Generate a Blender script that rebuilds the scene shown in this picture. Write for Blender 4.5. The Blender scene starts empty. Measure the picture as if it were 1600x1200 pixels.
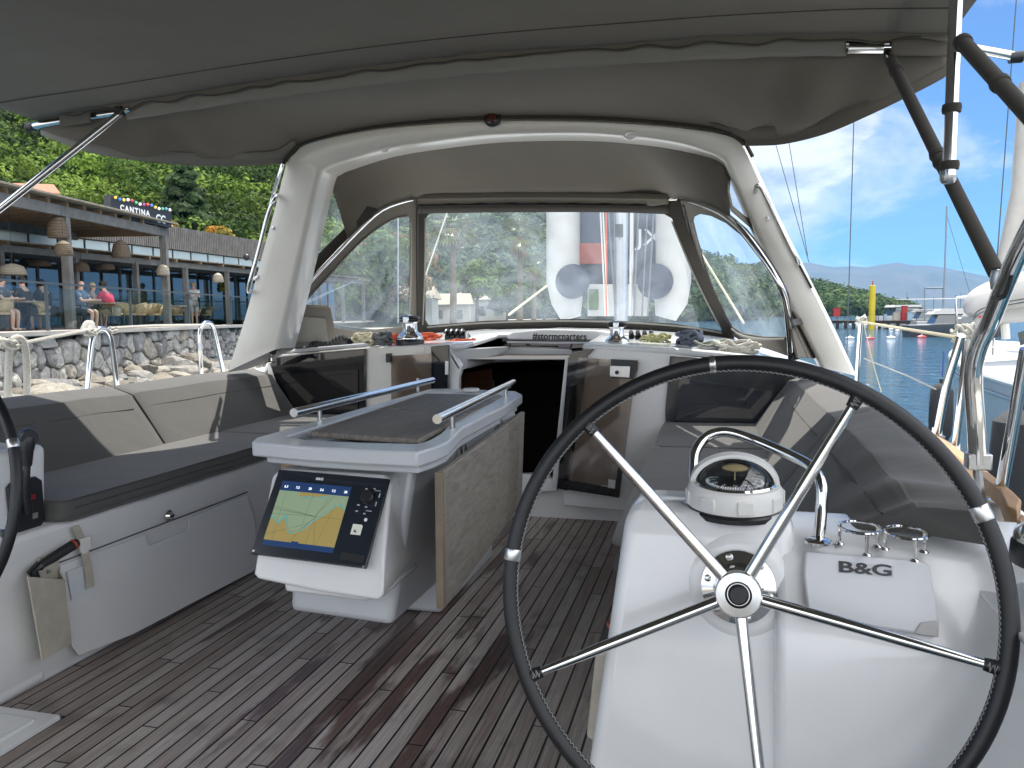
import bpy, bmesh, math, random
import numpy as np
from mathutils import Vector as V, Matrix, noise as mnoise
random.seed(7)
rad = math.radians
SC = bpy.context.scene
COL = SC.collection
# ------------------------------------------------------------ camera
F, YAW, PIT, ROLL = 1200.0, rad(14.75), rad(5.05), rad(0.7)
CAM = V((1.2, 0.0, 1.25))
fw = V((-math.sin(YAW)*math.cos(PIT), math.cos(YAW)*math.cos(PIT), -math.sin(PIT)))
rt = V((math.cos(YAW), math.sin(YAW), 0)); up = rt.cross(fw)
rt, up = rt*math.cos(ROLL)-up*math.sin(ROLL), up*math.cos(ROLL)+rt*math.sin(ROLL)
cd = bpy.data.cameras.new('camera'); cam = bpy.data.objects.new('camera', cd); COL.objects.link(cam)
cd.sensor_width = 36; cd.lens = 27.0; cd.clip_start = 0.05; cd.clip_end = 20000
m = Matrix((rt, up, -fw)).transposed().to_4x4(); m.translation = CAM
cam.matrix_world = m
SC.camera = cam
# ------------------------------------------------------------ world, sun, exposure
SUNV = V((0.0, 0.50, 1.0)).normalized()
w = bpy.data.worlds.new('World'); SC.world = w; w.use_nodes = True
nt = w.node_tree; N = nt.nodes; L = nt.links
bg = N['Background']
sky = N.new('ShaderNodeTexSky'); sky.sky_type = 'NISHITA'; sky.sun_disc = False
sky.sun_elevation = math.asin(SUNV.z); sky.sun_rotation = math.atan2(SUNV.x, SUNV.y)
sky.air_density = 1.0; sky.dust_density = 0.6; sky.ozone_density = 1.6; sky.altitude = 0
tc = N.new('ShaderNodeTexCoord')
sp = N.new('ShaderNodeSeparateXYZ'); L.new(tc.outputs['Generated'], sp.inputs[0])
def wmath(op, a, b=None, clamp=False):
    n = N.new('ShaderNodeMath'); n.operation = op; n.use_clamp = clamp
    for i, v in enumerate((a, b)):
        if v is None: continue
        if isinstance(v, (int, float)): n.inputs[i].default_value = v
        else: L.new(v, n.inputs[i])
    return n.outputs[0]
# clouds on a flat layer overhead (direction / height), real sky texture only
zz = wmath('MAXIMUM', sp.outputs[2], 0.0)
den = wmath('ADD', zz, 0.10)
cx = wmath('DIVIDE', sp.outputs[0], den); cy = wmath('DIVIDE', sp.outputs[1], den)
cb = N.new('ShaderNodeCombineXYZ'); L.new(cx, cb.inputs[0]); L.new(cy, cb.inputs[1])
def wnoise(vec, scale, detail, rough, dist=0.0):
    n = N.new('ShaderNodeTexNoise'); n.inputs['Scale'].default_value = scale; n.inputs['Detail'].default_value = detail
    n.inputs['Roughness'].default_value = rough; n.inputs['Distortion'].default_value = dist
    L.new(vec, n.inputs['Vector']); return n.outputs[0]
def wramp(v, a, b):
    n = N.new('ShaderNodeMapRange'); n.interpolation_type = 'SMOOTHSTEP'
    n.inputs[1].default_value = a; n.inputs[2].default_value = b; L.new(v, n.inputs[0]); return n.outputs[0]
mp = N.new('ShaderNodeMapping'); mp.inputs['Location'].default_value = (3.1, 1.7, 0); mp.inputs['Rotation'].default_value = (0, 0, 0.5)
mp.inputs['Scale'].default_value = (1.0, 0.55, 1.0); L.new(cb.outputs[0], mp.inputs[0])
thin = wramp(wnoise(mp.outputs[0], 0.75, 9, 0.62, 0.5), 0.47, 0.62)
mp2 = N.new('ShaderNodeMapping'); mp2.inputs['Scale'].default_value = (1, 1, 2.4); L.new(tc.outputs['Generated'], mp2.inputs[0])
puff_n = wnoise(mp2.outputs[0], 5.5, 10, 0.6)
# one cumulus bank low to the starboard bow, plus scattered ones
def lobe(d, r0, r1):
    dd = V(d).normalized()
    vn = N.new('ShaderNodeVectorMath'); vn.operation = 'DOT_PRODUCT'; vn.inputs[1].default_value = dd
    nrm = N.new('ShaderNodeVectorMath'); nrm.operation = 'NORMALIZE'; L.new(tc.outputs['Generated'], nrm.inputs[0]); L.new(nrm.outputs[0], vn.inputs[0])
    return wramp(vn.outputs['Value'], math.cos(r0), math.cos(r1))
d1 = fw + rt*(1245-800)/F + up*(600-222)/F
l1 = lobe(d1, 0.115, 0.02)
d2 = fw + rt*(1205-800)/F + up*(600-262)/F
l2 = lobe(d2, 0.12, 0.03)
lob = wmath('MAXIMUM', l1, l2)
puff = wramp(wmath('ADD', wmath('MULTIPLY', lob, 0.42), puff_n), 0.66, 0.76)
puff2 = wramp(puff_n, 0.60, 0.70)
puff = wmath('MAXIMUM', puff, wmath('MULTIPLY', puff2, 0.8))
shade = wramp(wnoise(mp2.outputs[0], 9.0, 5, 0.6), 0.35, 0.62)
def wmix(f, a, b):
    n = N.new('ShaderNodeMix'); n.data_type = 'RGBA'; L.new(f, n.inputs[0])
    for i, v in ((6, a), (7, b)):
        if isinstance(v, tuple): n.inputs[i].default_value = v
        else: L.new(v, n.inputs[i])
    return n.outputs[2]
cloudc = wmix(shade, (4.6, 5.0, 5.6, 1), (8.6, 8.6, 8.6, 1))
skyb = N.new('ShaderNodeVectorMath'); skyb.operation = 'MULTIPLY'; skyb.inputs[1].default_value = (0.46, 0.63, 0.90)
L.new(sky.outputs[0], skyb.inputs[0])
c1 = wmix(wmath('MULTIPLY', thin, 0.88), skyb.outputs[0], (6.4, 6.8, 7.3, 1))
c2 = wmix(puff, c1, cloudc)
# bright fill added to the unseen sky astern, lighting the shaded cockpit
sky_fill = wramp(wmath('ADD', wmath('ADD', wmath('MULTIPLY', sp.outputs[1], -1.0), wmath('MULTIPLY', sp.outputs[0], 0.55)), wmath('MULTIPLY', puff_n, 0.3)), -0.25, 0.30)
sky_fill = wmath('MULTIPLY', sky_fill, wramp(sp.outputs[2], -0.02, 0.10))
c3 = wmix(sky_fill, c2, (20.5, 20.6, 21.0, 1))
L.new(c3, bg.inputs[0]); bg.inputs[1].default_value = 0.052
sd = bpy.data.lights.new('sun', 'SUN'); sun = bpy.data.objects.new('sun', sd); COL.objects.link(sun)
sd.energy = 3.4; sd.angle = rad(0.53); sd.color = (1.0, 0.955, 0.88)
sun.rotation_euler = (-SUNV).to_track_quat('-Z', 'Y').to_euler()
SC.view_settings.view_transform = 'Standard'; SC.view_settings.look = 'None'; SC.view_settings.gamma = 1
SC.view_settings.use_curve_mapping = False
SC.view_settings.exposure = 1.43
SC.render.engine = 'CYCLES'
SC.cycles.max_bounces = 12; SC.cycles.diffuse_bounces = 6; SC.cycles.transparent_max_bounces = 24
SC.cycles.caustics_reflective = False; SC.cycles.caustics_refractive = False

# ------------------------------------------------------------ survey helpers (photo point on a known real plane)
def ray(px, py): return fw + rt*((px-800)/F) - up*((py-600)/F)
def PZ(px, py, z): d = ray(px, py); return CAM + d*((z-CAM.z)/d.z)
def PX(px, py, x): d = ray(px, py); return CAM + d*((x-CAM.x)/d.x)
def PY(px, py, y): d = ray(px, py); return CAM + d*((y-CAM.y)/d.y)
def PP(px, py, o, n): d = ray(px, py); return CAM + d*((o-CAM).dot(n)/d.dot(n))
def PD(px, py, D): return CAM + ray(px, py)*D
R2 = V((math.cos(YAW), math.sin(YAW), 0)); F2 = V((-math.sin(YAW), math.cos(YAW), 0))
def Q(r, f, z): return V((CAM.x, CAM.y, 0)) + R2*r + F2*f + V((0, 0, z))   # shore coordinates: right, ahead, height

# ------------------------------------------------------------ materials
MATS = {}
def mat(name, col, rough=0.5, metal=0.0, spec=0.5, noise=None, bump=None, coat=0.0, emis=None, trans=0.0, var=None):
    """noise=(scale, amount) tone variation, bump=(scale, strength), var=second colour"""
    if name in MATS: return MATS[name]
    mt = bpy.data.materials.new(name); mt.use_nodes = True; t = mt.node_tree; b = t.nodes['Principled BSDF']
    b.inputs['Base Color'].default_value = (*col, 1); b.inputs['Roughness'].default_value = rough
    b.inputs['Metallic'].default_value = metal; b.inputs['Specular IOR Level'].default_value = spec
    b.inputs['Coat Weight'].default_value = coat; b.inputs['Transmission Weight'].default_value = trans
    co = t.nodes.new('ShaderNodeTexCoord').outputs['Object']
    if noise:
        n = t.nodes.new('ShaderNodeTexNoise'); n.inputs['Scale'].default_value = noise[0]; n.inputs['Detail'].default_value = 8
        n.inputs['Roughness'].default_value = 0.65
        t.links.new(co, n.inputs['Vector'])
        r = t.nodes.new('ShaderNodeMapRange'); r.inputs[1].default_value = 0.3; r.inputs[2].default_value = 0.7
        t.links.new(n.outputs[0], r.inputs[0])
        mx = t.nodes.new('ShaderNodeMix'); mx.data_type = 'RGBA'; t.links.new(r.outputs[0], mx.inputs[0])
        c2_ = var if var else tuple(c*(1-noise[1]) for c in col)
        mx.inputs[6].default_value = (*c2_, 1); mx.inputs[7].default_value = (*col, 1)
        t.links.new(mx.outputs[2], b.inputs['Base Color'])
    if bump:
        n = t.nodes.new('ShaderNodeTexNoise'); n.inputs['Scale'].default_value = bump[0]; n.inputs['Detail'].default_value = 5
        t.links.new(co, n.inputs['Vector'])
        bp = t.nodes.new('ShaderNodeBump'); bp.inputs['Strength'].default_value = bump[1]; bp.inputs['Distance'].default_value = bump[2] if len(bump) > 2 else 0.01
        t.links.new(n.outputs[0], bp.inputs['Height']); t.links.new(bp.outputs[0], b.inputs['Normal'])
    if emis:
        b.inputs['Emission Color'].default_value = (*emis[0], 1); b.inputs['Emission Strength'].default_value = emis[1]
    MATS[name] = mt; return mt
gel = mat('gelcoat', (0.755, 0.76, 0.76), 0.2, noise=(2.5, 0.09), bump=(5, 0.10, 0.006), coat=0.5)
gelw = mat('gelcoat_cream', (0.76, 0.74, 0.68), 0.28, noise=(3.0, 0.10), coat=0.25)
gelg = mat('gelcoat_grey', (0.52, 0.54, 0.565), 0.3, noise=(3.0, 0.10), coat=0.2)
steel = mat('polished_steel', (0.72, 0.72, 0.71), 0.09, 1.0, noise=(18, 0.12))
steelb = mat('brushed_steel', (0.6, 0.6, 0.59), 0.28, 1.0, noise=(30, 0.2))
blackp = mat('black_plastic', (0.012, 0.013, 0.015), 0.35)
blackg = mat('black_acrylic', (0.006, 0.007, 0.009), 0.05, coat=0.5)
rubber = mat('rubber', (0.02, 0.021, 0.023), 0.6, noise=(25, 0.3))
white_plastic = mat('white_plastic', (0.76, 0.75, 0.72), 0.4, noise=(12, 0.1))
creamp = mat('cream_vinyl', (0.56, 0.52, 0.43), 0.5, noise=(7, 0.35), bump=(30, 0.15))
whitet = mat('white_paint', (0.8, 0.8, 0.8), 0.5)
blackt = mat('black_print', (0.015, 0.015, 0.018), 0.5)
redt = mat('red_print', (0.38, 0.02, 0.02), 0.5)

def fabric(name, col, weave=450, transl=0.0, rough=0.95, stain=0.12):
    mt = mat(name, col, rough, spec=0.15, noise=(3.0, stain)); crs = 0.5 if 'cushion' in name else 0.35
    t = mt.node_tree; b = t.nodes['Principled BSDF']
    co = t.nodes.new('ShaderNodeTexCoord').outputs['Object']
    n1 = t.nodes.new('ShaderNodeTexNoise'); n1.inputs['Scale'].default_value = weave; n1.inputs['Detail'].default_value = 2; t.links.new(co, n1.inputs['Vector'])
    n2 = t.nodes.new('ShaderNodeTexNoise'); n2.inputs['Scale'].default_value = 3.2; n2.inputs['Detail'].default_value = 3; n2.inputs['Distortion'].default_value = 0.25; t.links.new(co, n2.inputs['Vector'])
    b1 = t.nodes.new('ShaderNodeBump'); b1.inputs['Strength'].default_value = 0.25; b1.inputs['Distance'].default_value = 0.002; t.links.new(n1.outputs[0], b1.inputs['Height'])
    b2 = t.nodes.new('ShaderNodeBump'); b2.inputs['Strength'].default_value = crs; b2.inputs['Distance'].default_value = 0.02; t.links.new(n2.outputs[0], b2.inputs['Height'])
    t.links.new(b1.outputs[0], b2.inputs['Normal']); t.links.new(b2.outputs[0], b.inputs['Normal'])
    b.inputs['Sheen Weight'].default_value = 0.15
    if transl > 0:
        tr = t.nodes.new('ShaderNodeBsdfTranslucent'); tr.inputs[0].default_value = (*[min(1, c*1.6) for c in col], 1)
        mx = t.nodes.new('ShaderNodeMixShader'); mx.inputs[0].default_value = transl
        out = t.nodes['Material Output']; t.links.new(b.outputs[0], mx.inputs[1]); t.links.new(tr.outputs[0], mx.inputs[2]); t.links.new(mx.outputs[0], out.inputs[0])
    return mt
canvas = fabric('canvas_taupe', (0.175, 0.158, 0.132), transl=0.12)
canvasl = fabric('canvas_hem', (0.27, 0.26, 0.235), transl=0.12)
canvasd = fabric('canvas_dark', (0.055, 0.05, 0.043))
cush = fabric('cushion_fabric', (0.108, 0.105, 0.099), stain=0.10)
cushd = fabric('cushion_dark', (0.060, 0.060, 0.062), stain=0.15)

def teak(name, planks=True, pitch=0.056, axis='Y', light=(0.52, 0.49, 0.455), dark=(0.24, 0.19, 0.165), wet=True):
    mt = bpy.data.materials.new(name); mt.use_nodes = True; t = mt.node_tree; b = t.nodes['Principled BSDF']; Ln = t.links
    def nd(k): return t.nodes.new(k)
    def mth(op, a, c=None, clamp=False):
        n = nd('ShaderNodeMath'); n.operation = op; n.use_clamp = clamp
        for i, v in enumerate((a, c)):
            if v is None: continue
            if isinstance(v, (int, float)): n.inputs[i].default_value = v
            else: Ln.new(v, n.inputs[i])
        return n.outputs[0]
    s = nd('ShaderNodeSeparateXYZ'); co = nd('ShaderNodeTexCoord').outputs['Object']; Ln.new(co, s.inputs[0])
    u, vv = (s.outputs[0], s.outputs[1]) if axis == 'Y' else (s.outputs[1], s.outputs[0])
    pi = mth('DIVIDE', u, pitch); idx = mth('FLOOR', pi); fr = mth('FRACT', pi)
    wn = nd('ShaderNodeTexWhiteNoise'); wn.noise_dimensions = '1D'; Ln.new(idx, wn.inputs['W'])
    off = mth('MULTIPLY', wn.outputs['Value'], 7.3)
    yy = mth('DIVIDE', mth('ADD', vv, off), 1.15); jf = mth('FRACT', yy); seg = mth('FLOOR', yy)
    wn2 = nd('ShaderNodeTexWhiteNoise'); wn2.noise_dimensions = '2D'
    cbn = nd('ShaderNodeCombineXYZ'); Ln.new(idx, cbn.inputs[0]); Ln.new(seg, cbn.inputs[1]); Ln.new(cbn.outputs[0], wn2.inputs['Vector'])
    # grain
    gm = nd('ShaderNodeMapping'); gm.inputs['Scale'].default_value = (130, 3.5, 60) if axis == 'Y' else (3.5, 130, 60)
    ad = nd('ShaderNodeVectorMath'); ad.operation = 'ADD'; Ln.new(co, ad.inputs[0])
    cb3 = nd('ShaderNodeCombineXYZ'); Ln.new(mth('MULTIPLY', wn2.outputs['Value'], 9), cb3.inputs[1]); Ln.new(cb3.outputs[0], ad.inputs[1])
    Ln.new(ad.outputs[0], gm.inputs[0])
    g = nd('ShaderNodeTexNoise'); g.inputs['Scale'].default_value = 1.0; g.inputs['Detail'].default_value = 6; g.inputs['Roughness'].default_value = 0.7; Ln.new(gm.outputs[0], g.inputs['Vector'])
    mx = nd('ShaderNodeMix'); mx.data_type = 'RGBA'
    fac = mth('ADD', mth('MULTIPLY', mth('SUBTRACT', g.outputs[0], 0.32), 1.9), mth('MULTIPLY', mth('SUBTRACT', wn2.outputs['Value'], 0.5), 0.55), True)
    Ln.new(fac, mx.inputs[0]); mx.inputs[6].default_value = (*dark, 1); mx.inputs[7].default_value = (*light, 1)
    colr = mx.outputs[2]; rough = mth('ADD', 0.62, 0.0)
    # damp reddish patches that follow the planks (board by board)
    if wet:
        wm = nd('ShaderNodeMapping'); wm.inputs['Scale'].default_value = (2.2, 0.62, 1) if axis == 'Y' else (0.62, 2.2, 1)
        wa = nd('ShaderNodeVectorMath'); wa.operation = 'ADD'; Ln.new(co, wa.inputs[0])
        cb4 = nd('ShaderNodeCombineXYZ'); Ln.new(mth('MULTIPLY', mth('SUBTRACT', wn.outputs['Value'], 0.5), 1.1), cb4.inputs[1]); Ln.new(cb4.outputs[0], wa.inputs[1])
        Ln.new(wa.outputs[0], wm.inputs[0])
        wnn = nd('ShaderNodeTexNoise'); wnn.inputs['Scale'].default_value = 1.5; wnn.inputs['Detail'].default_value = 5; wnn.inputs['Roughness'].default_value = 0.55; Ln.new(wm.outputs[0], wnn.inputs['Vector'])
        # damp mostly in one diagonal swath of the cockpit
        swn = nd('ShaderNodeMath'); swn.operation = 'ABSOLUTE'; Ln.new(mth('SUBTRACT', s.outputs[0], WETX), swn.inputs[0])
        sw = mth('MULTIPLY', swn.outputs[0], -0.22)
        mr = nd('ShaderNodeMapRange'); mr.interpolation_type = 'SMOOTHSTEP'; mr.inputs[1].default_value = 0.47; mr.inputs[2].default_value = 0.54
        Ln.new(mth('ADD', mth('ADD', wnn.outputs[0], sw), mth('MULTIPLY', mth('SUBTRACT', wn2.outputs['Value'], 0.5), 0.10)), mr.inputs[0])
        mw = nd('ShaderNodeMix'); mw.data_type = 'RGBA'; Ln.new(mth('MULTIPLY', mr.outputs[0], 0.85), mw.inputs[0]); Ln.new(colr, mw.inputs[6])
        wc = nd('ShaderNodeMix'); wc.data_type = 'RGBA'; Ln.new(fac, wc.inputs[0]); wc.inputs[6].default_value = (0.022, 0.011, 0.010, 1); wc.inputs[7].default_value = (0.12, 0.048, 0.036, 1)
        Ln.new(wc.outputs[2], mw.inputs[7]); colr = mw.outputs[2]
        rough = mth('SUBTRACT', 0.62, mth('MULTIPLY', mr.outputs[0], 0.26))
        # greenish weather blotches
        bn = nd('ShaderNodeTexNoise'); bn.inputs['Scale'].default_value = 6; bn.inputs['Detail'].default_value = 6; Ln.new(co, bn.inputs['Vector'])
        br = nd('ShaderNodeMapRange'); br.inputs[1].default_value = 0.55; br.inputs[2].default_value = 0.75; br.inputs[4].default_value = 0.5; Ln.new(bn.outputs[0], br.inputs[0])
        mb = nd('ShaderNodeMix'); mb.data_type = 'RGBA'; Ln.new(br.outputs[0], mb.inputs[0]); Ln.new(colr, mb.inputs[6]); mb.inputs[7].default_value = (0.06, 0.056, 0.05, 1); colr = mb.outputs[2]
    hgt = g.outputs[0]
    if planks:
        e1 = mth('LESS_THAN', fr, 0.125); e2 = mth('LESS_THAN', jf, 0.0045)
        ca = mth('MAXIMUM', e1, e2)
        mc = nd('ShaderNodeMix'); mc.data_type = 'RGBA'; Ln.new(ca, mc.inputs[0]); Ln.new(colr, mc.inputs[6]); mc.inputs[7].default_value = (0.006, 0.007, 0.009, 1); colr = mc.outputs[2]
        hgt = mth('SUBTRACT', mth('MULTIPLY', hgt, 0.35), mth('MULTIPLY', ca, 1.0))
    bp = nd('ShaderNodeBump'); bp.inputs['Strength'].default_value = 0.35; bp.inputs['Distance'].default_value = 0.003; Ln.new(hgt, bp.inputs['Height'])
    Ln.new(bp.outputs[0], b.inputs['Normal']); Ln.new(colr, b.inputs['Base Color']); Ln.new(rough, b.inputs['Roughness'])
    MATS[name] = mt; return mt
WETX = -0.05
teak_deck = teak('teak_deck')
teak_table = teak('weathered_teak', planks=False, pitch=0.3, light=(0.29, 0.27, 0.235), dark=(0.11, 0.092, 0.07), wet=False)
teak_rail = teak('golden_teak', planks=False, pitch=0.3, light=(0.46, 0.30, 0.16), dark=(0.30, 0.18, 0.09), wet=False)
timber = mat('grey_timber', (0.20, 0.19, 0.175), 0.8, noise=(3, 0.45), bump=(30, 0.3))
timberw = mat('warm_timber', (0.30, 0.21, 0.13), 0.75, noise=(4, 0.4))
rattan = mat('rattan', (0.50, 0.36, 0.20), 0.7, noise=(20, 0.4))

def vinyl_mat():
    mt = bpy.data.materials.new('clear_vinyl'); mt.use_nodes = True; t = mt.node_tree; Ln = t.links
    t.nodes.remove(t.nodes['Principled BSDF']); out = t.nodes['Material Output']
    tr = t.nodes.new('ShaderNodeBsdfTransparent'); tr.inputs[0].default_value = (0.93, 0.95, 0.95, 1)
    gl = t.nodes.new('ShaderNodeBsdfGlossy'); gl.inputs['Roughness'].default_value = 0.07; gl.inputs[0].default_value = (0.9, 0.93, 0.95, 1)
    df = t.nodes.new('ShaderNodeBsdfTranslucent'); df.inputs[0].default_value = (0.60, 0.70, 0.80, 1)
    co = t.nodes.new('ShaderNodeTexCoord').outputs['Object']
    n = t.nodes.new('ShaderNodeTexNoise'); n.inputs['Scale'].default_value = 2.3; n.inputs['Detail'].default_value = 5; n.inputs['Distortion'].default_value = 1.8; Ln.new(co, n.inputs['Vector'])
    n2 = t.nodes.new('ShaderNodeTexNoise'); n2.inputs['Scale'].default_value = 3.0; n2.inputs['Detail'].default_value = 2; n2.inputs['Distortion'].default_value = 1.0; Ln.new(co, n2.inputs['Vector'])
    bp = t.nodes.new('ShaderNodeBump'); bp.inputs['Strength'].default_value = 0.25; bp.inputs['Distance'].default_value = 0.02; Ln.new(n2.outputs[0], bp.inputs['Height'])
    Ln.new(bp.outputs[0], gl.inputs['Normal'])
    fr = t.nodes.new('ShaderNodeFresnel'); fr.inputs[0].default_value = 1.2
    r = t.nodes.new('ShaderNodeMapRange'); r.inputs[1].default_value = 0.35; r.inputs[2].default_value = 0.78; r.inputs[3].default_value = 0.045; r.inputs[4].default_value = 0.18; Ln.new(n.outputs[0], r.inputs[0])
    m1 = t.nodes.new('ShaderNodeMixShader'); Ln.new(r.outputs[0], m1.inputs[0]); Ln.new(tr.outputs[0], m1.inputs[1]); Ln.new(df.outputs[0], m1.inputs[2])
    m2 = t.nodes.new('ShaderNodeMixShader')
    mm = t.nodes.new('ShaderNodeMath'); mm.operation = 'MULTIPLY_ADD'; mm.inputs[1].default_value = 0.8; mm.inputs[2].default_value = 0.01; mn_ = t.nodes.new('ShaderNodeMath'); mn_.operation = 'MINIMUM'; mn_.inputs[1].default_value = .09; Ln.new(fr.outputs[0], mn_.inputs[0]); Ln.new(mn_.outputs[0], mm.inputs[0])
    Ln.new(mm.outputs[0], m2.inputs[0]); Ln.new(m1.outputs[0], m2.inputs[1]); Ln.new(gl.outputs[0], m2.inputs[2]); Ln.new(m2.outputs[0], out.inputs[0])
    MATS['clear_vinyl'] = mt; return mt
vinyl = vinyl_mat()
def thin_glass(name, tint=(0.85, 0.9, 0.9), refl=0.12, rough=0.02):
    mt = bpy.data.materials.new(name); mt.use_nodes = True; t = mt.node_tree; Ln = t.links
    t.nodes.remove(t.nodes['Principled BSDF']); out = t.nodes['Material Output']
    tr = t.nodes.new('ShaderNodeBsdfTransparent'); tr.inputs[0].default_value = (*tint, 1)
    gl = t.nodes.new('ShaderNodeBsdfGlossy'); gl.inputs['Roughness'].default_value = rough
    m2 = t.nodes.new('ShaderNodeMixShader'); m2.inputs[0].default_value = refl
    Ln.new(tr.outputs[0], m2.inputs[1]); Ln.new(gl.outputs[0], m2.inputs[2]); Ln.new(m2.outputs[0], out.inputs[0])
    MATS[name] = mt; return mt
glass_rail = thin_glass('rail_glass', (0.84, 0.90, 0.92), 0.07)
smoked = thin_glass('smoked_acrylic', (0.66, 0.61, 0.57), 0.10, 0.05)

# ------------------------------------------------------------ mesh builder
class MB:
    def __init__(s): s.v = []; s.f = []
    def add(s, vs, fs):
        o = len(s.v); s.v += [V(p) for p in vs]; s.f += [tuple(i+o for i in f) for f in fs]; return s
    def box(s, a, b, M=None):
        a, b = V(a), V(b); vs = [V((x, y, z)) for x in (a.x, b.x) for y in (a.y, b.y) for z in (a.z, b.z)]
        if M: vs = [M @ p for p in vs]
        return s.add(vs, [(0, 1, 3, 2), (4, 6, 7, 5), (0, 4, 5, 1), (2, 3, 7, 6), (0, 2, 6, 4), (1, 5, 7, 3)])
    def hexa(s, q0, q1):   # two quads
        return s.add(list(q0)+list(q1), [(3, 2, 1, 0), (4, 5, 6, 7)]+[(i, (i+1) % 4, 4+(i+1) % 4, 4+i) for i in range(4)])
    def prism(s, pts, off):
        n = len(pts); off = V(off); pts = [V(p) for p in pts]
        return s.add(pts+[p+off for p in pts], [tuple(range(n))[::-1], tuple(range(n, 2*n))]+[(i, (i+1) % n, n+(i+1) % n, n+i) for i in range(n)])
    def ringprism(s, outer, inner, off):
        n = len(outer); off = V(off); o = [V(p) for p in outer]; i_ = [V(p) for p in inner]
        vs = o+i_+[p+off for p in o]+[p+off for p in i_]; fs = []
        for k in range(n):
            j = (k+1) % n
            fs += [(k, n+k, n+j, j), (2*n+k, 2*n+j, 3*n+j, 3*n+k), (k, j, 2*n+j, 2*n+k), (n+k, 3*n+k, 3*n+j, n+j)]
        return s.add(vs, fs)
    def tube(s, pts, r, n=10, smooth=0, closed=False, caps=True):
        pts = [V(p) for p in pts]
        if smooth: pts = catmull(pts, smooth, closed)
        m_ = len(pts); rs = r if isinstance(r, (list, tuple)) else None
        vs = []; fs = []; nrm = None
        for i, p in enumerate(pts):
            if closed: t = (pts[(i+1) % m_]-pts[i-1])
            else: t = pts[min(i+1, m_-1)]-pts[max(i-1, 0)]
            if t.length < 1e-9: t = V((0, 0, 1))
            t.normalize()
            if nrm is None:
                nrm = t.cross(V((0, 0, 1)) if abs(t.z) < 0.9 else V((1, 0, 0))).normalized()
            else:
                nrm = (nrm - t*nrm.dot(t)).normalized()
            bn = t.cross(nrm)
            rr = (rs[min(len(rs)-1, int(round(i*(len(rs)-1)/max(1, m_-1))))] if rs else r)
            if rs:
                q = i*(len(rs)-1)/max(1, m_-1); a = int(q); b_ = min(a+1, len(rs)-1); rr = rs[a]*(1-(q-a))+rs[b_]*(q-a)
            for k in range(n):
                an = 2*math.pi*k/n; vs.append(p+nrm*(math.cos(an)*rr)+bn*(math.sin(an)*rr))
        for i in range(m_ if closed else m_-1):
            j = (i+1) % m_
            for k in range(n):
                l = (k+1) % n; fs.append((i*n+k, i*n+l, j*n+l, j*n+k))
        if caps and not closed:
            fs += [tuple(range(n))[::-1], tuple((m_-1)*n+k for k in range(n))]
        return s.add(vs, fs)
    def lathe(s, prof, o=(0, 0, 0), ax=(0, 0, 1), n=24, sx=1.0):
        ax = V(ax).normalized(); o = V(o); u = ax.cross(V((0, 1, 0)) if abs(ax.y) < 0.9 else V((1, 0, 0))).normalized(); w_ = ax.cross(u)
        vs = []; fs = []
        for r, h in prof:
            for k in range(n):
                a = 2*math.pi*k/n; vs.append(o+ax*h+u*(r*math.cos(a)*sx)+w_*(r*math.sin(a)))
        for i in range(len(prof)-1):
            for k in range(n):
                l = (k+1) % n; fs.append((i*n+k, i*n+l, (i+1)*n+l, (i+1)*n+k))
        fs += [tuple(range(n))[::-1], tuple((len(prof)-1)*n+k for k in range(n))]
        return s.add(vs, fs)
    def grid(s, rows, closed=False):
        r = len(rows); c = len(rows[0]); vs = [p for row in rows for p in row]; fs = []
        for i in range(r-1):
            for j in range(c-1): fs.append((i*c+j, i*c+j+1, (i+1)*c+j+1, (i+1)*c+j))
        return s.add(vs, fs)
    def ball(s, c, r, n=10, sc=(1, 1, 1), jit=0, seed=0):
        vs = []; fs = []; c = V(c)
        for i in range(n+1):
            th = math.pi*i/n
            for k in range(2*n):
                ph = math.pi*k/n
                d = V((math.sin(th)*math.cos(ph)*sc[0], math.sin(th)*math.sin(ph)*sc[1], math.cos(th)*sc[2]))
                q = 1+(mnoise.noise(d*1.7+V((seed, seed*2, 0)))*jit if jit else 0)
                vs.append(c+d*r*q)
        for i in range(n):
            for k in range(2*n):
                l = (k+1) % (2*n); fs.append((i*2*n+k, (i+1)*2*n+k, (i+1)*2*n+l, i*2*n+l))
        return s.add(vs, fs)
    def build(s, name, mt, parent=None, label=None, bevel=0, smooth=True, thick=0, seg=2, ang=35, sub=0):
        me = bpy.data.meshes.new(name); o = bpy.data.objects.new(name, me); COL.objects.link(o)
        org = V(parent['_o']) if parent is not None and '_o' in parent else (sum(s.v, V((0, 0, 0)))/len(s.v) if parent is None else V((0, 0, 0)))
        if parent is None:
            org = V(((min(p.x for p in s.v)+max(p.x for p in s.v))/2, (min(p.y for p in s.v)+max(p.y for p in s.v))/2, min(p.z for p in s.v)))
        me.from_pydata([tuple(p-org) for p in s.v], [], s.f)
        bm = bmesh.new(); bm.from_mesh(me); bmesh.ops.remove_doubles(bm, verts=bm.verts, dist=1e-6)
        bmesh.ops.recalc_face_normals(bm, faces=bm.faces); bm.to_mesh(me); bm.free()
        if smooth:
            me.polygons.foreach_set('use_smooth', [True]*len(me.polygons)); me.set_sharp_from_angle(angle=rad(ang))
        me.materials.append(mt)
        if parent is not None:
            o.parent = parent; o['_o'] = tuple(org)
        else: o.location = org; o['_o'] = tuple(org)
        if thick:
            md = o.modifiers.new('thickness', 'SOLIDIFY'); md.thickness = thick; md.offset = 0
        if bevel:
            md = o.modifiers.new('bevel', 'BEVEL'); md.width = bevel; md.segments = seg; md.limit_method = 'ANGLE'; md.angle_limit = rad(40); md.harden_normals = False
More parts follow.
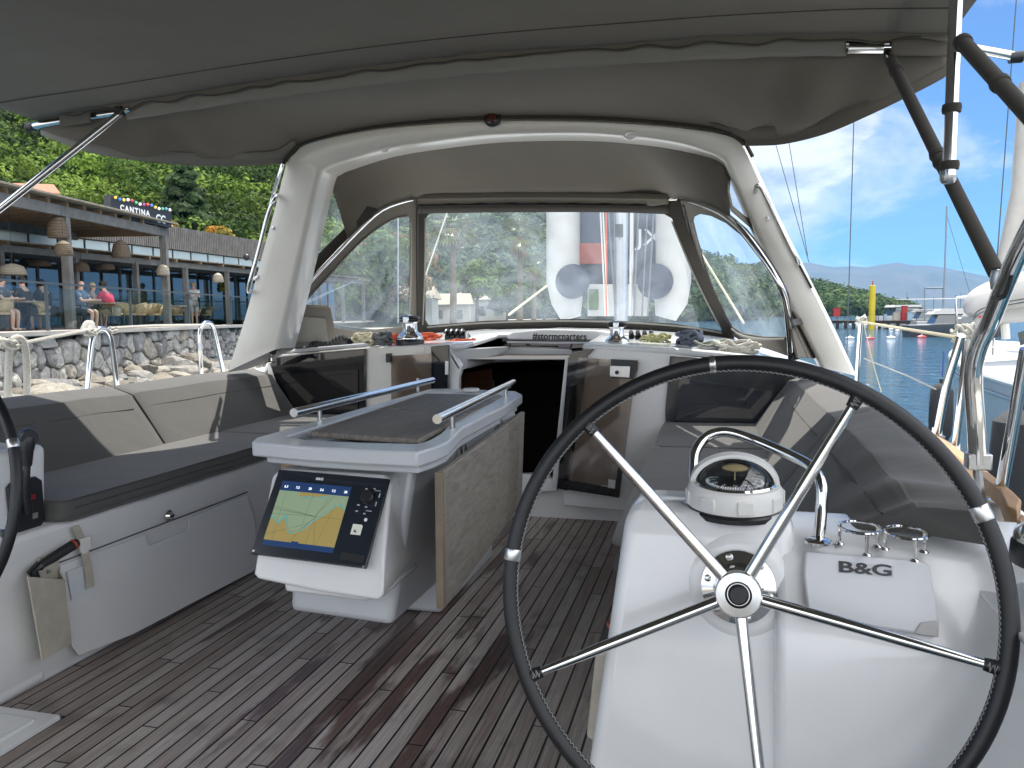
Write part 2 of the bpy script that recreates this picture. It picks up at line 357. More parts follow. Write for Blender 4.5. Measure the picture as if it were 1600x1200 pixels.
        if sub:
            md = o.modifiers.new('sub', 'SUBSURF'); md.levels = sub; md.render_levels = sub
        if label: o['label'] = label
        return o
def catmull(p, k, closed=False):
    out = []; n = len(p)
    for i in range(n if closed else n-1):
        if closed: a, b, c, d = p[i-1], p[i], p[(i+1) % n], p[(i+2) % n]
        else: a, b, c, d = p[max(i-1, 0)], p[i], p[i+1], p[min(i+2, n-1)]
        for j in range(k):
            t = j/k; out.append(0.5*((2*b)+(c-a)*t+(2*a-5*b+4*c-d)*t*t+(-a+3*b-3*c+d)*t**3))
    if not closed: out.append(p[-1].copy())
    return out
def thing(name, label, cat, loc=(0, 0, 0), group=None, kind=None):
    o = bpy.data.objects.new(name, None); COL.objects.link(o); o.location = V(loc); o['_o'] = tuple(loc)
    o.empty_display_size = 0.1
    return tag(o, label, cat, group, kind)
def tag(o, label=None, cat=None, group=None, kind=None):
    if label: o['label'] = label
    if cat: o['category'] = cat
    if group: o['group'] = group
    if kind: o['kind'] = kind
    return o
def resample(pts, n):
    d = [0]
    for a, b in zip(pts, pts[1:]): d.append(d[-1]+(b-a).length)
    out = []
    for i in range(n):
        t = d[-1]*i/(n-1); k = 0
        while k < len(d)-2 and d[k+1] < t: k += 1
        s = (t-d[k])/max(1e-9, d[k+1]-d[k]); out.append(pts[k].lerp(pts[k+1], min(1, max(0, s))))
    return out
def text(name, body, o, ex, ey, size, mt, parent, depth=0.0008, align='CENTER', sx=1.0, bold=0.0, spacing=1.0):
    c = bpy.data.curves.new(name, 'FONT'); c.body = body; c.size = size; c.extrude = depth; c.align_x = align; c.align_y = 'CENTER'; c.offset = bold; c.space_character = spacing
    tmp = bpy.data.objects.new(name+'_tmp', c); COL.objects.link(tmp)
    dg = bpy.context.evaluated_depsgraph_get(); me = bpy.data.meshes.new_from_object(tmp.evaluated_get(dg))
    bpy.data.objects.remove(tmp); 
    ex = V(ex).normalized(); ez = ex.cross(V(ey)).normalized(); ey = ez.cross(ex)
    org = V(parent['_o']) if parent is not None else V((0, 0, 0)); o = V(o)
    for v in me.vertices: v.co = o+ex*v.co.x*sx+ey*v.co.y+ez*v.co.z-org
    me.materials.clear(); me.materials.append(mt)
    ob = bpy.data.objects.new(name, me); COL.objects.link(ob); ob.parent = parent; ob['_o'] = tuple(org); return ob
def copy_tree(o, loc, rz=None, parent=None):
    c = o.copy(); COL.objects.link(c)
    if parent is None: c.location = V(loc); 
    else: c.parent = parent
    if rz is not None and parent is None: c.rotation_euler = (0, 0, rz)
    for ch in list(o.children): copy_tree(ch, None, None, c)
    return c

# ============================================================ THE YACHT
boat = thing('sailing_yacht', 'white sailing yacht whose open teak cockpit fills the foreground', 'sailing yacht', (0, 3, 0))
# teak sole: one sheet, notched for the port helm step
s1, s2 = PZ(98, 1122, 0), PZ(0, 1188, 0)
MB().add([(-1.045, 1.9, 0), (s1.x, 1.9, 0), (s1.x, -1.2, 0), (1.05, -1.2, 0), (1.05, 4.62, 0), (-1.045, 4.62, 0)], [(0, 1, 2, 3, 4, 5)]).build('teak_sole', teak_deck, boat)
MB().box((-1.6, -1.2, -0.05), (s1.x-0.006, s1.y, 0.012)).box((-1.5, -1.1, 0.0), (s1.x-0.05, s1.y-0.05, 0.022)).build('helm_step', gel, boat, bevel=0.006)
# hull shell under everything
hullpts = [(-1.72, -1.5), (-1.93, 1.0), (-2.14, 4.0), (-2.12, 7.5), (-1.6, 10.5), (-0.6, 12.6), (0.0, 13.2)]
hp = catmull([V((x, y, 0)) for x, y in hullpts], 5)
hp = hp + [V((-p.x, p.y, 0)) for p in hp[::-1]][1:]
rows = []
for z, k in ((0.615, 1.0), (0.3, 1.0), (-0.3, 0.97), (-0.9, 0.9), (-1.3, 0.8)):
    rows.append([V((p.x*k, p.y, z+0.02*p.y*0.6)) for p in hp])
mbh = MB().grid(rows); mbh.build('hull', gel, boat, smooth=True)
# side decks
for sgn in (-1, 1):
    dk = MB()
    edge = [p for p in hp if (p.x*sgn > 0.0 or abs(p.x) < 1e-6)]
    edge = sorted(edge, key=lambda p: p.y); edge = [p for p in edge if p.y > -1.4]
    r0 = [V((p.x, p.y, 0.640+0.016*p.y)) for p in edge]
    r1 = [V((min(abs(p.x)-0.02, 1.72 if p.y < 9 else abs(p.x)*.4)*sgn, p.y, 0.66+0.016*p.y)) for p in edge]
    dk.grid([r0, r1]); dk.build('side_deck', gel, boat, thick=0.01)
# port + starboard seats
def bench(sgn, y0, y1):
    prof = [(1.04, 0.0), (1.03, 0.05), (1.0, 0.12), (0.985, 0.545), (1.0, 0.555), (1.62, 0.555), (1.70, 0.66), (1.74, 0.67), (1.90, 0.66), (1.92, 0.60), (1.92, 0.0)]
    pts = [V((sgn*x, y0, z)) for x, z in prof]
    return MB().prism(pts, (0, y1-y0, 0))
bench(-1, 0.4, 4.5).build('port_bench', gel, boat, bevel=0.012)
bench(1, 1.9, 4.5).build('starboard_bench', gel, boat, bevel=0.012)
# coaming shoulders that rise to the arch on each side
for sgn in (-1, 1):
    rows = []
    for y in np.linspace(0.5, 6.8, 22):
        h = float(np.interp(y, [1.9, 2.15, 2.6, 3.3, 4.2, 6], [.72, .75, .80, .865, .925, .945])); k = 0 if y < 4.6 else (y-4.6)*0.09
        rows.append([V((sgn*(1.74-k*0.4), y, h-0.06)), V((sgn*(1.79-k), y, h)), V((sgn*(1.88-k), y, h-0.035)), V((sgn*(1.94-k), y, h-0.10)), V((sgn*(2.0-k), y, 0.71))])
    MB().grid(rows).build('coaming', gel, boat, thick=0.012, sub=1)
# locker front on the port seat
XF = -0.988
def pf(px, py, off=0.0): p = PX(px, py, XF+off); return p
lk = MB()
poly = [(385, 773), (397, 813), (402, 880), (395, 893), (300, 942), (205, 992), (122, 1024), (112, 1010), (92, 884), (227, 835), (231, 853), (292, 829), (295, 808)]
lk.prism([pf(*p, 0.004) for p in poly], (0.005, 0, 0)); lk.build('locker_panel', gel, boat, bevel=0.004)
MB().prism([pf(*p, 0.001) for p in [(90, 879), (386, 768), (386, 769.6), (90, 880.6)]], (0.004, 0, 0)).build('locker_seam', mat('shadow_gap', (0.08, 0.08, 0.085), 0.8), boat)
ll = MB(); c = pf(265, 806, 0.016)
ll.lathe([(0.0, 0.012), (0.014, 0.012), (0.021, 0.004), (0.024, 0.0)][::-1], c, (1, 0, 0)); ll.build('locker_latch', steel, boat)
MB().box(c+V((0.011, -0.012, -0.003)), c+V((0.015, 0.012, 0.003))).build('latch_slot', blackp, boat)
MB().prism([pf(*p, 0.018) for p in [(104, 893), (140, 880), (147, 922), (112, 937)]], (0.0015, 0, 0)).build('locker_sticker', mat('pale_sticker', (0.62, 0.65, 0.68), 0.35), boat)
# strap with buckle over the port seat edge
st = MB(); sp_ = [pf(117, 822, 0.02), pf(125, 838, 0.025), pf(131, 858, 0.03), pf(137, 885, 0.03), pf(141, 918, 0.03)]
for a, b in zip(sp_, sp_[1:]): st.hexa([a+V((0, -.016, 0)), a+V((0, .016, 0)), a+V((.004, .016, 0)), a+V((.004, -.016, 0))], [b+V((0, -.016, 0)), b+V((0, .016, 0)), b+V((.004, .016, 0)), b+V((.004, -.016, 0))])
sto = thing('webbing_strap', 'cream webbing strap with plastic buckle hanging over the port seat edge', 'strap', sp_[-1]); st.build('webbing', creamp, sto)
q = pf(131, 850, 0.033); MB().box(q+V((0, -.022, -.024)), q+V((.011, .022, .024))).box(q+V((0, -.014, -.034)), q+V((.008, .014, -.02))).build('buckle', white_plastic, sto, bevel=.003)

# ---- coachroof and aft bulkhead
YB = 4.5
def pb(px, py, off=0.0): return PY(px, py, YB+off)
def quadprism(pts, off, name, mt, par, plane=pb, bev=0.0, dy=0.0, **k):
    return MB().prism([plane(*p, dy) for p in pts], off).build(name, mt, par, bevel=bev, **k)
# bulkhead sheets (port pillar, starboard pillar, base under the companionway)
quadprism([(418, 556), (573, 543), (704, 538), (704, 640), (704, 800), (560, 860), (418, 760)], (0, .10, 0), 'port_bulkhead', gelw, boat, bev=.008)
# starboard bulkhead
quadprism([(893, 560), (930, 543), (1045, 553), (1250, 575), (1300, 640), (1200, 800), (985, 800), (880, 790)], (0, .10, 0), 'starboard_bulkhead', gel, boat, bev=.008)
MB().prism([PY(700, 752, 4.59), PY(833, 743, 4.59), PY(870, 762, 4.59), PY(1000, 775, 4.59), V((1.05, 4.59, -.02)), V((-.75, 4.59, -.02))], (0, .12, 0)).build('bulkhead_base', gel, boat, bevel=.01)
# coachroof deck
zd = 1.052
roofp = [PY(418, 552, 4.5), PY(573, 540, 4.5), PY(704, 536, 4.5)]
cr = MB(); rows = []
for y, hw, zc in ((4.51, 1.80, 1.065), (5.0, 1.80, 1.09), (5.6, 1.76, 1.13), (6.6, 1.62, 1.17), (8.2, 1.35, 1.10), (9.6, 0.95, .98), (10.6, .6, .85)):
    rows.append([V((x*hw, y, zc-(0.13 if y < 5 else .16)*abs(x)**2.4-(0.22 if abs(x) > .99 else 0))) for x in np.linspace(-1, 1, 25)])
# keep the companionway slot open
def incomp(p): return -0.34 < p.x < 0.50 and p.y < 5.35
cr_f = []
nrow = len(rows); fine = []
for a, b in zip(rows, rows[1:]):
    for k in range(4): fine.append([pa.lerp(pb_, k/4) for pa, pb_ in zip(a, b)])
fine.append(rows[-1])
vs = [p for r_ in fine for p in r_]; nc = 25; fs = []
for i in range(len(fine)-1):
    for j in range(nc-1):
        c_ = (vs[i*nc+j]+vs[(i+1)*nc+j+1])/2
        if not incomp(c_): fs.append((i*nc+j, i*nc+j+1, (i+1)*nc+j+1, (i+1)*nc+j))
cr.add(vs, fs); cr.build('coachroof', gel, boat, thick=0.03)
MB().box((-2.0, 10.4, .60), (2.0, 10.5, .70)).grid([[V((-2.2, 7, .74)), V((2.2, 7, .74))], [V((-1.2, 11.3, .76)), V((1.2, 11.3, .76))], [V((0, 13, .8)), V((0, 13, .8))]]).build('foredeck', gel, boat)
# white lip along the bulkhead tops
MB().tube([pb(414, 552, -.012), pb(500, 545, -.012), pb(573, 539, -.012)], .013, 8).build('deck_lip', gel, boat)
# port window: black surround, darker pane, reflections are real
quadprism([(421, 559), (573, 544.5), (573, 660), (462, 668), (452, 648)], (0, -.022, 0), 'port_window_surround', blackg, boat, bev=.004)
quadprism([(440, 585), (560, 578), (560, 652), (466, 655)], (0, -.008, 0), 'port_window_pane', mat('dark_pane', (0.015, 0.014, 0.015), 0.04, coat=1), boat, dy=-.024)
# starboard window
quadprism([(1047, 556), (1150, 563), (1243, 578), (1243, 592), (1200, 704), (1040, 672), (1040, 640)], (0, -.022, 0), 'starboard_window_surround', mat('grey_acrylic', (0.025, 0.028, 0.032), 0.18, coat=.6), boat, bev=.004)
quadprism([(1062, 590), (1222, 614), (1186, 682), (1055, 671)], (0, -.006, 0), 'starboard_window_pane', mat('mirror_pane', (0.03, 0.032, 0.04), 0.03, coat=1.0, spec=1.0), boat, dy=-.024)
# folded smoked doors each side of the companionway
quadprism([(612, 556), (676, 552), (676, 660), (612, 668)], (0, -.008, 0), 'acrylic_door', smoked, boat, dy=-.035)
quadprism([(606, 552), (612, 552), (612, 566), (606, 566)], (0, -.03, 0), 'door_stop', blackp, boat)
quadprism([(648, 543), (664, 542), (664, 550), (648, 551)], (0, -.006, 0), 'cover_plate', gelw, boat, bev=.001)
quadprism([(676, 541), (703, 539), (703, 760), (676, 770)], (0, -.03, 0), 'port_door_jamb', blackg, boat, bev=.003)
hg = quadprism([(696, 564), (701, 564), (701, 585), (696, 585)], (0, -.008, 0), 'door_hinge', steelb, boat, dy=-.032)
# companionway moulding: port cheek with window-like cut-out, head, starboard cheek
YC = 5.25
pc = lambda px, py, off=0.0: PY(px, py, YC+off)
# port cheek (runs forward from the bulkhead to YC)
c0, c1 = pb(704, 548), pb(704, 790)
e0, e1 = pc(800, 543), pc(806, 560)
MB().hexa([pb(703, 546), pb(722, 578), pc(768, 567), pc(800, 541)], [p+V((-.03, .0, .0)) for p in (pb(703, 546), pb(722, 578), pc(768, 567), pc(800, 541))]).build('companionway_coaming', gel, boat, bevel=.008)
MB().prism([pb(703, 546), pb(722, 572), pb(717, 590), pb(716, 795), pb(702, 800)], (0, .05, 0)).build('companionway_jamb', gel, boat, bevel=.006)
MB().prism([pc(796, 540), pc(890, 543), pc(900, 553), pc(884, 561), pc(766, 567)], (0, .10, 0)).build('companionway_head', gel, boat, bevel=.012)
MB().prism([pb(883, 560), pb(891, 560), pb(878, 762), pb(862, 758)], (0, .05, 0)).build('companionway_jamb', gel, boat, bevel=.005)
quadprism([(700, 745), (838, 741), (870, 750), (870, 768), (700, 772)], (0, .06, 0), 'companionway_sill', gel, boat, dy=.03, bev=.006)
# dark cabin inside
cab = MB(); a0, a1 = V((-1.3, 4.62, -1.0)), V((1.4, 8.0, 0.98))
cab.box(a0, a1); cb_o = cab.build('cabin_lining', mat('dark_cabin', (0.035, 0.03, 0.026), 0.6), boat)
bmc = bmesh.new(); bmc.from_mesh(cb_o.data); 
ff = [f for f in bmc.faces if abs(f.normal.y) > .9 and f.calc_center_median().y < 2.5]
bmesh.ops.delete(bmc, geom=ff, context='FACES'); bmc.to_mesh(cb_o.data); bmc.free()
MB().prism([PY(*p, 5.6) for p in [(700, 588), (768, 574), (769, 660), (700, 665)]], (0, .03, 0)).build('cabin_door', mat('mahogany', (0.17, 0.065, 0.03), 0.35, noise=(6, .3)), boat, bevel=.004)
MB().tube([PY(771, 594, 5.58), PY(771, 606, 5.56)], .008, 8).build('cabin_door_handle', steelb, boat)
# starboard folding door with latch and hinge
quadprism([(889, 559), (897, 548), (930, 545), (919, 556), (914, 600), (900, 690), (888, 765), (872, 762)], (0, -.03, 0), 'starboard_door_jamb', blackg, boat, bev=.003)
quadprism([(905, 558), (1000, 566), (990, 610), (968, 775), (872, 758), (885, 655)], (0, -.008, 0), 'acrylic_door', smoked, boat, dy=-.034)
quadprism([(872, 748), (968, 763), (967, 777), (871, 762)], (0, -.012, 0), 'door_rail', blackg, boat, dy=-.042)
quadprism([(968, 715), (974, 717), (968, 776), (960, 775)], (0, -.012, 0), 'door_edge', blackg, boat, dy=-.043)
quadprism([(955, 561), (997, 563), (996, 577), (990, 592), (955, 590)], (0, -.012, 0), 'latch_plate', blackp, boat, dy=-.045)
la = quadprism([(954, 571), (985, 572), (984, 590), (953, 588)], (0, -.014, 0), 'door_latch', steelb, boat, dy=-.058, bev=.002)
cc = pb(964, 582, -.073); MB().lathe([(.012, 0), (.012, .004)], cc, (0, -1, 0), 12).build('keyhole', blackp, la)
quadprism([(951, 748), (962, 750), (961, 763), (950, 761)], (0, -.012, 0), 'door_hinge', steelb, boat, dy=-.056, bev=.001)
# sliding-hatch garage with lettering, black lip line
hatch = thing('sliding_hatch', 'low white sliding hatch garage above the companionway with black hashtag lettering', 'hatch', PY(895, 530, 5.25))
hg0 = [(790, 527), (800, 519), (850, 514), (930, 516), (1005, 524), (1010, 541), (930, 533), (870, 532.5), (795, 531)]
MB().prism([PY(*p, 5.22) for p in hg0], (0, .75, 0)).build('hatch_cover', gel, hatch, bevel=.012)
MB().prism([PY(*p, 5.20) for p in [(792, 533), (870, 534), (940, 534), (925, 537), (870, 537), (792, 536)]], (0, .05, 0)).build('hatch_lip', gelg, hatch)
MB().prism([PY(*p, 5.215) for p in [(785, 530.5), (870, 531.5), (945, 532), (930, 534.2), (870, 534.2), (785, 533.5)]], (0, .03, 0)).build('hatch_seal', blackp, hatch)
MB().prism([PY(*p, 5.21) for p in [(785, 536.5), (880, 537), (905, 538), (930, 536), (925, 543), (893, 544), (880, 540), (785, 540)]], (0, .05, 0)).build('hatch_track', blackg, hatch)
MB().prism([PY(*p, 5.18) for p in [(871, 537), (892, 537), (891, 544), (872, 543.5)]], (0, .03, 0)).build('hatch_handle', mat('mauve_plastic', (.18, .14, .17), .3), hatch, bevel=.004)
pl_, pr_ = PY(831, 525.5, 5.205), PY(918, 526.5, 5.205)
text('lettering', '#stormcnarters', (pl_+pr_)/2, pr_-pl_, (0, 0, 1), 0.068, blackt, hatch, sx=(pr_-pl_).length/0.47, bold=.0012, spacing=1.05)

# ---- arch
def loopfront(pts, y): return [PY(*p, y) for p in pts]
archO = [(352, 582), (378, 500), (400, 418), (424, 330), (443, 256), (456, 238), (480, 222), (560, 203), (650, 191.5), (770, 184), (900, 184), (1000, 189), (1080, 197), (1135, 206), (1160, 218), (1176, 245), (1215, 330), (1262, 425), (1305, 512), (1340, 588)]
archI = [(432, 545), (449, 480), (464, 415), (480, 345), (496, 275), (506, 263), (524, 255), (590, 234), (665, 221), (770, 209), (900, 206), (990, 212), (1060, 222), (1105, 236), (1128, 248), (1140, 270), (1172, 345), (1212, 430), (1250, 508), (1285, 575)]
YA = 4.07
AO = loopfront(archO, YA); AI = loopfront(archI, YA)
def archring(name, mt):
    depth = 0.26; rows = []
    n = len(AO)
    cen = V((0.05, YA, 1.3))
    ring = []
    for o_, i_ in zip(AO, AI):
        d = (o_-i_); dn = d.normalized()
        # rounded box section between outer and inner edge, running forward
        sec = [o_-dn*.02, o_+V((0, .03, 0)), o_+V((0, depth*.8, 0))-dn*.01, o_-d*.25+V((0, depth, 0)), i_+d*.12+V((0, depth, 0)), i_+d*.02+V((0, depth*.85, 0))+dn*.0, i_+V((0, .05, 0)), i_+V((0, .018, 0))+dn*.004, i_+dn*.025]
        ring.append(sec)
    R_ = []
    for k in range(len(ring[0])): R_.append(catmull([r_[k] for r_ in ring], 4))
    R_.append(R_[0])
    return MB().grid(R_)
arch = archring('arch', gelw).build('targa_arch', gelw, boat, ang=50)
# dark groove + seam line on starboard leg, steel grab rails, lamps
MB().tube([PY(1194, 300, YA-.008), PY(1230, 378, YA-.008), PY(1268, 450, YA-.008)], .006, 6).build('arch_groove', blackp, boat)
gr = MB(); gr.tube([PY(1180, 300, 4.05), PY(1184, 290, 3.98), PY(1195, 302, 3.98), PY(1228, 370, 3.98), PY(1245, 405, 3.98), PY(1247, 413, 4.05)], .0125, 12, 4); gr.build('grab_rail', steel, boat)
gl_ = MB(); gl_.tube([PY(444, 250, 4.12), PY(440, 262, 4.10), PY(425, 312, 4.10), PY(405, 390, 4.1), PY(388, 455, 4.12)], .011, 10, 4); gl_.build('arch_edge_rail', steel, boat)
gl_ = MB(); gl_.tube([PY(434, 305, 4.06), PY(428, 312, 3.98), PY(417, 340, 3.98), PY(403, 395, 3.98), PY(388, 450, 3.98), PY(391, 455, 4.06)], .0125, 12, 4); gl_.build('grab_rail', steel, boat)
for px, py in ((427, 356), (400, 434), (402, 433), (1199, 342), (398, 436)):
    MB().lathe([(.010, 0), (.010, .004), (.004, .006)], PY(px, py, YA-.004), (0, -1, 0), 10).build('screw', steelb, boat)
cc = PY(770, 185, YA-.02); MB().lathe([(.048, 0), (.048, .010), (.040, .018), (.02, .022)], cc, (0, -1, .1), 20, 1.0).build('arch_lamp_base', blackp, boat)
MB().lathe([(.03, 0), (.026, .01), (.01, .014)], cc+V((0, -.026, -.002)), (0, -1, .1), 16).build('arch_lamp_lens', mat('amber_lens', (.07, .02, .015), .2), boat)
for px, py in ((600, 229.5), (985, 210)):
    MB().lathe([(.035, 0), (.04, .006), (.028, .012), (.02, .008)], PY(px, py, YA+.03)-V((0, 0, .0)), (0, -.5, -1), 18).build('downlight', gel, boat)

# ============================================================ SPRAYHOOD
hood = thing('sprayhood', 'taupe canvas sprayhood with clear vinyl windows under the white arch', 'sprayhood', (0, 5, 1.05))
A1 = PY(650, 312, 5.1); A2 = PY(1062, 306, 5.1); B1 = PY(650, 509, 5.85); B2 = PY(1092, 518, 5.85)
nF = (A2-A1).cross(B1-A1).normalized()
fp = lambda px, py, off=0.0: PP(px, py, A1+nF*off, nF)
C1 = PY(428, 546, 4.30); nL = (A1-C1).cross(B1-C1).normalized()
if nL.y > 0: nL = -nL
if nF.y > 0: nF = -nF
lp = lambda px, py, off=0.0: PP(px, py, A1+nL*off, nL)
RT = fp(1062, 306); RB = fp(1148, 528); C2 = PY(1244, 560, 4.30); nR = (RT-C2).cross(RB-C2).normalized()
if nR.y > 0: nR = -nR
rp = lambda px, py, off=0.0: PP(px, py, RT+nR*off, nR)
def frame(name, outer, inner, pl, mt, n, th=.004):
    MB().ringprism([pl(*p) for p in outer], [pl(*p) for p in inner], n*th).build(name, mt, hood, smooth=False)
def pane(name, pts, pl, n):
    P_ = [pl(*p) for p in pts]; cen_ = sum(P_, V((0, 0, 0)))/len(P_)
    mb = MB(); rings = [[cen_.lerp(p, k/6) for p in P_] for k in range(1, 7)]
    vs = [cen_]; fs = []
    nn = len(P_)
    for r_ in rings: vs += r_
    for k in range(nn): fs.append((0, 1+k, 1+(k+1) % nn))
    for i in range(5):
        for k in range(nn):
            l = (k+1) % nn; fs.append((1+i*nn+k, 1+(i+1)*nn+k, 1+(i+1)*nn+l, 1+i*nn+l))
    # gentle ripple of the soft vinyl
    vs2 = [p+n*(0.012*mnoise.noise(p*2.2)*(0 if i > 5*nn else 1)) for i, p in enumerate(vs)]
    mb.add(vs2, fs).build(name, vinyl, hood)
# centre window
ci = [(671, 333), (760, 331.5), (860, 331), (960, 331), (1038, 334), (1050, 341), (1062, 375), (1082, 425), (1107, 475), (1124, 505), (1128, 517), (1050, 505), (900, 498), (760, 501), (670, 508), (665, 500), (665, 420), (666, 340)]
co_ = [(651, 307), (760, 303), (860, 302), (960, 303), (1056, 306), (1062, 310), (1076, 360), (1098, 415), (1124, 470), (1146, 512), (1148, 530), (1050, 519), (900, 513), (760, 514), (655, 522), (651, 515), (651, 420), (651, 320)]
frame('front_canvas', co_, ci, fp, canvasd, nF); pane('front_window', ci, fp, nF)
# left window
li = [(639, 338), (625, 339), (608, 345), (584, 360), (560, 380), (530, 410), (498, 447), (480, 468), (466, 482), (466, 475), (510, 477), (516, 482), (522, 512), (560, 517), (636, 510), (639, 500), (640, 420), (640, 350)]
lo = [(650, 308), (635, 314), (606, 322), (574, 343), (548, 368), (515, 402), (484, 438), (458, 470), (430, 540), (425, 548), (470, 541), (500, 535), (520, 530), (560, 528), (650, 520), (650, 500), (650, 420), (650, 330)]
frame('left_canvas', lo, li, lp, canvas, nL); pane('left_window', li, lp, nL)
# left stowed flap patch with pocket
MB().prism([lp(*p, .006) for p in [(444, 543), (466, 477), (510, 479), (516, 484), (524, 530), (522, 536)]], nL*.006).build('canvas_pocket', canvas, hood, bevel=.002)
MB().prism([lp(*p, .016) for p in [(452, 534), (466, 494), (508, 497), (512, 532)]], nL*.006).build('pocket_flap', canvasl, hood, bevel=.002)
# right window
ri = [(1086, 338), (1095, 334), (1112, 337), (1135, 348), (1160, 368), (1185, 400), (1210, 435), (1224, 462), (1231, 500), (1231, 526), (1195, 526), (1160, 520), (1145, 510), (1132, 490), (1115, 450), (1100, 405), (1090, 370), (1084, 345)]
ro = [(1063, 306), (1085, 312), (1110, 320), (1140, 334), (1168, 358), (1195, 392), (1219, 430), (1233, 460), (1242, 520), (1244, 560), (1200, 545), (1160, 534), (1140, 520), (1120, 490), (1100, 450), (1084, 405), (1074, 370), (1066, 330)]
frame('right_canvas', ro, ri, rp, canvas, nR); pane('right_window', ri, rp, nR)
# zips and bindings
def strip(name, pl, pts, r, mt, off, par=hood):
    n_ = {fp: nF, lp: nL, rp: nR}[pl]
    MB().tube([pl(*p, 0)+n_*off for p in pts], r, 8, 3).build(name, mt, par)
strip('zip', lp, [(651, 316), (651, 420), (652, 510)], .012, blackp, .008)
strip('zip', rp, [(1070, 320), (1082, 370), (1104, 430), (1128, 480), (1150, 520)], .012, blackp, .008)
strip('binding', lp, [(641, 345), (641, 430), (638, 512)], .006, canvasl, .008)
strip('binding', fp, [(665, 340), (664, 430), (661, 506)], .006, canvasl, .008)
strip('binding', fp, [(1050, 345), (1064, 380), (1084, 428), (1106, 474), (1124, 508)], .006, canvasl, .008)
strip('binding', rp, [(1083, 345), (1098, 402), (1112, 446), (1130, 488), (1143, 508)], .006, canvasl, .008)
strip('binding', lp, [(636, 337), (608, 344), (560, 379), (498, 446), (466, 480)], .005, canvasl, .008)
strip('binding', fp, [(668, 510), (760, 503), (900, 500), (1050, 507), (1128, 519)], .007, canvasl, .010)
strip('binding', rp, [(1145, 512), (1162, 523), (1195, 529), (1231, 529)], .010, canvasl, .010)
# front bow tube: steel with black-covered feet
bowpx_l = [(428, 544, lp), (440, 515, lp), (456, 470, lp), (482, 433, lp), (520, 392, lp), (556, 355, lp), (590, 325, lp), (628, 311, lp), (652, 307, lp)]
bowL = [pl_(px, py, 0)+nL*.03 for px, py, pl_ in bowpx_l]
bowC = [fp(px, py)+nF*.03 for px, py in ((662, 306.5), (760, 303), (850, 302), (960, 303), (1050, 306))]
bowR = [rp(px, py)+nR*.03 for px, py in ((1068, 306), (1100, 314), (1135, 328), (1165, 351), (1195, 388), (1222, 430), (1236, 462), (1242, 520), (1244, 560))]
MB().tube(bowL+bowC+bowR, .0145, 12, 3).build('bow_tube', steel, hood)
# grey canvas sleeve hanging from the bow across the middle
slv = []
for i, px in enumerate(np.linspace(655, 1045, 60)):
    y0 = 303+(abs(px-850)/200)**2*3; slv.append((px, y0))
MB().grid([[fp(px, py-9)+nF*.05 for px, py in slv], [fp(px, py-2)+nF*.06 for px, py in slv], [fp(px, py+3+1.2*math.sin(px*.13))+nF*.045 for px, py in slv], [fp(px, py+9+1.8*math.sin(px*.13+1))+nF*.045 for px, py in slv]]).build('sleeve', canvas, hood, thick=.003)
MB().grid([[fp(px, py+9)+nF*.02 for px, py in slv], [fp(px, py+26)+nF*.015 for px, py in slv]]).build('valance', canvasd, hood, thick=.003)
MB().tube([fp(px, py+10)+nF*.05 for px, py in slv[::6]], .006, 6, 3).build('cord', blackp, hood)
# ceiling: from the arch inner edge down to the bow, plus side triangles with vinyl
AIf = [p+V((0, .2, 0)) for p in AI]
top_arch = [PY(*p, YA+.19) for p in [(503, 268), (512, 261), (540, 251), (590, 237), (665, 223), (770, 211), (900, 208), (990, 214), (1060, 224), (1105, 238), (1128, 250), (1138, 268)]]
bowtop = [bowL[4]*.5+bowL[5]*.5, bowL[5], bowL[6], bowL[7], bowC[0], bowC[1], bowC[2], bowC[3], bowC[4], bowR[1], bowR[2], bowR[3]*.5+bowR[2]*.5]
ta = resample(catmull(top_arch, 6), 44); tb = resample(catmull(bowtop, 6), 44); rows = []
for k in range(9):
    t = k/8
    rows.append([a.lerp(b, t)+V((0, 0, .055*math.sin(math.pi*t)+.004*math.sin(i*.9)*math.sin(math.pi*t))) for i, (a, b) in enumerate(zip(ta, tb))])
MB().grid(rows).build('canvas_roof', canvas, hood, thick=.003)
def side(nm, a_top, a_bot, b_pts, tri, flip):
    # planar-ish side panel between the arch leg and the bow, triangular vinyl light
    o_ = a_top; n_ = (a_bot-a_top).cross(b_pts[1]-a_top).normalized()
    if n_.y > 0: n_ = -n_
    pl = lambda px, py, off=0.0: PP(px, py, o_+n_*off, n_)
    return pl, n_
pl3, n3 = side('l', PY(496, 270, YA+.2), PY(436, 540, YA+.2), [None, bowL[5]], None, 0)
o3 = [(497, 266), (508, 266), (530, 284), (574, 322), (592, 327), (560, 353), (524, 390), (486, 432), (456, 475), (440, 520), (428, 546), (434, 520), (455, 440), (476, 350)]
i3 = [(513, 279), (517, 279), (530, 288), (560, 313), (571, 323), (566, 330), (545, 350), (520, 374), (500, 394), (485, 408), (476, 414), (475, 412), (484, 370), (498, 315)]
MB().ringprism([pl3(*p) for p in o3], [pl3(*p) for p in i3], n3*.004).build('side_canvas', canvasd, hood, smooth=False)
def pane2(pts, pl):
    P_ = [pl(*p) for p in pts]; MB().add(P_, [tuple(range(len(P_)))]).build('side_window', vinyl, hood)
pane2(i3, pl3)
pl4, n4 = side('r', PY(1140, 270, YA+.2), PY(1270, 545, YA+.2), [None, bowR[3]], None, 1)
o4 = [(1137, 262), (1146, 262), (1162, 300), (1190, 360), (1225, 430), (1262, 505), (1284, 560), (1262, 560), (1240, 510), (1226, 452), (1200, 395), (1172, 356), (1142, 330), (1136, 300)]
i4 = [(1141, 270), (1144, 272), (1156, 302), (1180, 352), (1208, 412), (1238, 478), (1250, 512), (1245, 500), (1236, 470), (1226, 438), (1206, 392), (1180, 352), (1144, 322), (1139, 300)]
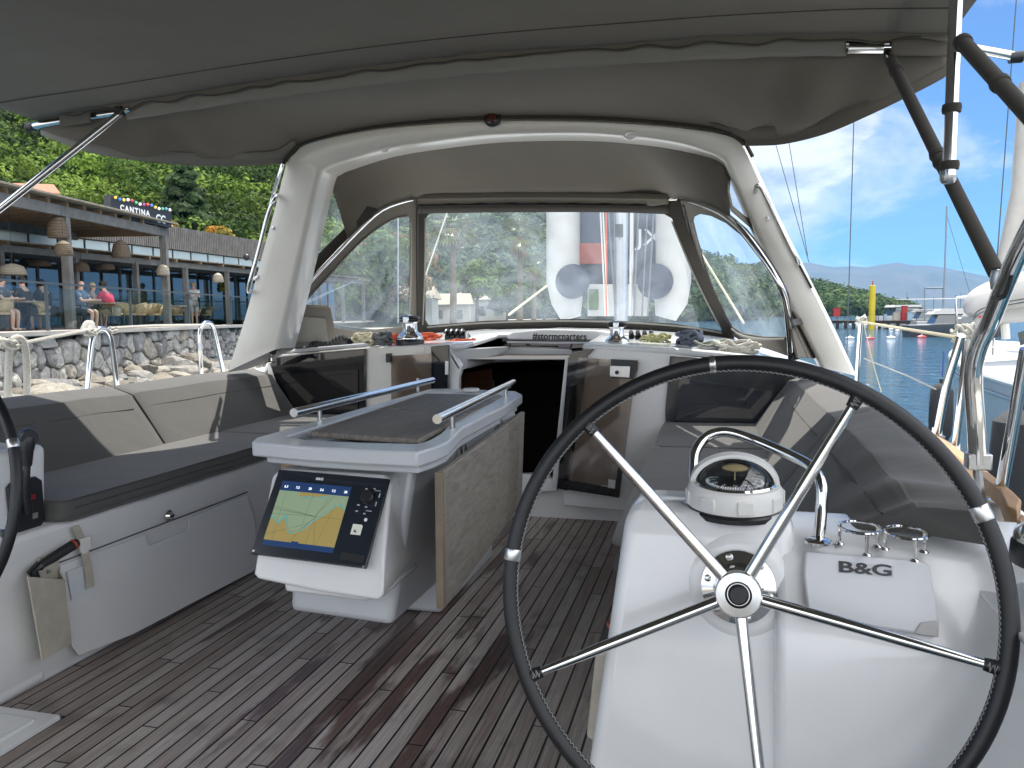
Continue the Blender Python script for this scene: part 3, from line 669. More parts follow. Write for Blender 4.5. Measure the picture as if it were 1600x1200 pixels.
MB().ringprism([pl4(*p) for p in o4], [pl4(*p) for p in i4], n4*.004).build('side_canvas', canvas, hood, smooth=False)
pane2(i4, pl4)
# starboard corner patch of canvas low beside the arch
MB().prism([pl4(*p, -.01) for p in [(1228, 488), (1246, 488), (1282, 556), (1244, 560)]], n4*.01).build('corner_patch', canvas, hood)
MB().prism([pl4(*p, .03) for p in [(1236, 500), (1250, 499), (1254, 507), (1238, 510)]], n4*.01).build('corner_strap', blackp, hood)
# tension straps / gas struts at the bow feet
for a, b, c_ in (((425, 552), (448, 497), (455, 486)), ((1240, 562), (1237, 508), (1234, 492))):
    q = 4.24
    stt = thing('tension_strut', 'black-sleeved tensioner with steel fork ends clipped to the port deck edge' if a[0] < 600 else 'black-sleeved tensioner with steel fork ends beside the starboard arch leg', 'tensioner', PY(*a, q), 'sprayhood tensioners')
    MB().tube([PY(*a, q), PY(a[0]*.6+b[0]*.4, a[1]*.6+b[1]*.4, q), PY(*b, q)], .022 if a[0] < 600 else .026, 10).build('sleeve', canvasd if a[0] < 600 else blackp, stt)
    MB().tube([PY(*b, q), PY(*c_, q)], .012, 8).tube([PY(*a, q), PY(a[0]-2, a[1]+12, q)], .012, 8).build('fork', steelb, stt)
    MB().lathe([(.03, 0), (.03, .006), (.015, .012), (.012, .03)], PY(a[0]-2, a[1]+15, q-.03), (0, 0, 1), 16).build('pad_eye', steel, stt)

# ============================================================ BIMINI
bim = thing('bimini', 'taupe canvas bimini stretched on steel bows overhead', 'bimini awning', (0, 2, 2.2))
YBW = 3.23
bpx = [(60, 196), (130, 184), (200, 174), (300, 158), (400, 142), (500, 128), (600, 115), (700, 104), (800, 95), (900, 88), (1000, 82), (1100, 76), (1200, 72), (1330, 69), (1480, 71)]
BW = [PY(px, py, YBW) for px, py in bpx]
MB().tube([PY(46, 199, YBW)]+BW+[PY(1590, 89, YBW)], .0175, 12, 3).build('front_bow', steel, bim)
for a in (PY(46, 199, YBW), PY(1592, 89, YBW)):
    d = V((-1, 0, 0)) if a.x < 0 else V((1, 0, 0)); MB().lathe([(.021, -.03), (.021, .01), (.015, .018)], a, d, 14).build('end_cap', blackp if a.x > 0 else rubber, bim)
BWs = resample(catmull(BW, 6), 90)
def bcol(t, y):     # cross-boat curve moved aft, slightly tauter and higher in the middle
    p = BWs[t]; return V((p.x*1.0+(.04 if p.x > 0 else -.03)*(YBW-y)*.2, y, p.z+0.06*math.sin(min(1, (YBW-y)/1.6)*math.pi/2)))
rows = []
for k, y in enumerate(np.linspace(YBW+.012, -1.7, 46)):
    s = (YBW-y); sag = -.03*math.sin(math.pi*min(1, s/1.9)) if s < 1.9 else -.03*math.sin(math.pi*min(1, (s-1.9)/1.6))
    rows.append([bcol(i, y)+V((0, 0, .022+sag*math.sin(math.pi*i/89)+.006*mnoise.noise(V((i*.09, y*2.2, 0))))) for i in range(90)])
MB().grid(rows).build('main_canvas', canvas, bim, thick=.003)
for yy_ in (2.95, 1.55, .2):
    MB().tube([bcol(i, yy_)+V((0, 0, .012-.03*math.sin(math.pi*min(1, (YBW-yy_)/1.9 if YBW-yy_ < 1.9 else (YBW-yy_-1.9)/1.6))*math.sin(math.pi*i/89))) for i in range(1, 89)], .0022, 5).build('cloth_seam', canvasd, bim)
# sleeve with scalloped zip flap along the front bow
def hang(px0, px1, nm, dz0, dz1, mt, wav, dyy):
    sub_ = [p for p in resample(catmull(BW, 6), 400)]
    def prx(p): v = p-CAM; return 800+F*v.dot(rt)/v.dot(fw)
    sub_ = [p for p in sub_ if px0 <= prx(p) <= px1]
    if len(sub_) < 2: return
    rws = []
    for k in range(5):
        t = k/4
        rws.append([p+V((0, dyy-.014*mnoise.noise(V((p.x*9, 1, dz0*50)))*t*wav, dz0+(dz1-dz0)*t+.016*mnoise.noise(V((p.x*7.5, 4, dz0*50)))*t*wav)) for i, p in enumerate(sub_)])
    MB().grid(rws).build(nm, mt, bim, thick=.002)
hang(100, 150, 'bow_sleeve', .02, -.04, canvas, .4, -.035); hang(205, 1322, 'bow_sleeve', .02, -.052, canvasl, .25, -.032); hang(1388, 1482, 'bow_sleeve', .02, -.05, canvas, .4, -.035)
hang(150, 1482, 'zip_flap', .050, -.004, canvas, 1.3, -.052)
for dz, dy in ((.053, -.056), (.0, -.062)):
    sb = resample(catmull(BW, 6), 160); MB().tube([p+V((0, dy-.012*mnoise.noise(V((p.x*9, 1, 2.5)))*(dz == 0), dz-.002+.020*mnoise.noise(V((p.x*7.5, 4, 2.5)))*(dz == 0))) for i, p in enumerate(sb) if 8 < i < 156], .0028, 5).build('zip', canvasd, bim)
# front link panel down to the arch, with sagging hemmed sides
outer = [(64, 200, 3.24), (95, 212, 3.245), (135, 226, 3.26), (180, 235, 3.30), (240, 243, 3.40), (320, 249, 3.60), (400, 249, 3.86), (443, 246, 4.06), (457, 239, 4.11), (481, 223, 4.12), (560, 204.5, 4.12), (650, 193, 4.12), (770, 185.5, 4.12), (900, 185.5, 4.12), (1000, 190.5, 4.12), (1080, 198.5, 4.12), (1134, 208, 4.12), (1155, 216, 4.10), (1190, 216, 3.88), (1230, 212, 3.68), (1290, 196, 3.48), (1350, 170, 3.35), (1420, 136, 3.27), (1480, 104, 3.24), (1490, 92, 3.235)]
OU = resample(catmull([PY(*p) for p in outer], 6), 120); IN = [p+V((0, 0, .02)) for p in resample(catmull(BW, 6), 120)]
rows = []
for k in range(17):
    t = k/16; row = []
    for i, (a, b) in enumerate(zip(IN, OU)):
        p = a.lerp(b, t); e = min(i, 119-i)/119
        wr = .065*math.sin(i*.62+t*4.5+1.5*mnoise.noise(V((i*.1, t*2, 0))))*math.exp(-((e-.12)/.075)**2)*math.sin(math.pi*t)**.8
        row.append(p+V((0, 0, -.05*math.sin(math.pi*t)*math.exp(-((e-.10)/.12)**2)+wr*.55+.010*mnoise.noise(V((i*.12, t*2.5, 3)))*math.sin(math.pi*t))))
    rows.append(row)
MB().grid(rows).build('link_panel', canvas, bim, thick=.003)
# lighter hems on both free sides
for lo_, hi_ in ((0, 34), (88, 119)):
    seg_ = range(lo_, hi_+1)
    MB().grid([[OU[i].lerp(IN[i], .16)+V((0, -.004, -.012)) for i in seg_], [OU[i]+V((0, -.006, -.006)) for i in seg_], [OU[i]+V((0, -.002, -.035)) for i in seg_]]).build('hem', canvasl if lo_ == 0 else canvas, bim, thick=.002)
MB().tube([PY(px, py, YA-.02) for px, py in archO[4:16]], .010, 6, 3).build('edge_rope', canvasd, bim)
# cut-outs where struts meet the bow
MB().tube([PY(1325, 76, YBW-.03), PY(1380, 76, YBW-.03)], .020, 12).build('bow_tube_gap', steel, bim)
# struts
def strut(label, pts, r, mt, caps=()):
    t = thing('bimini_strut', label, 'strut', min(pts, key=lambda p: p.z), 'bimini support struts')
    MB().tube(pts, r, 14).build('tube', steel, t)
    if mt: MB().tube([pts[0].lerp(pts[-1], .04), pts[0].lerp(pts[-1], .96)], r+.004, 14).build('sleeve', mt, t)
    for c_ in caps:
        d = (pts[-1]-pts[0]).normalized(); c3 = pts[0].lerp(pts[-1], c_)
        MB().lathe([(r+.007, -.012), (r+.009, 0), (r+.007, .012)], c3, d, 14).build('clamp', canvasd, t)
    return t
Pj = PY(1483, 275, 2.55)
strut('steel strut running straight up from the joint at the starboard side', [Pj, PY(1486, 200, 2.55), PY(1496, -60, 2.55)], .018, None, (.05, .32))
strut('brown-sleeved strut slanting down from the bow to the starboard pushpit', [PY(1387, 84, YBW-.02), PY(1478, 262, 2.60), PY(1566, 446, 2.32)][::2], .0165, canvasd, (.1, .52, .55))
strut('brown-sleeved strut slanting off the right edge of the photo', [PY(1500, 62, 2.5), PY(1640, 215, 2.05)], .0165, canvasd, (.04, .5))
strut('steel strut on the port side slanting down to the quay', [PY(192, 174, YBW-.03), PY(-30, 350, 2.85)], .0165, None, ())
MB().lathe([(.016, -.02), (.023, -.01), (.023, .02), (.016, .035)], Pj+V((0, .01, .0)), (0, 0, 1), 14).build('strut_joint', steelb, bim)
MB().box(PY(188, 176, YBW-.05)+V((-.03, -.01, -.01)), PY(188, 176, YBW-.05)+V((.015, .02, .03))).build('strut_bracket', blackp, bim, bevel=.004)
MB().tube([PY(182, 178, YBW-.02), PY(204, 170, YBW-.045)], .016, 10).build('bow_tube_gap', steel, bim)
push = thing('pushpit_tube', 'thick bent stainless tube rising from the starboard side deck', 'rail tube', PY(1527, 728, 2.3))
MB().tube([PY(1640, 300, 2.0), PY(1590, 398, 2.1), PY(1548, 500, 2.24), PY(1528, 545, 2.28), PY(1521, 590, 2.3), PY(1525, 660, 2.3), PY(1528, 725, 2.3)], .0225, 16, 5).build('tube', steel, push)
b_ = PY(1528, 722, 2.3); MB().box(b_+V((-.03, -.02, -.02)), b_+V((.03, .02, .025))).build('foot_bracket', steelb, push, bevel=.004)
MB().tube([b_+V((0, 0, -.02)), b_+V((.005, 0, -.06)), b_+V((.012, .0, -.10))], .012, 8, 3).build('shackle', steelb, push)
MB().tube([PY(1580, 430, 2.05)+V((0, 0, 0)), PY(1568, 463, 2.07), PY(1550, 466, 2.08)], .006, 6, 3).build('lashing', blackp, push)
MB().lathe([(.02, -.02), (.024, 0), (.02, .03)], PY(1562, 440, 2.28), (0, 0, 1), 12).build('strut_clamp', steelb, push)

# ============================================================ CUSHIONS
def cushion(name, label, prof_a, prof_b, mt, group, puff=.010, seed=0, nseg=14, folds=0.0):
    """cross-section rings from one end to the other; profile points are lofted, ends closed, slightly crumpled"""
    A = catmull([V(p) for p in prof_a], 3, True); B = catmull([V(p) for p in prof_b], 3, True)
    rows = []
    ca = sum(A, V((0, 0, 0)))/len(A); cb_ = sum(B, V((0, 0, 0)))/len(B)
    ts = [0, 0, .012, .04]+[i/nseg for i in range(1, nseg)]+[.96, .988, 1, 1]; sc = [.80, .93, .985, 1]+[1]*(nseg-1)+[1, .985, .93, .80]
    for t, s_ in zip(ts, sc):
        c_ = ca.lerp(cb_, t); row = []
        for a, b in zip(A, B):
            p = a.lerp(b, t); d = (p-c_); edge = max(0, 1-min(t, 1-t)*9)
            q = c_+d*s_
            q += d.normalized()*(puff*math.sin(math.pi*min(1, max(0, t)))*.6+.006*mnoise.noise(p*5+V((seed, 0, 0)))+folds*math.exp(-(t/.32)**2)*math.sin(p.z*34+p.x*22+p.y*26+2.5*mnoise.noise(V((t*3, p.z*4, seed))))*min(1, t*9)+edge*.005*mnoise.noise(V((p.x*30, p.y*14, p.z*30+seed))))
            row.append(q)
        row.append(row[0]); rows.append(row)
    mb = MB().grid(rows); n = len(A)+1
    mb.f.append(tuple(range(n-1))); mb.f.append(tuple((len(rows)-1)*n+k for k in range(n-1)))
    o = mb.build(name, mt, None, ang=60); tag(o, label, 'cushion', group)
    for q_, w_ in ((.78, .0022), (.30, .0012)) if name == 'backrest_cushion' else ((.45, .0022),):
        sm = [rows[i][6].lerp(rows[i][9], q_)+(rows[i][8]-(ca.lerp(cb_, i/len(rows)))).normalized()*.0012 for i in range(3, len(rows)-3)]
        if w_ > .002: MB().tube(sm, w_, 5, 2).build('seam', canvasd, o)
    return o
def rrect(pts, r=.02):
    out = []
    n = len(pts)
    for i in range(n):
        a, b, c_ = V(pts[i-1]), V(pts[i]), V(pts[(i+1) % n])
        da = (a-b); db = (c_-b); out += [b+da.normalized()*min(r, da.length*.4), b+(da.normalized()+db.normalized())*r*.22, b+db.normalized()*min(r, db.length*.4)]
    return out
def bp(sgn, y, xb=1.42, zb=.635, xt=1.60, zt=.885, th=.13):   # backrest section
    return rrect([(sgn*xb, y, zb), (sgn*xt, y, zt), (sgn*(xt+th), y, zt+.045), (sgn*(xt+th+.02), y, zt-.03), (sgn*(xb+th), y, zb-.03)], .022)
def sp2(sgn, y, x0=.975, x1=1.56, z0=.557, z1=.636):
    return rrect([(sgn*x0, y, z0), (sgn*x0, y, z1), (sgn*x1, y, z1+.004), (sgn*x1, y, z0)], .018)
cushion('seat_cushion', 'long taupe seat cushion on the port cockpit bench, half in sun', sp2(-1, 2.12), sp2(-1, 3.62), cush, 'seat cushions', .004, 1)
cushion('seat_cushion', 'short taupe seat cushion at the forward end of the port bench, beside the table', sp2(-1, 3.635), sp2(-1, 4.44), cush, 'seat cushions', .004, 2)
cushion('backrest_cushion', 'port backrest cushion nearer the throttle lever', bp(-1, 2.0), bp(-1, 3.20), cush, 'backrest cushions', .010, 3)
cushion('backrest_cushion', 'port backrest cushion nearer the arch leg', bp(-1, 3.215), bp(-1, 4.46), cush, 'backrest cushions', .010, 4)
def sp3(y, x0=.955): return sp2(1, y, x0, 1.5)
cushion('seat_cushion', 'grey seat cushion at the forward end of the starboard bench under the mirror-like window', sp3(3.62), sp3(4.44), cush, 'seat cushions', .004, 5)
cushion('seat_cushion', 'grey seat cushion on the starboard bench behind the steel guard rail', sp3(2.02), sp3(3.60), cush, 'seat cushions', .004, 6)
cushion('backrest_cushion', 'starboard backrest cushion beside the forward window, sunlit along its middle', bp(1, 2.785), bp(1, 4.42), cush, 'backrest cushions', .008, 7)
cushion('backrest_cushion', 'long starboard backrest cushion, its puffy aft end shaded behind the cup holders', rrect([(1.44, 1.96, .69), (1.615, 1.74, .845), (1.73, 1.70, .85), (1.765, 1.66, .785), (1.60, 1.84, .762)], .03), bp(1, 2.77), cush, 'backrest cushions', .018, 9, 40, .013)

# ============================================================ COCKPIT TABLE
table = thing('cockpit_table', 'grey moulded cockpit table with weathered teak top and one folded leaf', 'table', (0, 3.2, 0))
zt = .84
tA = [PZ(393, 690, zt), PZ(400, 684, zt), PZ(673, 607.5, zt), PZ(700, 607, zt), PZ(806, 611, zt), PZ(816, 616, zt), PZ(790, 634, zt), PZ(722, 668, zt), PZ(700, 690, zt), PZ(680, 698, zt), PZ(652, 706, zt), PZ(560, 702, zt), PZ(470, 697, zt)]
rim_o = tA
cen = sum(tA, V((0, 0, 0)))/len(tA)
inn = [PZ(447, 683, zt), PZ(450, 680, zt), PZ(666, 613, zt), PZ(690, 611.5, zt), PZ(782, 615, zt), PZ(786, 618, zt), PZ(765, 630, zt), PZ(705, 659, zt), PZ(690, 676, zt), PZ(672, 687, zt), PZ(652, 693, zt), PZ(560, 691, zt), PZ(480, 687, zt)]
MB().ringprism(rim_o, inn, (0, 0, -.05)).build('table_rim', gelg, table, bevel=.008)
MB().prism([p-V((0, 0, .034)) for p in inn], (0, 0, -.01)).build('table_well', gelg, table)
und = [cen.lerp(p, .93)-V((0, 0, .05)) for p in rim_o]
MB().prism(und, (0, 0, -.03)).build('rim_underside', gelg, table, bevel=.006)
tp = [PZ(484, 671, .842), PZ(660, 614.5, .842), PZ(768, 617, .842), PZ(655, 681, .842), PZ(640, 684, .842), PZ(490, 676, .842)]
def half(pts, a, b): return [pts[0].lerp(pts[1], a), pts[0].lerp(pts[1], b)]
TL, TR, BR, BL = PZ(484, 674, .85), PZ(664, 614.5, .85), PZ(784, 617, .85), PZ(655, 686, .85)
def sl(a, b): return [TL.lerp(TR, a), TL.lerp(TR, b), BL.lerp(BR, b), BL.lerp(BR, a)]
MB().prism(sl(0, .497), (0, 0, -.022)).build('tabletop_panel', teak_table, table, bevel=.007)
MB().prism(sl(.503, 1), (0, 0, -.022)).build('tabletop_panel', teak_table, table, bevel=.007)
for s_ in (.18, .82):
    c_ = TL.lerp(TR, .5).lerp(BL.lerp(BR, .5), s_); MB().box(c_+V((-.02, -.012, 0)), c_+V((.02, .012, .0015))).build('brass_hinge', mat('old_brass', (.25, .19, .10), .35, .8), table)
MB().lathe([(.045, 0), (.047, .01), (.04, .016), (.03, .016)], PZ(736, 611, .845), (0, 0, 1), 20).build('cup_ring', gel, table)
# body and foot
zb_ = .22
bo = [V((-.24, 2.34, zb_)), V((.17, 2.30, zb_)), V((.20, 3.75, zb_)), V((-.20, 3.85, zb_))]
bt = [V((-.235, 2.42, .78)), V((.245, 2.36, .78)), V((.25, 3.70, .78)), V((-.22, 3.85, .78))]
MB().hexa(bo, bt).build('pedestal', gelg, table, bevel=.025, seg=3)
MB().box((-.26, 2.96, -.0), (.10, 3.75, .30)).build('foot', gelg, table, bevel=.02)
MB().box((-.30, 2.42, .70), (-.24, 2.75, .79)).build('leaf_bracket', timberw, table, bevel=.003)
# fold-down starboard leaf and its hinges
LT, LTf = PZ(694, 737, .775), PZ(820, 643, .775)
LBa, LBf = PY(697, 949, LT.y-.01), PY(815, 788, LTf.y)
nlf = (LTf-LT).cross(LBa-LT).normalized()
if nlf.x < 0: nlf = -nlf
MB().prism([LT, LTf, LBf, LBa], -nlf*.024).build('table_leaf', teak_table, table, bevel=.005)
MB().prism([LT+V((.0, -.0, 0)), LT-nlf*.026+V((0, -.0, 0)), LBa-nlf*.026, LBa], V((0, -.016, 0))).build('leaf_end_trim', mat('warm_teak_edge', (.20, .155, .11), .6, noise=(8, .3)), table, bevel=.003)
for px, py, hh in ((727, 693, .10), (783, 652, .08)):
    q = PX(px, py, .262); MB().tube([q+V((0, -.02, -.05)), q+V((0, -.02, .045))], .012, 10).build('leaf_hinge', steelb, table)
    MB().box(q+V((-.02, -.05, -.09)), q+V((-.008, -.005, .04))).build('hinge_plate', steelb, table)
for a, b, ft in (((459, 645), (676, 594), ((500, 655), (653, 609))), ((683, 655), (802, 597.5), ((707, 668), (790, 619)))):
    zr = .91
    r_ = MB().tube([PZ(*a, zr), PZ(*b, zr)], .0165, 14).build('grab_rail', steel, table)
    for f_ in ft:
        q = PZ(*f_, .845); MB().tube([q+V((0, 0, -.01)), q+V((0, 0, .065))], .0095, 10).build('rail_foot', steelb, table)

# ---- instrument pod with chart plotter
pod = thing('instrument_pod', 'white moulded instrument pod mounted on the aft end of the cockpit table', 'pod', (0, 2.2, .4))
pA = [PY(422, 737, 2.33), PY(432, 730, 2.33), PY(600, 738, 2.30), PY(624, 745, 2.30), PY(637, 885, 2.24), PY(632, 902, 2.20), PY(604, 939, 2.12), PY(596, 940, 2.12), PY(500, 925, 2.12), PY(400, 905, 2.12), PY(396, 896, 2.12), PY(400, 860, 2.17)]
fr_ = [PY(424, 745, 2.31), PY(436, 733, 2.31), PY(598, 743, 2.28), PY(612, 752, 2.28), PY(600, 880, 2.14), PY(598, 905, 2.11), PY(598, 930, 2.10), PY(592, 940, 2.10), PY(500, 926, 2.10), PY(402, 906, 2.10), PY(395, 898, 2.10), PY(402, 856, 2.15)]
bk = [V((p.x*.80+.01, 2.5, p.z*.98+.02)) for p in fr_]
MB().add(fr_+bk, [tuple(range(12))[::-1], tuple(range(12, 24))]+[(i, (i+1) % 12, 12+(i+1) % 12, 12+i) for i in range(12)]).build('housing', gel, pod, bevel=.012, seg=3)
MB().prism([PY(442, 905, 2.16), PY(600, 925, 2.16), PY(598, 935, 2.16), PY(568, 940, 2.16), PY(445, 925, 2.16)], (0, .3, 0)).build('lower_box', gel, pod, bevel=.01)
plo = thing('chart_plotter', 'chart plotter with dark bezel showing a tan and green coastal chart', 'chart plotter', (0, 2.2, .6))
c4 = [PY(434, 736, 2.30), PY(608, 751, 2.27), PY(579, 891, 2.115), PY(402, 868, 2.135)]   # TL TR BR BL
O_ = sum(c4, V((0, 0, 0)))/4; EX = ((c4[1]-c4[0])+(c4[2]-c4[3])).normalized(); EY = ((c4[0]-c4[3])+(c4[1]-c4[2])); EY = (EY-EX*EY.dot(EX)).normalized(); EN = EX.cross(EY)
if EN.y > 0: EN = -EN
W_, H_ = ((c4[1]-c4[0]).length+(c4[2]-c4[3]).length)/2, ((c4[0]-c4[3]).length+(c4[1]-c4[2]).length)/2
O_ = O_+EN*.006
def S_(u, v, h=0): return O_+EX*(W_*(u-.5))+EY*(H_*(.5-v))+EN*h    # u right, v down, 0..1
MB().prism([S_(0, 0), S_(1, 0), S_(1, 1), S_(0, 1)], EN*.012).build('bezel', mat('navy_bezel', (.012, .016, .024), .22, coat=.3), plo, bevel=.003)
su0, su1, sv0, sv1 = .075, .70, .135, .885
def M_(x, y, h=.0132): return S_(su0+(su1-su0)*x, sv0+(sv1-sv0)*y, h)
def flat(nm, pts, col, h, em=.35):
    MB().prism([M_(x, y, h) for x, y in pts], EN*.0002).build(nm, mat(nm, col, .15, emis=(col, em)), scr, smooth=False)
scr = MB().prism([M_(0, 0, .0122), M_(1, 0, .0122), M_(1, 1, .0122), M_(0, 1, .0122)], EN*.0006).build('screen', mat('screen_blue', (.015, .035, .10), .12, emis=((.012, .03, .08), .3)), plo)
flat('chart_sea', [(0, .15), (1, .15), (1, .92), (0, .92)], (.15, .20, .13), .0130)
flat('chart_land', [(0, .92), (0, .60), (.07, .58), (.12, .66), (.17, .60), (.20, .53), (.25, .60), (.31, .75), (.40, .74), (.52, .66), (.60, .55), (.72, .44), (.80, .36), (.85, .30), (.90, .34), (.95, .30), (1, .38), (1, .92)], (.20, .155, .055), .0134)
flat('chart_land', [(.30, .15), (.72, .15), (.66, .22), (.56, .20), (.47, .23), (.30, .21)], (.20, .155, .055), .0134)
def cline(pts, wd, nm, col):
    MB().tube([M_(x, y, .0138) for x, y in pts], wd, 4, 3).build(nm, mat(nm, col, .2, emis=(col, .4)), scr)
cline([(0, .58), (.07, .60), (.12, .66), (.18, .58), (.20, .53), (.25, .62), (.31, .77), (.41, .76), (.53, .68), (.61, .57), (.73, .46), (.80, .38), (.86, .31)], .0019, 'chart_shallows', (.03, .22, .25))
cline([(.36, .235), (.42, .225), (.50, .205)], .002, 'chart_shallows', (.03, .22, .25)); cline([(.57, .215), (.63, .21), (.70, .18)], .002, 'chart_shallows', (.03, .22, .25)); cline([(.90, .26), (.94, .32), (1, .36)], .002, 'chart_shallows', (.03, .22, .25))
for k, (a, b) in enumerate((((0, .40), (.62, .50)), ((0, .43), (.62, .50)), ((0, .45), (.62, .50)), ((0, .52), (.62, .50)), ((.62, .50), (.74, .16)), ((.62, .50), (.80, .16)), ((.62, .50), (.60, .92)), ((.62, .50), (.72, .92)), ((.62, .50), (.36, .92)), ((0, .84), (.55, .62)), ((.10, .15), (.12, .92)), ((.50, .15), (.47, .7)), ((.62, .5), (1, .5)), ((.85, .3), (.74, .92)))):
    cline([a, ((a[0]+b[0])/2, (a[1]+b[1])/2), b], .00035, 'chart_track', (.03, .045, .03))
for x_, s_ in ((.08, '6.3'), (.25, '7.2'), (.43, '28'), (.60, '2.6'), (.77, '7.2'), (.94, '28')):
    text('readout', s_, M_(x_, .088, .0135), EX, EY, .0115, mat('pale_digits', (.7, .75, .8), .4, emis=((.6, .65, .7), .5)), scr)
MB().prism([M_(.40, .90, .0138), M_(.50, .90, .0138), M_(.50, .965, .0138), M_(.40, .965, .0138)], EN*.0005).build('menu_tab', MATS['screen_blue'], scr)
text('brand_mark', 'B&G', S_(.40, .075, .0125), EX, EY, .012, whitet, plo, bold=.0004, sx=1.2)
kn = S_(.865, .235, .012)
MB().lathe([(.023, 0), (.0225, .012), (.019, .016), (.0, .016)], kn, EN, 24).build('knob', blackp, plo)
for (u, v, w0, h0) in ((.83, .14, .02, .012), (.90, .13, .018, .012), (.80, .33, .022, .014), (.87, .345, .02, .014), (.80, .40, .022, .012), (.87, .42, .02, .012), (.93, .15, .05, .006), (.955, .20, .008, .05), (.945, .30, .008, .05), (.90, .385, .05, .007)):
    MB().prism([S_(u-w0/2, v-h0/2, .0122), S_(u+w0/2, v-h0/2, .0122), S_(u+w0/2, v+h0/2, .0122), S_(u-w0/2, v+h0/2, .0122)], EN*.0006).build('key_mark', mat('key_grey', (.45, .47, .5), .5), plo)
MB().lathe([(.006, 0), (.005, .002), (.0, .002)], S_(.895, .485, .012), EN, 14).build('dot_sticker', whitet, plo)
stk = MB().prism([S_(.80, .545, .0122), S_(.875, .545, .0122), S_(.885, .56, .0122), S_(.885, .66, .0122), S_(.80, .66, .0122)], EN*.0008).build('sticker', mat('cream_sticker', (.72, .71, .62), .6), plo)
MB().prism([S_(.82, .63, .013), S_(.85, .64, .013), S_(.83, .60, .013)], EN*.0005).build('sticker_print', blackt, stk)
for u, v in ((.02, .965), (.98, .985)): MB().lathe([(.005, 0), (.004, .002), (0, .002)], S_(u, v, .012), EN, 10).build('screw', steelb, plo)
MB().prism([S_(.77, .86, .0122), S_(.97, .87, .0122), S_(.97, .95, .0122), S_(.77, .94, .0122)], EN*.001).build('card_slot', blackp, plo)

# ============================================================ STARBOARD HELM CONSOLE
WC = V((1.253, 1.561, .69)); WT = .216; WY = -.03
EXw = V((math.cos(WY), math.sin(WY), 0)); EYw = V((-math.sin(WT)*math.sin(WY), math.sin(WT)*math.cos(WY), math.cos(WT))); EZw = EXw.cross(EYw)  # EZw points aft
def console(par):
    # left block: aft face tilted like the wheel; right block: sloping lid surface
    x0 = PZ(1000, 775, .81).x-.02
    prof = [(1.55, -.0), (1.555, .10), (1.715, .785), (1.745, .805), (1.93, .81), (2.02, .76), (2.05, 0.0)]
    a = [V((x0-.02+.0*z, y, z)) for y, z in prof]; b = [V((1.375, y, z)) for y, z in prof]
    a = [V((x0-.10*(1-z/.81), y, z)) for y, z in prof]
    n = len(prof); MB().add(a+b, [tuple(range(n)), tuple(range(n, 2*n))[::-1]]+[(i, n+i, n+(i+1) % n, (i+1) % n) for i in range(n)]).build('console_block', gel, par, bevel=.03, seg=4)
    prof = [(1.545, -.0), (1.545, .10), (1.600, .42), (1.616, .56), (1.630, .595), (1.705, .735), (1.73, .752), (2.0, .76), (2.05, .7), (2.05, 0)]
    a = [V((1.33, y, z)) for y, z in prof]; b = [V((1.97, y, z+.0)) for y, z in prof]
    MB().add(a+b, [tuple(range(len(a))), tuple(range(len(a), 2*len(a)))[::-1]]+[(i, len(a)+i, len(a)+(i+1) % len(a), (i+1) % len(a)) for i in range(len(a))]).build('console_shelf', gel, par, bevel=.022, seg=4)
console(boat)
MB().lathe([(.118, -.02), (.112, .004), (.098, .014), (.09, .016)], WC+EZw*-.135, EZw, 40).build('hub_boss', gel, boat)
# lid with lettering
lid = [PP(px, py, V((1.5, 1.67, .68)), V((0, -.89, .46)).normalized()) for px, py in ((1257, 862), (1436, 878), (1450, 885), (1465, 972), (1464, 997), (1430, 992), (1262, 966), (1254, 900))]
nl_ = (lid[2]-lid[0]).cross(lid[6]-lid[0]).normalized()
if nl_.y > 0: nl_ = -nl_
lidc = MB().prism([p+nl_*.004 for p in lid], nl_*.012).build('instrument_lid', mat('lid_grey', (.60, .61, .63), .32, noise=(6, .06)), boat, bevel=.005, label='pale grey instrument lid with black lettering right of the wheel hub')
ll_ = [PP(px, py, lid[0]+nl_*.0165, nl_) for px, py in ((1310, 877), (1396, 884), (1396, 903), (1312, 895))]
MB().prism(ll_, nl_*.0006).build('badge_plate', mat('clear_badge', (.50, .51, .54), .2), lidc)
cB = (ll_[0]+ll_[1]+ll_[2]+ll_[3])/4
text('lettering', 'B&G', cB+nl_*.001+(ll_[1]-ll_[0]).normalized()*-.002, ll_[1]-ll_[0], ll_[0]-ll_[3], .031, mat('raised_letter', (.03, .03, .035), .3), lidc, depth=.0015, sx=1.75, bold=.0008)
MB().prism([PP(px, py, lid[0]+nl_*.018, nl_) for px, py in ((1438, 973), (1463, 970), (1466, 996), (1428, 990))], nl_*.003).build('finger_notch', mat('notch_grey', (.42, .41, .40), .4), lidc, bevel=.002)
# compass
cp = thing('compass', 'white ringed binnacle compass with clear dome on the starboard helm console', 'compass', (1.25, 1.83, .80))
cO = V((1.25, 1.815, .805)); tl = V((0, -.05, 1)).normalized()
MB().lathe([(.108, -.01), (.108, .0), (.104, .004), (.104, .012)], cO, tl, 40).build('gasket', blackp, cp)
MB().lathe([(.106, .008), (.106, .045), (.100, .055), (.088, .058), (.086, .045)], cO, tl, 40).build('base_ring', white_plastic, cp)
for k in range(8):
    a = math.pi*2*k/8+.2; u_ = V((1, 0, 0)); v_ = tl.cross(u_)
    MB().box((-.018, -.004, -.016), (.018, .004, .016), Matrix.Translation(cO+tl*.027+(u_*math.cos(a)+v_*math.sin(a))*.106) @ Matrix((v_*math.cos(a)-u_*math.sin(a), u_*math.cos(a)+v_*math.sin(a), tl)).transposed().to_4x4()).build('grip_pad', white_plastic, cp, bevel=.003)
MB().lathe([(.090, .050), (.092, .056), (.088, .062), (.083, .060), (.083, .050)], cO, tl, 40).build('chrome_bezel', steel, cp)
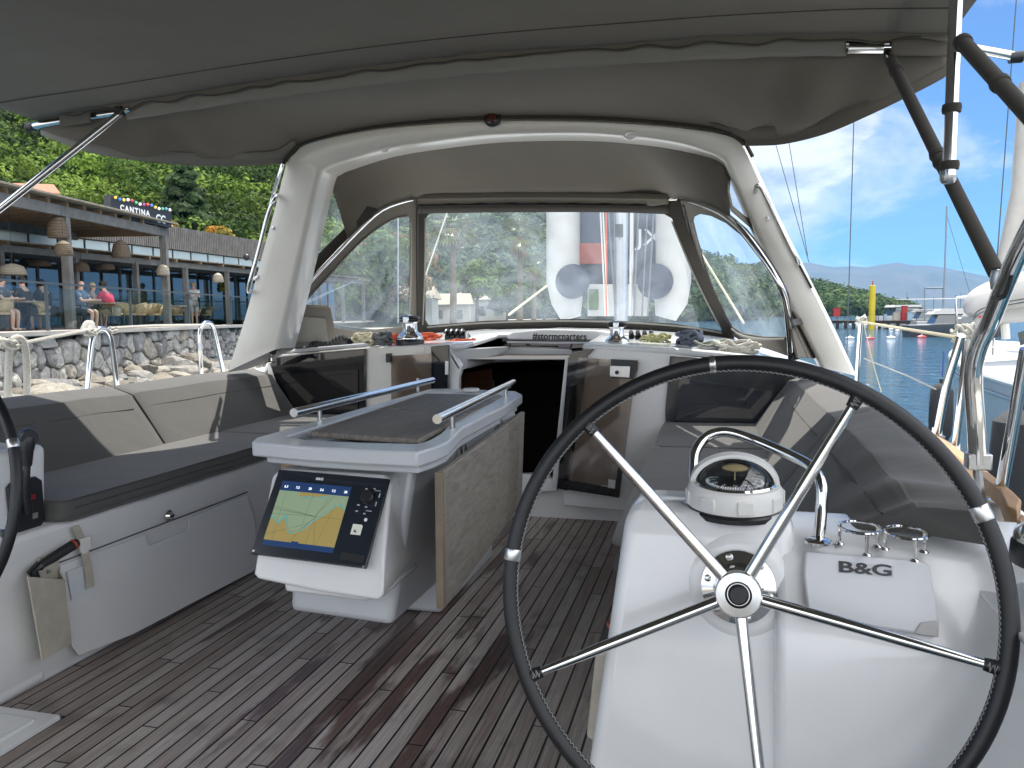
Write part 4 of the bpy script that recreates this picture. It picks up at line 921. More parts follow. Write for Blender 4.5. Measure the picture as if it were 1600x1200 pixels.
MB().lathe([(.084, 0), (.083, .02), (.0, .02)], cO+tl*.030, tl, 36).build('card_well', mat('compass_black', (.008, .009, .012), .25), cp)
bkp = [cO+V((.088*math.cos(a), .030, .048+.086*.72*math.sin(a))) for a in np.linspace(0, math.pi, 17)]
MB().prism(bkp, (0, .003, 0)).build('dark_backing', mat('compass_black', (.008, .009, .012), .25), cp)
# card with ticks, lubber post, dome
cardo = MB().lathe([(.066, 0), (.066, .006), (.02, .012), (0, .012)], cO+tl*.052, tl, 40).build('compass_card', mat('card_black', (.012, .012, .014), .4), cp)
tk = MB()
for k in range(72):
    a = math.pi*2*k/72; u_ = V((1, 0, 0)); v_ = tl.cross(u_); dv = u_*math.cos(a)+v_*math.sin(a); ln = .010 if k % 6 == 0 else .005
    tk.tube([cO+tl*.059+dv*.065, cO+tl*(.059+.002)+dv*(.065-ln)], .0009 if k % 6 else .0014, 4)
tk.build('card_ticks', whitet, cardo, smooth=False)
for k, s_ in enumerate(('N', '33', '30', 'W', '24', '21', 'S', '15', '12', 'E', '6', '3')):
    a = -math.pi/2+math.pi*2*k/12; u_ = V((1, 0, 0)); v_ = tl.cross(u_); dv = u_*math.cos(a)+v_*math.sin(a)
    text('card_numeral', s_, cO+tl*.0625+dv*.048, -(v_*math.cos(a)-u_*math.sin(a))*-1, -dv, .013, whitet, cardo, depth=.0003)
MB().tube([cO+tl*.062, cO+tl*.092], .0014, 6).build('lubber_pin', mat('pale_yellow', (.7, .6, .3), .4), cp)
MB().lathe([(.028, 0), (.030, .003), (.02, .008), (0, .010)], cO+tl*.090, tl, 24).build('dome_float', mat('amber_float', (.45, .36, .2), .3), cp)
dm = thin_glass('dome_glass', (.88, .9, .9), .10, .01)
dome = [(.083*math.cos(a), .048+.068*math.sin(a)) for a in np.linspace(0, math.pi/2-.02, 12)]
MB().lathe(dome, cO, tl, 40).build('dome', dm, cp)
# arched white hood around the dome's forward side
hd = []
for a in np.linspace(-.12, math.pi+.12, 22):
    u_ = V((1, 0, 0)); hd.append([cO+V((0, .015, 0))+u_*(rr*math.cos(a))+V((0, .0, 1))*(.048+(rr*.72)*math.sin(a))+V((0, dy, 0)) for rr, dy in ((.100, -.012), (.102, .03), (.089, .035), (.089, -.014), (.100, -.012))])
MB().grid(hd).build('hood_arch', white_plastic, cp)
# steel guard rail over the compass
gd = thing('helm_guard_rail', 'bent stainless guard rail arching over the compass to the console', 'guard rail', PZ(1278, 848, .76))
MB().tube([PZ(1083, 783, .81), PY(1083, 745, 1.87), PY(1086, 708, 1.90), PY(1104, 683, 1.93), PY(1135, 675, 1.94), PY(1180, 688, 1.92), PY(1240, 714, 1.86), PY(1268, 731, 1.82), PY(1283, 757, 1.78), PY(1283, 800, 1.76), PZ(1279, 846, .76)], .0125, 16, 8).build('tube', steel, gd)
MB().lathe([(.028, 0), (.028, .005), (.018, .010)], PZ(1278, 848, .765), (0, 0, 1), 24).build('foot_flange', steel, gd)
MB().lathe([(.024, 0), (.024, .004), (.016, .007)], PZ(1083, 784, .812), (0, 0, 1), 24).build('foot_flange', steel, gd)
# cup holders
def cuph(px, py, feet, lab):
    t = thing('cup_holder', lab, 'cup holder', PZ(px, 875, .755), 'steel ring cup holders on the helm console')
    c_ = PZ(px, py, .80); R_ = .040
    MB().tube([c_+V((R_*math.cos(a), R_*math.sin(a)*1.25, 0)) for a in np.linspace(0, 2*math.pi, 33)[:-1]], .0034, 8, closed=True).build('ring', steel, t)
    for a in (-1.45, .35, 2.7):
        q = c_+V((R_*math.cos(a), R_*1.25*math.sin(a), 0))
        l_ = MB().tube([q, V((q.x, q.y, .755))], .0036, 8).build('leg', steel, t)
        MB().lathe([(.010, 0), (.008, .003), (.004, .005)], V((q.x, q.y, .756)), (0, 0, 1), 12).build('foot', steel, l_)
cuph(1344, 824, None, 'steel ring cup holder standing nearer the guard rail'); cuph(1417, 832, None, 'steel ring cup holder standing nearer the wheel rim')

# ============================================================ STEERING WHEELS
leather = mat('black_leather', (.009, .010, .012), .46, noise=(14, .5), bump=(60, .25, .002), coat=.0)
def wheel(C_, lab, hubp=True):
    t = thing('steering_wheel', lab, 'steering wheel', C_, 'twin steering wheels')
    RR, DZ, RO = .46, .054, .13
    def wp(a, r, z=0): return C_+EXw*(r*math.cos(a))+EYw*(r*math.sin(a))+EZw*z
    MB().tube([wp(a, RR, DZ) for a in np.linspace(0, 2*math.pi, 121)[:-1]], .0165, 16, closed=True).build('rim', leather, t)
    # zig-zag stitching round the inner edge, plus stitch holes ridge
    zz_ = []
    for k in range(560):
        a = 2*math.pi*k/560; s_ = 1 if k % 2 else -1
        an = math.pi+.30+.16*s_                     # position round the tube: inner side, slightly aft
        zz_.append(wp(a, RR+.0172*math.cos(an), DZ+.0172*math.sin(-an)))
    MB().tube(zz_, .0011, 4, closed=True).build('stitching', mat('stitch_thread', (.30, .30, .29), .8), t, smooth=False)
    for a0, hl in ((97, .006), (174, .012), (24, .014), (282, .01)):
        if hl:
            a = rad(a0)+.0; c3 = wp(a, RR, DZ); tg = (-EXw*math.sin(a)+EYw*math.cos(a))
            MB().lathe([(.0168, -hl), (.0176, -hl+.002), (.0176, hl-.002), (.0168, hl)], c3, tg, 18).build('joint_band', steelb, t)
    for k in range(5):
        a = rad(-90+72*k)+RO
        sp_o = MB().tube([wp(a, .045, .0), wp(a, .30, DZ*.55), wp(a, RR-.03, DZ*.93)], [.0125, .0115, .0085], 14).build('spoke', steel, t)
        MB().tube([wp(a, RR-.034, DZ*.93), wp(a, RR-.01, DZ)], [.0115, .014], 12).build('spoke_boot', leather, sp_o)
        st_ = [wp(a+.02*math.sin(q*2.2), RR-.032+.018*(q/7), DZ+.012) for q in range(8)]
        MB().tube(st_, .0011, 4).build('boot_stitch', MATS['stitch_thread'], sp_o)
    MB().lathe([(.072, -.125), (.079, -.12), (.077, -.108), (.052, -.100), (.046, -.07), (.030, -.065), (.026, -.03)], C_, EZw, 36).build('drive_flange', steel, t)
    for k in range(6):
        a = rad(30+60*k)+.3; MB().lathe([(.008, 0), (.008, .006), (.004, .008)], wp(a, .065, -.108), EZw, 12).build('bolt', steelb, t)
    MB().lathe([(.026, -.03), (.044, -.022), (.046, -.012), (.046, .012), (.043, .018), (.026, .020), (.022, .012), (.0, .012)], C_, EZw, 36).build('hub', steelb, t)
    MB().lathe([(.020, .008), (.020, .020), (.016, .026), (.0, .026)], C_, EZw, 24).build('hub_nut', rubber, t)
    return t
wheel(WC, 'large black leather steering wheel with five steel spokes filling the right foreground')

# ---- port helm: wheel rim at the left edge, console side, throttle
PCW = V((-1.262, 1.86, .69))
wheel(PCW, 'second black leather steering wheel, only its rim showing at the left edge of the photo')
MB().hexa([V((-1.60, 1.75, 0)), V((-1.03, 1.75, 0)), V((-1.03, 2.08, 0)), V((-1.60, 2.08, 0))], [V((-1.60, 1.93, .83)), V((-1.04, 1.93, .83)), V((-1.04, 2.15, .83)), V((-1.60, 2.15, .83))]).build('port_console', gel, boat, bevel=.03, seg=4)
XT = -1.035
pt = lambda px, py, off=0.0: PX(px, py, XT+off)
thr = thing('throttle_lever', 'black engine throttle lever on its panel on the port console', 'throttle lever', pt(45, 830))
MB().prism([pt(*p) for p in [(8, 762), (14, 754), (52, 744), (62, 750), (67, 812), (60, 822), (22, 836), (14, 826)]], (.012, 0, 0)).build('panel', blackp, thr, bevel=.004)
MB().tube([pt(44, 800, .03), pt(40, 765, .045), pt(43, 722, .05)], [.014, .012, .010], 12).build('lever', blackp, thr)
kb = MB(); kb.tube([pt(43, 728, .05), pt(42, 705, .05), pt(42, 692, .05), pt(43, 683, .05)], [.013, .020, .026, .024], 16); kb.lathe([(.026, -.022), (.030, -.012), (.030, .012), (.026, .022)], pt(44, 683, .05), (1, -.5, 0), 20); kb.build('knob', blackp, thr, ang=60)
text('red_mark', '50', pt(51, 777, .0135), (0, 1, 0), (0, 0, 1), .022, redt, thr, bold=.0006)
MB().prism([pt(*p, .0125) for p in [(51, 802), (59, 800), (59, 809), (51, 811)]], (.001, 0, 0)).build('start_switch', mat('switch_grey', (.2, .2, .2), .4), thr)
pn = thing('notice_plate', 'small tan instruction plate under the port throttle panel', 'plate', pt(52, 840))
MB().prism([pt(*p, .003) for p in [(36, 827), (66, 820), (69, 851), (36, 861)]], (.002, 0, 0)).build('plate', mat('tan_plate', (.42, .30, .15), .5, noise=(20, .15)), pn)
ln_ = MB()
for k in range(10):
    y_ = 828+k*3; ln_.prism([pt(*p, .0052) for p in [(39, y_+1.2), (64, y_-5.2), (64, y_-4.6), (39, y_+1.8)]], (.0005, 0, 0))
ln_.build('fine_print', mat('brown_print', (.12, .08, .04), .6), pn, smooth=False)
# winch-handle pocket and handle on the port side
pk = thing('handle_pocket', 'stained cream winch-handle pocket hung on the side of the port seat', 'pocket', pf(85, 1020))
po = [(41, 899), (60, 893), (103, 904), (111, 1005), (64, 1031)]
A_ = [pf(44, 895, .01), pf(90, 884, .01), pf(108, 1004, .01), pf(64, 1028, .01)]
B_ = [pf(43, 901, .075), pf(102, 905, .055), pf(112, 1006, .05), pf(66, 1032, .075)]
mbp = MB()
mbp.hexa([B_[0], B_[1], B_[2], B_[3]], [p-V((.006, 0, 0)) for p in B_]); mbp.build('front_face', creamp, pk, bevel=.004)
MB().hexa([A_[0], B_[0], B_[3], A_[3]], [p+V((0, .006, 0)) for p in (A_[0], B_[0], B_[3], A_[3])]).build('side_face', creamp, pk, bevel=.002)
MB().hexa([A_[1]+V((0, 0, .03)), pf(60, 884, .01)+V((0, 0, .03)), A_[3], A_[2]], [p+V((.006, 0, 0)) for p in (A_[1]+V((0, 0, .03)), pf(60, 884, .01)+V((0, 0, .03)), A_[3], A_[2])]).build('back_face', creamp, pk, bevel=.002)
MB().hexa([A_[2], B_[2], B_[1], A_[1]], [p+V((0, -.006, 0)) for p in (A_[2], B_[2], B_[1], A_[1])]).build('side_face', creamp, pk, bevel=.002)
MB().hexa([A_[3], B_[3], B_[2], A_[2]], [p+V((0, 0, .006)) for p in (A_[3], B_[3], B_[2], A_[2])]).build('pocket_base', creamp, pk)
for px, py in ((76, 893), (51, 903)): MB().lathe([(.007, 0), (.006, .003), (.0, .004)], pf(px, py, .02), (1, -.2, 0), 10).build('rivet', steelb, pk)
def winch_handle(lab, g0, g1, bl, nm='hand_crank'):
    t = thing(nm, lab, 'winch handle', bl[-1], 'winch handles')
    MB().tube([g0, g0.lerp(g1, .3), g0.lerp(g1, .8), g1], [.013, .017, .018, .015], 14).build('grip', rubber, t)
    MB().lathe([(.0185, -.004), (.0195, 0), (.0185, .004)], g0.lerp(g1, .9), (g1-g0), 14).build('grip_band', mat('orange_band', (.35, .08, .04), .5), t)
    MB().tube([g0, bl[0], bl[1]], [.018, .016, .013], 10).build('shank', blackp, t)
    return t
winch_handle('black winch handle with orange band standing in the port pocket', pf(62, 884, .05), pf(120, 848, .06), [pf(50, 892, .045), pf(66, 925, .045)])
# starboard pocket by the console
xs = PZ(920, 1170, 0).x+.02
pk2 = thing('handle_pocket', 'yellowed winch-handle pocket fixed to the side of the starboard helm console', 'pocket', (xs, 1.9, .1))
Yp = 1.78
g2 = [PY(930, 1024, Yp), PY(965, 1012, Yp), PY(962, 1090, Yp), PY(948, 1168, Yp), PY(940, 1166, Yp), PY(916, 1152, Yp)]
MB().prism(g2, (0, .06, 0)).build('pocket_body', creamp, pk2, bevel=.006)
MB().prism([PY(*p, Yp-.004) for p in [(955, 1030), (962, 1028), (958, 1090), (948, 1160), (942, 1140), (946, 1080)]], (0, .01, 0)).build('pocket_rib', creamp, pk2, bevel=.003)
winch_handle('black winch handle standing in the yellowed starboard pocket', PY(938, 1020, Yp+.02), PY(962, 972, Yp-.0), [PY(936, 1022, Yp+.02), PY(940, 1040, Yp+.03)])

# ============================================================ WINCHES
def winch(lab, c_, s=1.0, grp='winches'):
    t = thing('winch', lab, 'winch', c_, grp)
    z = V((0, 0, 1)); c_ = V(c_)
    MB().lathe([(.088*s, 0), (.090*s, .004*s), (.088*s, .038*s), (.084*s, .044*s)], c_, z, 40).build('base', blackp, t)
    MB().lathe([(.083*s, .042*s), (.085*s, .048*s), (.083*s, .058*s), (.070*s, .075*s), (.052*s, .088*s), (.046*s, .098*s), (.045*s, .142*s), (.052*s, .150*s), (.052*s, .152*s)], c_, z, 40).build('drum', steel, t)
    rb = MB()
    for k in range(24):
        a = math.pi*2*k/24; rb.tube([c_+V((.0455*s*math.cos(a), .0455*s*math.sin(a), .098*s)), c_+V((.0455*s*math.cos(a), .0455*s*math.sin(a), .140*s))], .0016*s, 4)
    rb.build('drum_ribs', steelb, t, smooth=False)
    j = MB().lathe([(.052*s, .150*s), (.064*s, .154*s), (.064*s, .160*s), (.050*s, .166*s)], c_, z, 36).build('lower_jaw', blackp, t)
    MB().lathe([(.050*s, .168*s), (.064*s, .173*s), (.066*s, .180*s), (.054*s, .188*s), (.030*s, .192*s), (.0, .192*s)], c_, z, 36).build('upper_jaw', blackp, t)
    MB().hexa([c_+V((a*.02*s-.0*s, -.068*s, .145*s+b*.04*s)) for a, b in ((-1, 0), (1, 0), (1, 1), (-1, 1))], [c_+V((a*.02*s, -.045*s, .145*s+b*.04*s)) for a, b in ((-1, 0), (1, 0), (1, 1), (-1, 1))]).build('stripper_arm', steel, t, bevel=.004)
    MB().lathe([(.022*s, .192*s), (.022*s, .196*s), (.012*s, .197*s)], c_, z, 20).build('socket_cap', steelb, t)
wz = 1.062
winch('self-tailing chrome winch on the port coachroof, orange rope behind it', PY(641, 541, 4.72), 1.05)
winch('self-tailing chrome winch on the coachroof right of the hashtag lettering', PY(964, 546, 4.85), .93)
winch('large chrome sheet winch cut off by the right edge of the photo', PZ(1664, 884, .770), 1.0)

# ============================================================ ROPES, CLUTCHES
def rope(lab, c_, rx, ry, h, loops, r, mt, seed, nm='coiled_rope', messy=.3, cat='rope', tilt=0.0):
    rnd = random.Random(seed); pts = []
    for k in range(loops*14):
        a = 2*math.pi*k/14+.4*rnd.random()*messy; q = 1-.55*messy*rnd.random()
        zz = h*(.5+.5*math.sin(k*.37+seed))*rnd.uniform(.5, 1)
        p = V((rx*q*math.cos(a)+.2*rx*math.sin(k*.21), ry*q*math.sin(a), zz+r))
        if tilt: p = Matrix.Rotation(tilt, 3, 'X') @ p; p.z = max(p.z, r)+h*.3
        pts.append(V(c_)+p)
    o = MB().tube(pts, r, 7, 4).build(nm, mt, None, ang=70); return tag(o, lab, cat, 'ropes on the coachroof')
def ropemat(n_, c1, c2): return mat(n_, c1, .85, noise=(160, .6), var=c2, bump=(250, .6, .003))
r_bl = ropemat('rope_black', (.10, .10, .11), (.008, .008, .01)); r_cr = ropemat('rope_cream', (.55, .52, .40), (.34, .31, .20))
r_gr = ropemat('rope_grey', (.17, .18, .19), (.06, .065, .07)); r_or = ropemat('rope_orange', (.62, .13, .05), (.38, .05, .03)); r_wh = ropemat('rope_white', (.62, .60, .54), (.36, .34, .29)); r_gn = ropemat('rope_green', (.42, .42, .20), (.2, .2, .1))
def bkt(px, py, y): return PY(px, py, y)
# plaited dark rope at the port end
pts = []; a0, a1 = PY(478, 552, 4.62), PY(540, 536, 4.70)
tb_ = thing('chain_plaited_rope', 'shiny black plaited rope lying at the port end of the coachroof', 'rope', a0, 'ropes on the coachroof')
for s_ in range(3):
    pts = []
    for k in range(60):
        t = k/59; c3 = a0.lerp(a1, t); a = t*26+s_*2.09
        pts.append(c3+V((0, .024*math.cos(a), .024*math.sin(a)+.02+.012*math.sin(t*9))))
    MB().tube(pts, .013, 7, 2).build('strand', r_bl, tb_)
rope('cream rope coil left of the port winch', PY(570, 541, 4.8), .075, .07, .085, 6, .0085, r_cr, 3)
rope('dark grey rope coil leaning against the port winch', PY(598, 540, 4.8), .06, .05, .09, 6, .010, r_gr, 5, messy=.5)
rope('orange rope coil partly hidden behind the port winch', PY(645, 537, 5.05), .20, .07, .065, 6, .0085, r_or, 8)
rope('thin orange line lying by the rope clutches', PY(722, 535, 4.85), .09, .04, .018, 3, .006, r_or, 9, messy=.5)
rope('greenish knotted rope beside the starboard clutches', PY(1025, 541, 4.95), .085, .05, .075, 6, .008, r_gn, 11, messy=.6)
rope('flat heap of speckled dark rope in front of the grey knot', PY(1062, 553, 4.72), .21, .08, .035, 9, .008, r_gr, 13, messy=.9)
rope('blue-grey knotted rope standing up on the starboard coachroof', PY(1078, 543, 4.9), .075, .05, .095, 7, .0105, mat('rope_bluegrey', (.15, .17, .22), .85, noise=(160, .6), var=(.06, .07, .10)), 15, messy=.5)
rope('green-flecked white rope between the grey knot and the white bundle', PY(1122, 548, 4.85), .13, .07, .06, 6, .008, mat('rope_flecked', (.45, .46, .38), .85, noise=(160, .6), var=(.12, .14, .10)), 19, messy=.6)
rope('white rope bundle at the starboard end of the coachroof', PY(1150, 553, 4.75), .12, .07, .075, 9, .009, r_wh, 21, messy=.6)
def clutch(lab, c_, n, dx, s=1.0):
    t = thing('rope_clutch', lab, 'rope clutch', c_, 'rope clutch banks')
    for k in range(n):
        q = V(c_)+V((dx*k, 0, 0)); w2 = dx*.40
        pr_ = [(0, 0), (0, .035), (.02, .055), (.09, .05), (.14, .03), (.14, 0)]
        MB().prism([q+V((-w2, y*s, z*s)) for y, z in pr_], (w2*2, 0, 0)).build('clutch_body', blackp, t, bevel=.004)
        MB().tube([q+V((0, .06*s, .05*s)), q+V((0, .0, .070*s)), q+V((0, -.035*s, .055*s))], [w2*.8, w2*.8, w2*.6], 8, 3).build('clutch_lever', blackp, t)
    MB().tube([V(c_)+V((dx*n-.0, -.02, .0)), V(c_)+V((dx*n, -.02, .055*s))], .014, 12).build('end_post', steelb, t)
clutch('bank of black rope clutches right of the port winch', PY(698, 532, 5.0), 4, .038)
clutch('bank of black rope clutches right of the starboard winch', PY(986, 537, 5.05), 4, .043, 1.1)

# ---- rig seen through the front window: mast, halyards, dinghy on the foredeck
mastt = thing('mast', 'grey aluminium mast with halyards in front of the sprayhood window', 'mast', (.2, 8.0, 1.1))
alu = mat('anodised_mast', (.45, .46, .48), .35, .8)
mc = PY(970, 497, 8.0); mc.z = 1.08
MB().lathe([(.10, 0), (.10, 1.6), (.10, 2.35)], mc, (0, 0, 1), 24, .7).build('mast_tube', alu, mastt)
for px0, px1, mt_ in ((938, 946, r_wh), (942, 950, r_wh), (950, 962, r_gr), (947, 948, r_or), (986, 984, r_wh), (998, 990, r_gr), (1012, 1003, r_gr), (1022, 1012, r_gr)):
    MB().tube([PY(px0, 325, 7.75), PY(px1, 494, 7.8)], .009, 6).build('halyard', mt_, mastt)
MB().prism([PY(*p, 7.8) for p in [(961, 350), (973, 350), (973, 370), (961, 370)]], (0, .05, 0)).build('mast_bracket', blackp, mastt)
din = thing('inflatable_dinghy', 'white inflatable dinghy standing on end on the foredeck behind the mast', 'dinghy', PY(985, 497, 9.0))
hyp = mat('white_hypalon', (.46, .46, .44), .45, noise=(3, .12)); navy = mat('navy_fabric', (.025, .035, .07), .6, noise=(5, .4))
oD = [(866, 322), (1072, 322), (1072, 420), (1068, 460), (1056, 494), (998, 494), (998, 446), (922, 446), (920, 494), (876, 494), (866, 470), (862, 430)]
iD = [(895, 322), (1032, 322), (1032, 425), (1034, 440), (1028, 456), (1018, 458), (1010, 450), (1006, 440), (935, 440), (922, 452), (905, 462), (890, 450)]
def dpl(px, py, dy=0): return PY(px, py, 9.0+dy)
# tubes: port and starboard pontoon tubes with conical ends
for xs_, nm_ in ((880, 'l'), (1052, 'r')):
    MB().tube([dpl(xs_, 250), dpl(xs_, 440), dpl(xs_ + (6 if xs_ < 900 else -4), 470), dpl(xs_+(12 if xs_ < 900 else -12), 497)], [.20, .20, .19, .12], 20).build('pontoon_tube', hyp, din)
MB().prism([dpl(900, 250, .03), dpl(1036, 250, .03), dpl(1036, 446, .03), dpl(900, 446, .03)], (0, .05, 0)).build('dinghy_floor', navy, din)
MB().prism([dpl(918, 444, -.02), dpl(1012, 444, -.02), dpl(1012, 494, -.02), dpl(918, 494, -.02)], (0, .06, 0)).build('transom', hyp, din)
MB().prism([dpl(920, 452, -.03), dpl(935, 452, -.03), dpl(935, 484, -.03), dpl(920, 484, -.03)], (0, .01, 0)).build('transom_opening', mat('green_seen_through', (.10, .16, .08), .7), din)
MB().prism([dpl(895, 380, -.01), dpl(948, 380, -.01), dpl(948, 412, -.01), dpl(895, 412, -.01)], (0, .03, 0)).build('orange_stripe', mat('rust_stripe', (.25, .06, .04), .7), din)
for px in (900, 1026): MB().lathe([(.20, -.235), (.195, -.25), (0, -.255)], dpl(px, 441, 0), (0, 1, 0), 30).build('tube_end_pad', navy, din)
MB().tube([dpl(988, 322, -.06), dpl(988, 494, -.06)], .02, 8).build('grey_line', alu, din)
text('lettering', 'JX', dpl(1015, 372, -.03), rt, (0, 0, 1), .26, mat('faded_print', (.45, .46, .48), .6), din, sx=1.2)
# mooring ropes / lines seen through the vinyl
def line(nm, lab, pts, r, mt, cat='line', grp=None):
    o = MB().tube(pts, r, 6, 2).build(nm, mt, None); return tag(o, lab, cat, grp)
line('furling_line', 'cream line slanting up from the foredeck seen through the centre window', [PY(795, 492, 8.2), PY(858, 444, 9.5)], .014, r_cr)
line('topping_line', 'thin pale line crossing the upper left of the centre window', [PY(665, 430, 8.0), PY(702, 322, 8.0)], .008, r_wh)
line('shroud', 'thin steel shroud seen through the left sprayhood window', [PY(622, 322, 7.5), PY(622, 505, 7.5)], .006, steelb)
line('guard_line', 'cream line crossing the right sprayhood window', [PY(1095, 395, 7.0), PY(1162, 505, 6.2)], .010, r_cr)

# ============================================================ RAILS AND LIFELINES
def hoop(lab, pts, r, mt, grp):
    t = thing('guard_hoop', lab, 'guard rail', pts[0], grp)
    MB().tube(pts, r, 12, 5).build('tube', mt, t)
    for q in (pts[0], pts[-1]): MB().lathe([(.03, 0), (.03, .006), (r+.003, .012), (r+.003, .03)], q, (0, 0, 1), 14).build('foot', steel, t)
XP = -2.08
px_ = lambda px, py, o_=0.0: PX(px, py, XP+o_)
hoop('rope-covered cream guard hoop at the left edge, nearest the port wheel', [px_(11, 650), px_(14, 560), px_(18, 536), px_(27, 528), px_(37, 536), px_(42, 570), px_(42, 650)], .017, r_wh, 'port guard hoops')
hoop('tall stainless guard hoop in the middle of the three on the port side', [px_(134, 640), px_(142, 545), px_(147, 522), px_(157, 514), px_(169, 520), px_(176, 545), px_(187, 640)], .0155, steel, 'port guard hoops')
hoop('stainless guard hoop beside the port arch leg', [px_(315, 595), px_(312, 525), px_(316, 509), px_(323, 504), px_(332, 509), px_(338, 530), px_(352, 595)], .015, steel, 'port guard hoops')
line('guard_rope', 'slack cream rope tied between the left hoop and the middle hoop', [px_(-30, 542), px_(10, 541), px_(80, 527), px_(143, 515)], .010, r_wh, 'rope', 'port guard ropes')
line('guard_rope', 'taut cream rope between the middle hoop and the forward hoop', [px_(172, 513), px_(240, 509), px_(315, 508)], .010, r_wh, 'rope', 'port guard ropes')
rope('cream lashing knotted round the top of the left hoop', px_(14, 534)-V((0, 0, .04)), .035, .035, .05, 4, .009, r_wh, 31, 'rope_lashing', .5)
rope('pale lashing knotted left of the middle hoop top', px_(141, 517)-V((0, 0, .03)), .03, .03, .03, 3, .008, r_wh, 32, 'rope_lashing', .5)
rope('pale lashing knotted right of the middle hoop top', px_(175, 514)-V((0, 0, .03)), .03, .03, .03, 3, .008, r_wh, 33, 'rope_lashing', .5)
XS = 2.07
ps = lambda px, py, o_=0.0: PX(px, py, XS+o_)
st1 = thing('gate_stanchion', 'slim stainless stanchion with lashed lines rising beside the starboard arch leg', 'stanchion', ps(1339, 600), 'starboard stanchions')
MB().tube([ps(1338, 610), ps(1342, 540), ps(1345, 503)], .0135, 10).build('tube', steel, st1)
rope('white lashing knotted on top of the slim starboard stanchion', ps(1346, 506), .03, .03, .05, 4, .006, r_wh, 41, 'rope_lashing', .6)
line('lifeline', 'cream lifeline running from the stanchion top to the neighbouring yacht', [ps(1346, 503), ps(1420, 515), ps(1494, 527)], .0075, r_cr, 'lifeline')
line('thin_lifeline', 'faint white lower lifeline above the water', [ps(1350, 560), ps(1420, 588), ps(1462, 608)], .003, r_wh, 'lifeline')
line('whisker_line', 'loose thin line hanging beside the stanchion', [ps(1350, 508), ps(1362, 560), ps(1377, 612)], .003, r_cr, 'lifeline')
for lab, pts, r in (('stainless gate leg leaning left of the thick bent tube', [PX(1464, 680, 2.06), PX(1480, 600, 2.06), PX(1496, 545, 2.06), PX(1502, 524, 2.06)], .015),
                    ('stainless stanchion between the leaning gate leg and the thick bent tube', [PX(1492, 705, 2.06), PX(1500, 640, 2.06), PX(1508, 560, 2.06), PX(1510, 532, 2.06)], .0125),
                    ('stainless stanchion near the right edge with its foot by the teak toe rail', [PX(1562, 778, 1.98), PX(1580, 680, 1.98), PX(1594, 600, 1.98), PX(1604, 545, 1.98)], .016)):
    t = thing('gate_stanchion', lab, 'stanchion', pts[0], 'starboard stanchions')
    MB().tube(pts, r, 12, 4).build('tube', steel, t)
    MB().lathe([(.03, 0), (.03, .006), (.02, .012), (.018, .04)], pts[0]-V((0, 0, .01)), (0, 0, 1), 14).build('foot', steel, t)
rope('white line wound round the stanchion tops on the starboard side', PX(1506, 535, 2.2), .04, .04, .08, 5, .006, r_wh, 43, 'rope_lashing', .6)
# teak toe rail on the starboard deck edge
tr = thing('toe_rail', 'golden teak toe rail along the starboard deck edge', 'toe rail', (2.25, 4, .7))
MB().prism([PZ(*p, .765) for p in [(1449, 672), (1462, 674), (1500, 702), (1545, 737), (1584, 768), (1576, 778), (1535, 746), (1490, 710)]], (0, 0, -.045)).build('rail_plank', teak_rail, tr, bevel=.006)
MB().prism([PZ(*p, .772) for p in [(1560, 760), (1584, 768), (1596, 780), (1590, 796), (1572, 790)]], (0, 0, -.05)).build('rail_end', teak_rail, tr, bevel=.006)
MB().prism([PZ(*p, .765) for p in [(1596, 800), (1650, 846), (1640, 860), (1588, 812)]], (0, 0, -.045)).build('rail_plank', teak_rail, tr, bevel=.006)
# fenders between the boats
def fender(lab, c_, r, h, grp='fenders'):
    t = thing('fender', lab, 'fender', V(c_)-V((0, 0, h)), grp)
    MB().lathe([(.02, -h), (r*.6, -h+.04), (r*.93, -h+.10), (r, -h+.2), (r, -.2), (r*.95, -.06), (r*.6, -.015), (.02, 0), (.018, .03)], c_, (0, 0, 1), 24).build('body', mat('fender_sock', (.03, .032, .036), .85, bump=(80, .3)), t)
    MB().tube([V(c_)+V((0, 0, .05)), V(c_)+V((.02, .06, .24))], .006, 6).build('lanyard', mat('blue_rope', (.03, .06, .22), .8), t)
fender('black fender hanging on a blue line left of the leaning gate leg', PY(1472, 598, 6.6), .085, .50)
fender('black fender mostly cut off by the right edge of the photo', PY(1604, 640, 4.3), .15, .75)

# ============================================================ WATER, HILLS, SHORE
WZ = -0.95
def water():
    mt = bpy.data.materials.new('sea_water'); mt.use_nodes = True; t = mt.node_tree; Ln = t.links; b = t.nodes['Principled BSDF']
    b.inputs['Base Color'].default_value = (.025, .070, .105, 1); b.inputs['Roughness'].default_value = .06; b.inputs['IOR'].default_value = 1.33
    co = t.nodes.new('ShaderNodeTexCoord').outputs['Object']
    mp_ = t.nodes.new('ShaderNodeMapping'); mp_.inputs['Rotation'].default_value = (0, 0, .3); mp_.inputs['Scale'].default_value = (1, 1.7, 1); Ln.new(co, mp_.inputs[0])
    prev = None
    for sc_, st_, ds in ((.5, .5, .40), (2.2, .7, .16), (8.0, .55, .04)):
        n = t.nodes.new('ShaderNodeTexNoise'); n.inputs['Scale'].default_value = sc_; n.inputs['Detail'].default_value = 3; n.inputs['Distortion'].default_value = .5; Ln.new(mp_.outputs[0], n.inputs['Vector'])
        bp = t.nodes.new('ShaderNodeBump'); bp.inputs['Strength'].default_value = st_; bp.inputs['Distance'].default_value = ds; Ln.new(n.outputs[0], bp.inputs['Height'])
        if prev: Ln.new(prev, bp.inputs['Normal'])
        prev = bp.outputs[0]
    Ln.new(prev, b.inputs['Normal']); return mt
MB().add([(-6000, -3000, WZ), (9000, -3000, WZ), (9000, 14000, WZ), (-6000, 14000, WZ)], [(0, 1, 2, 3)]).build('sea_water', water(), None)
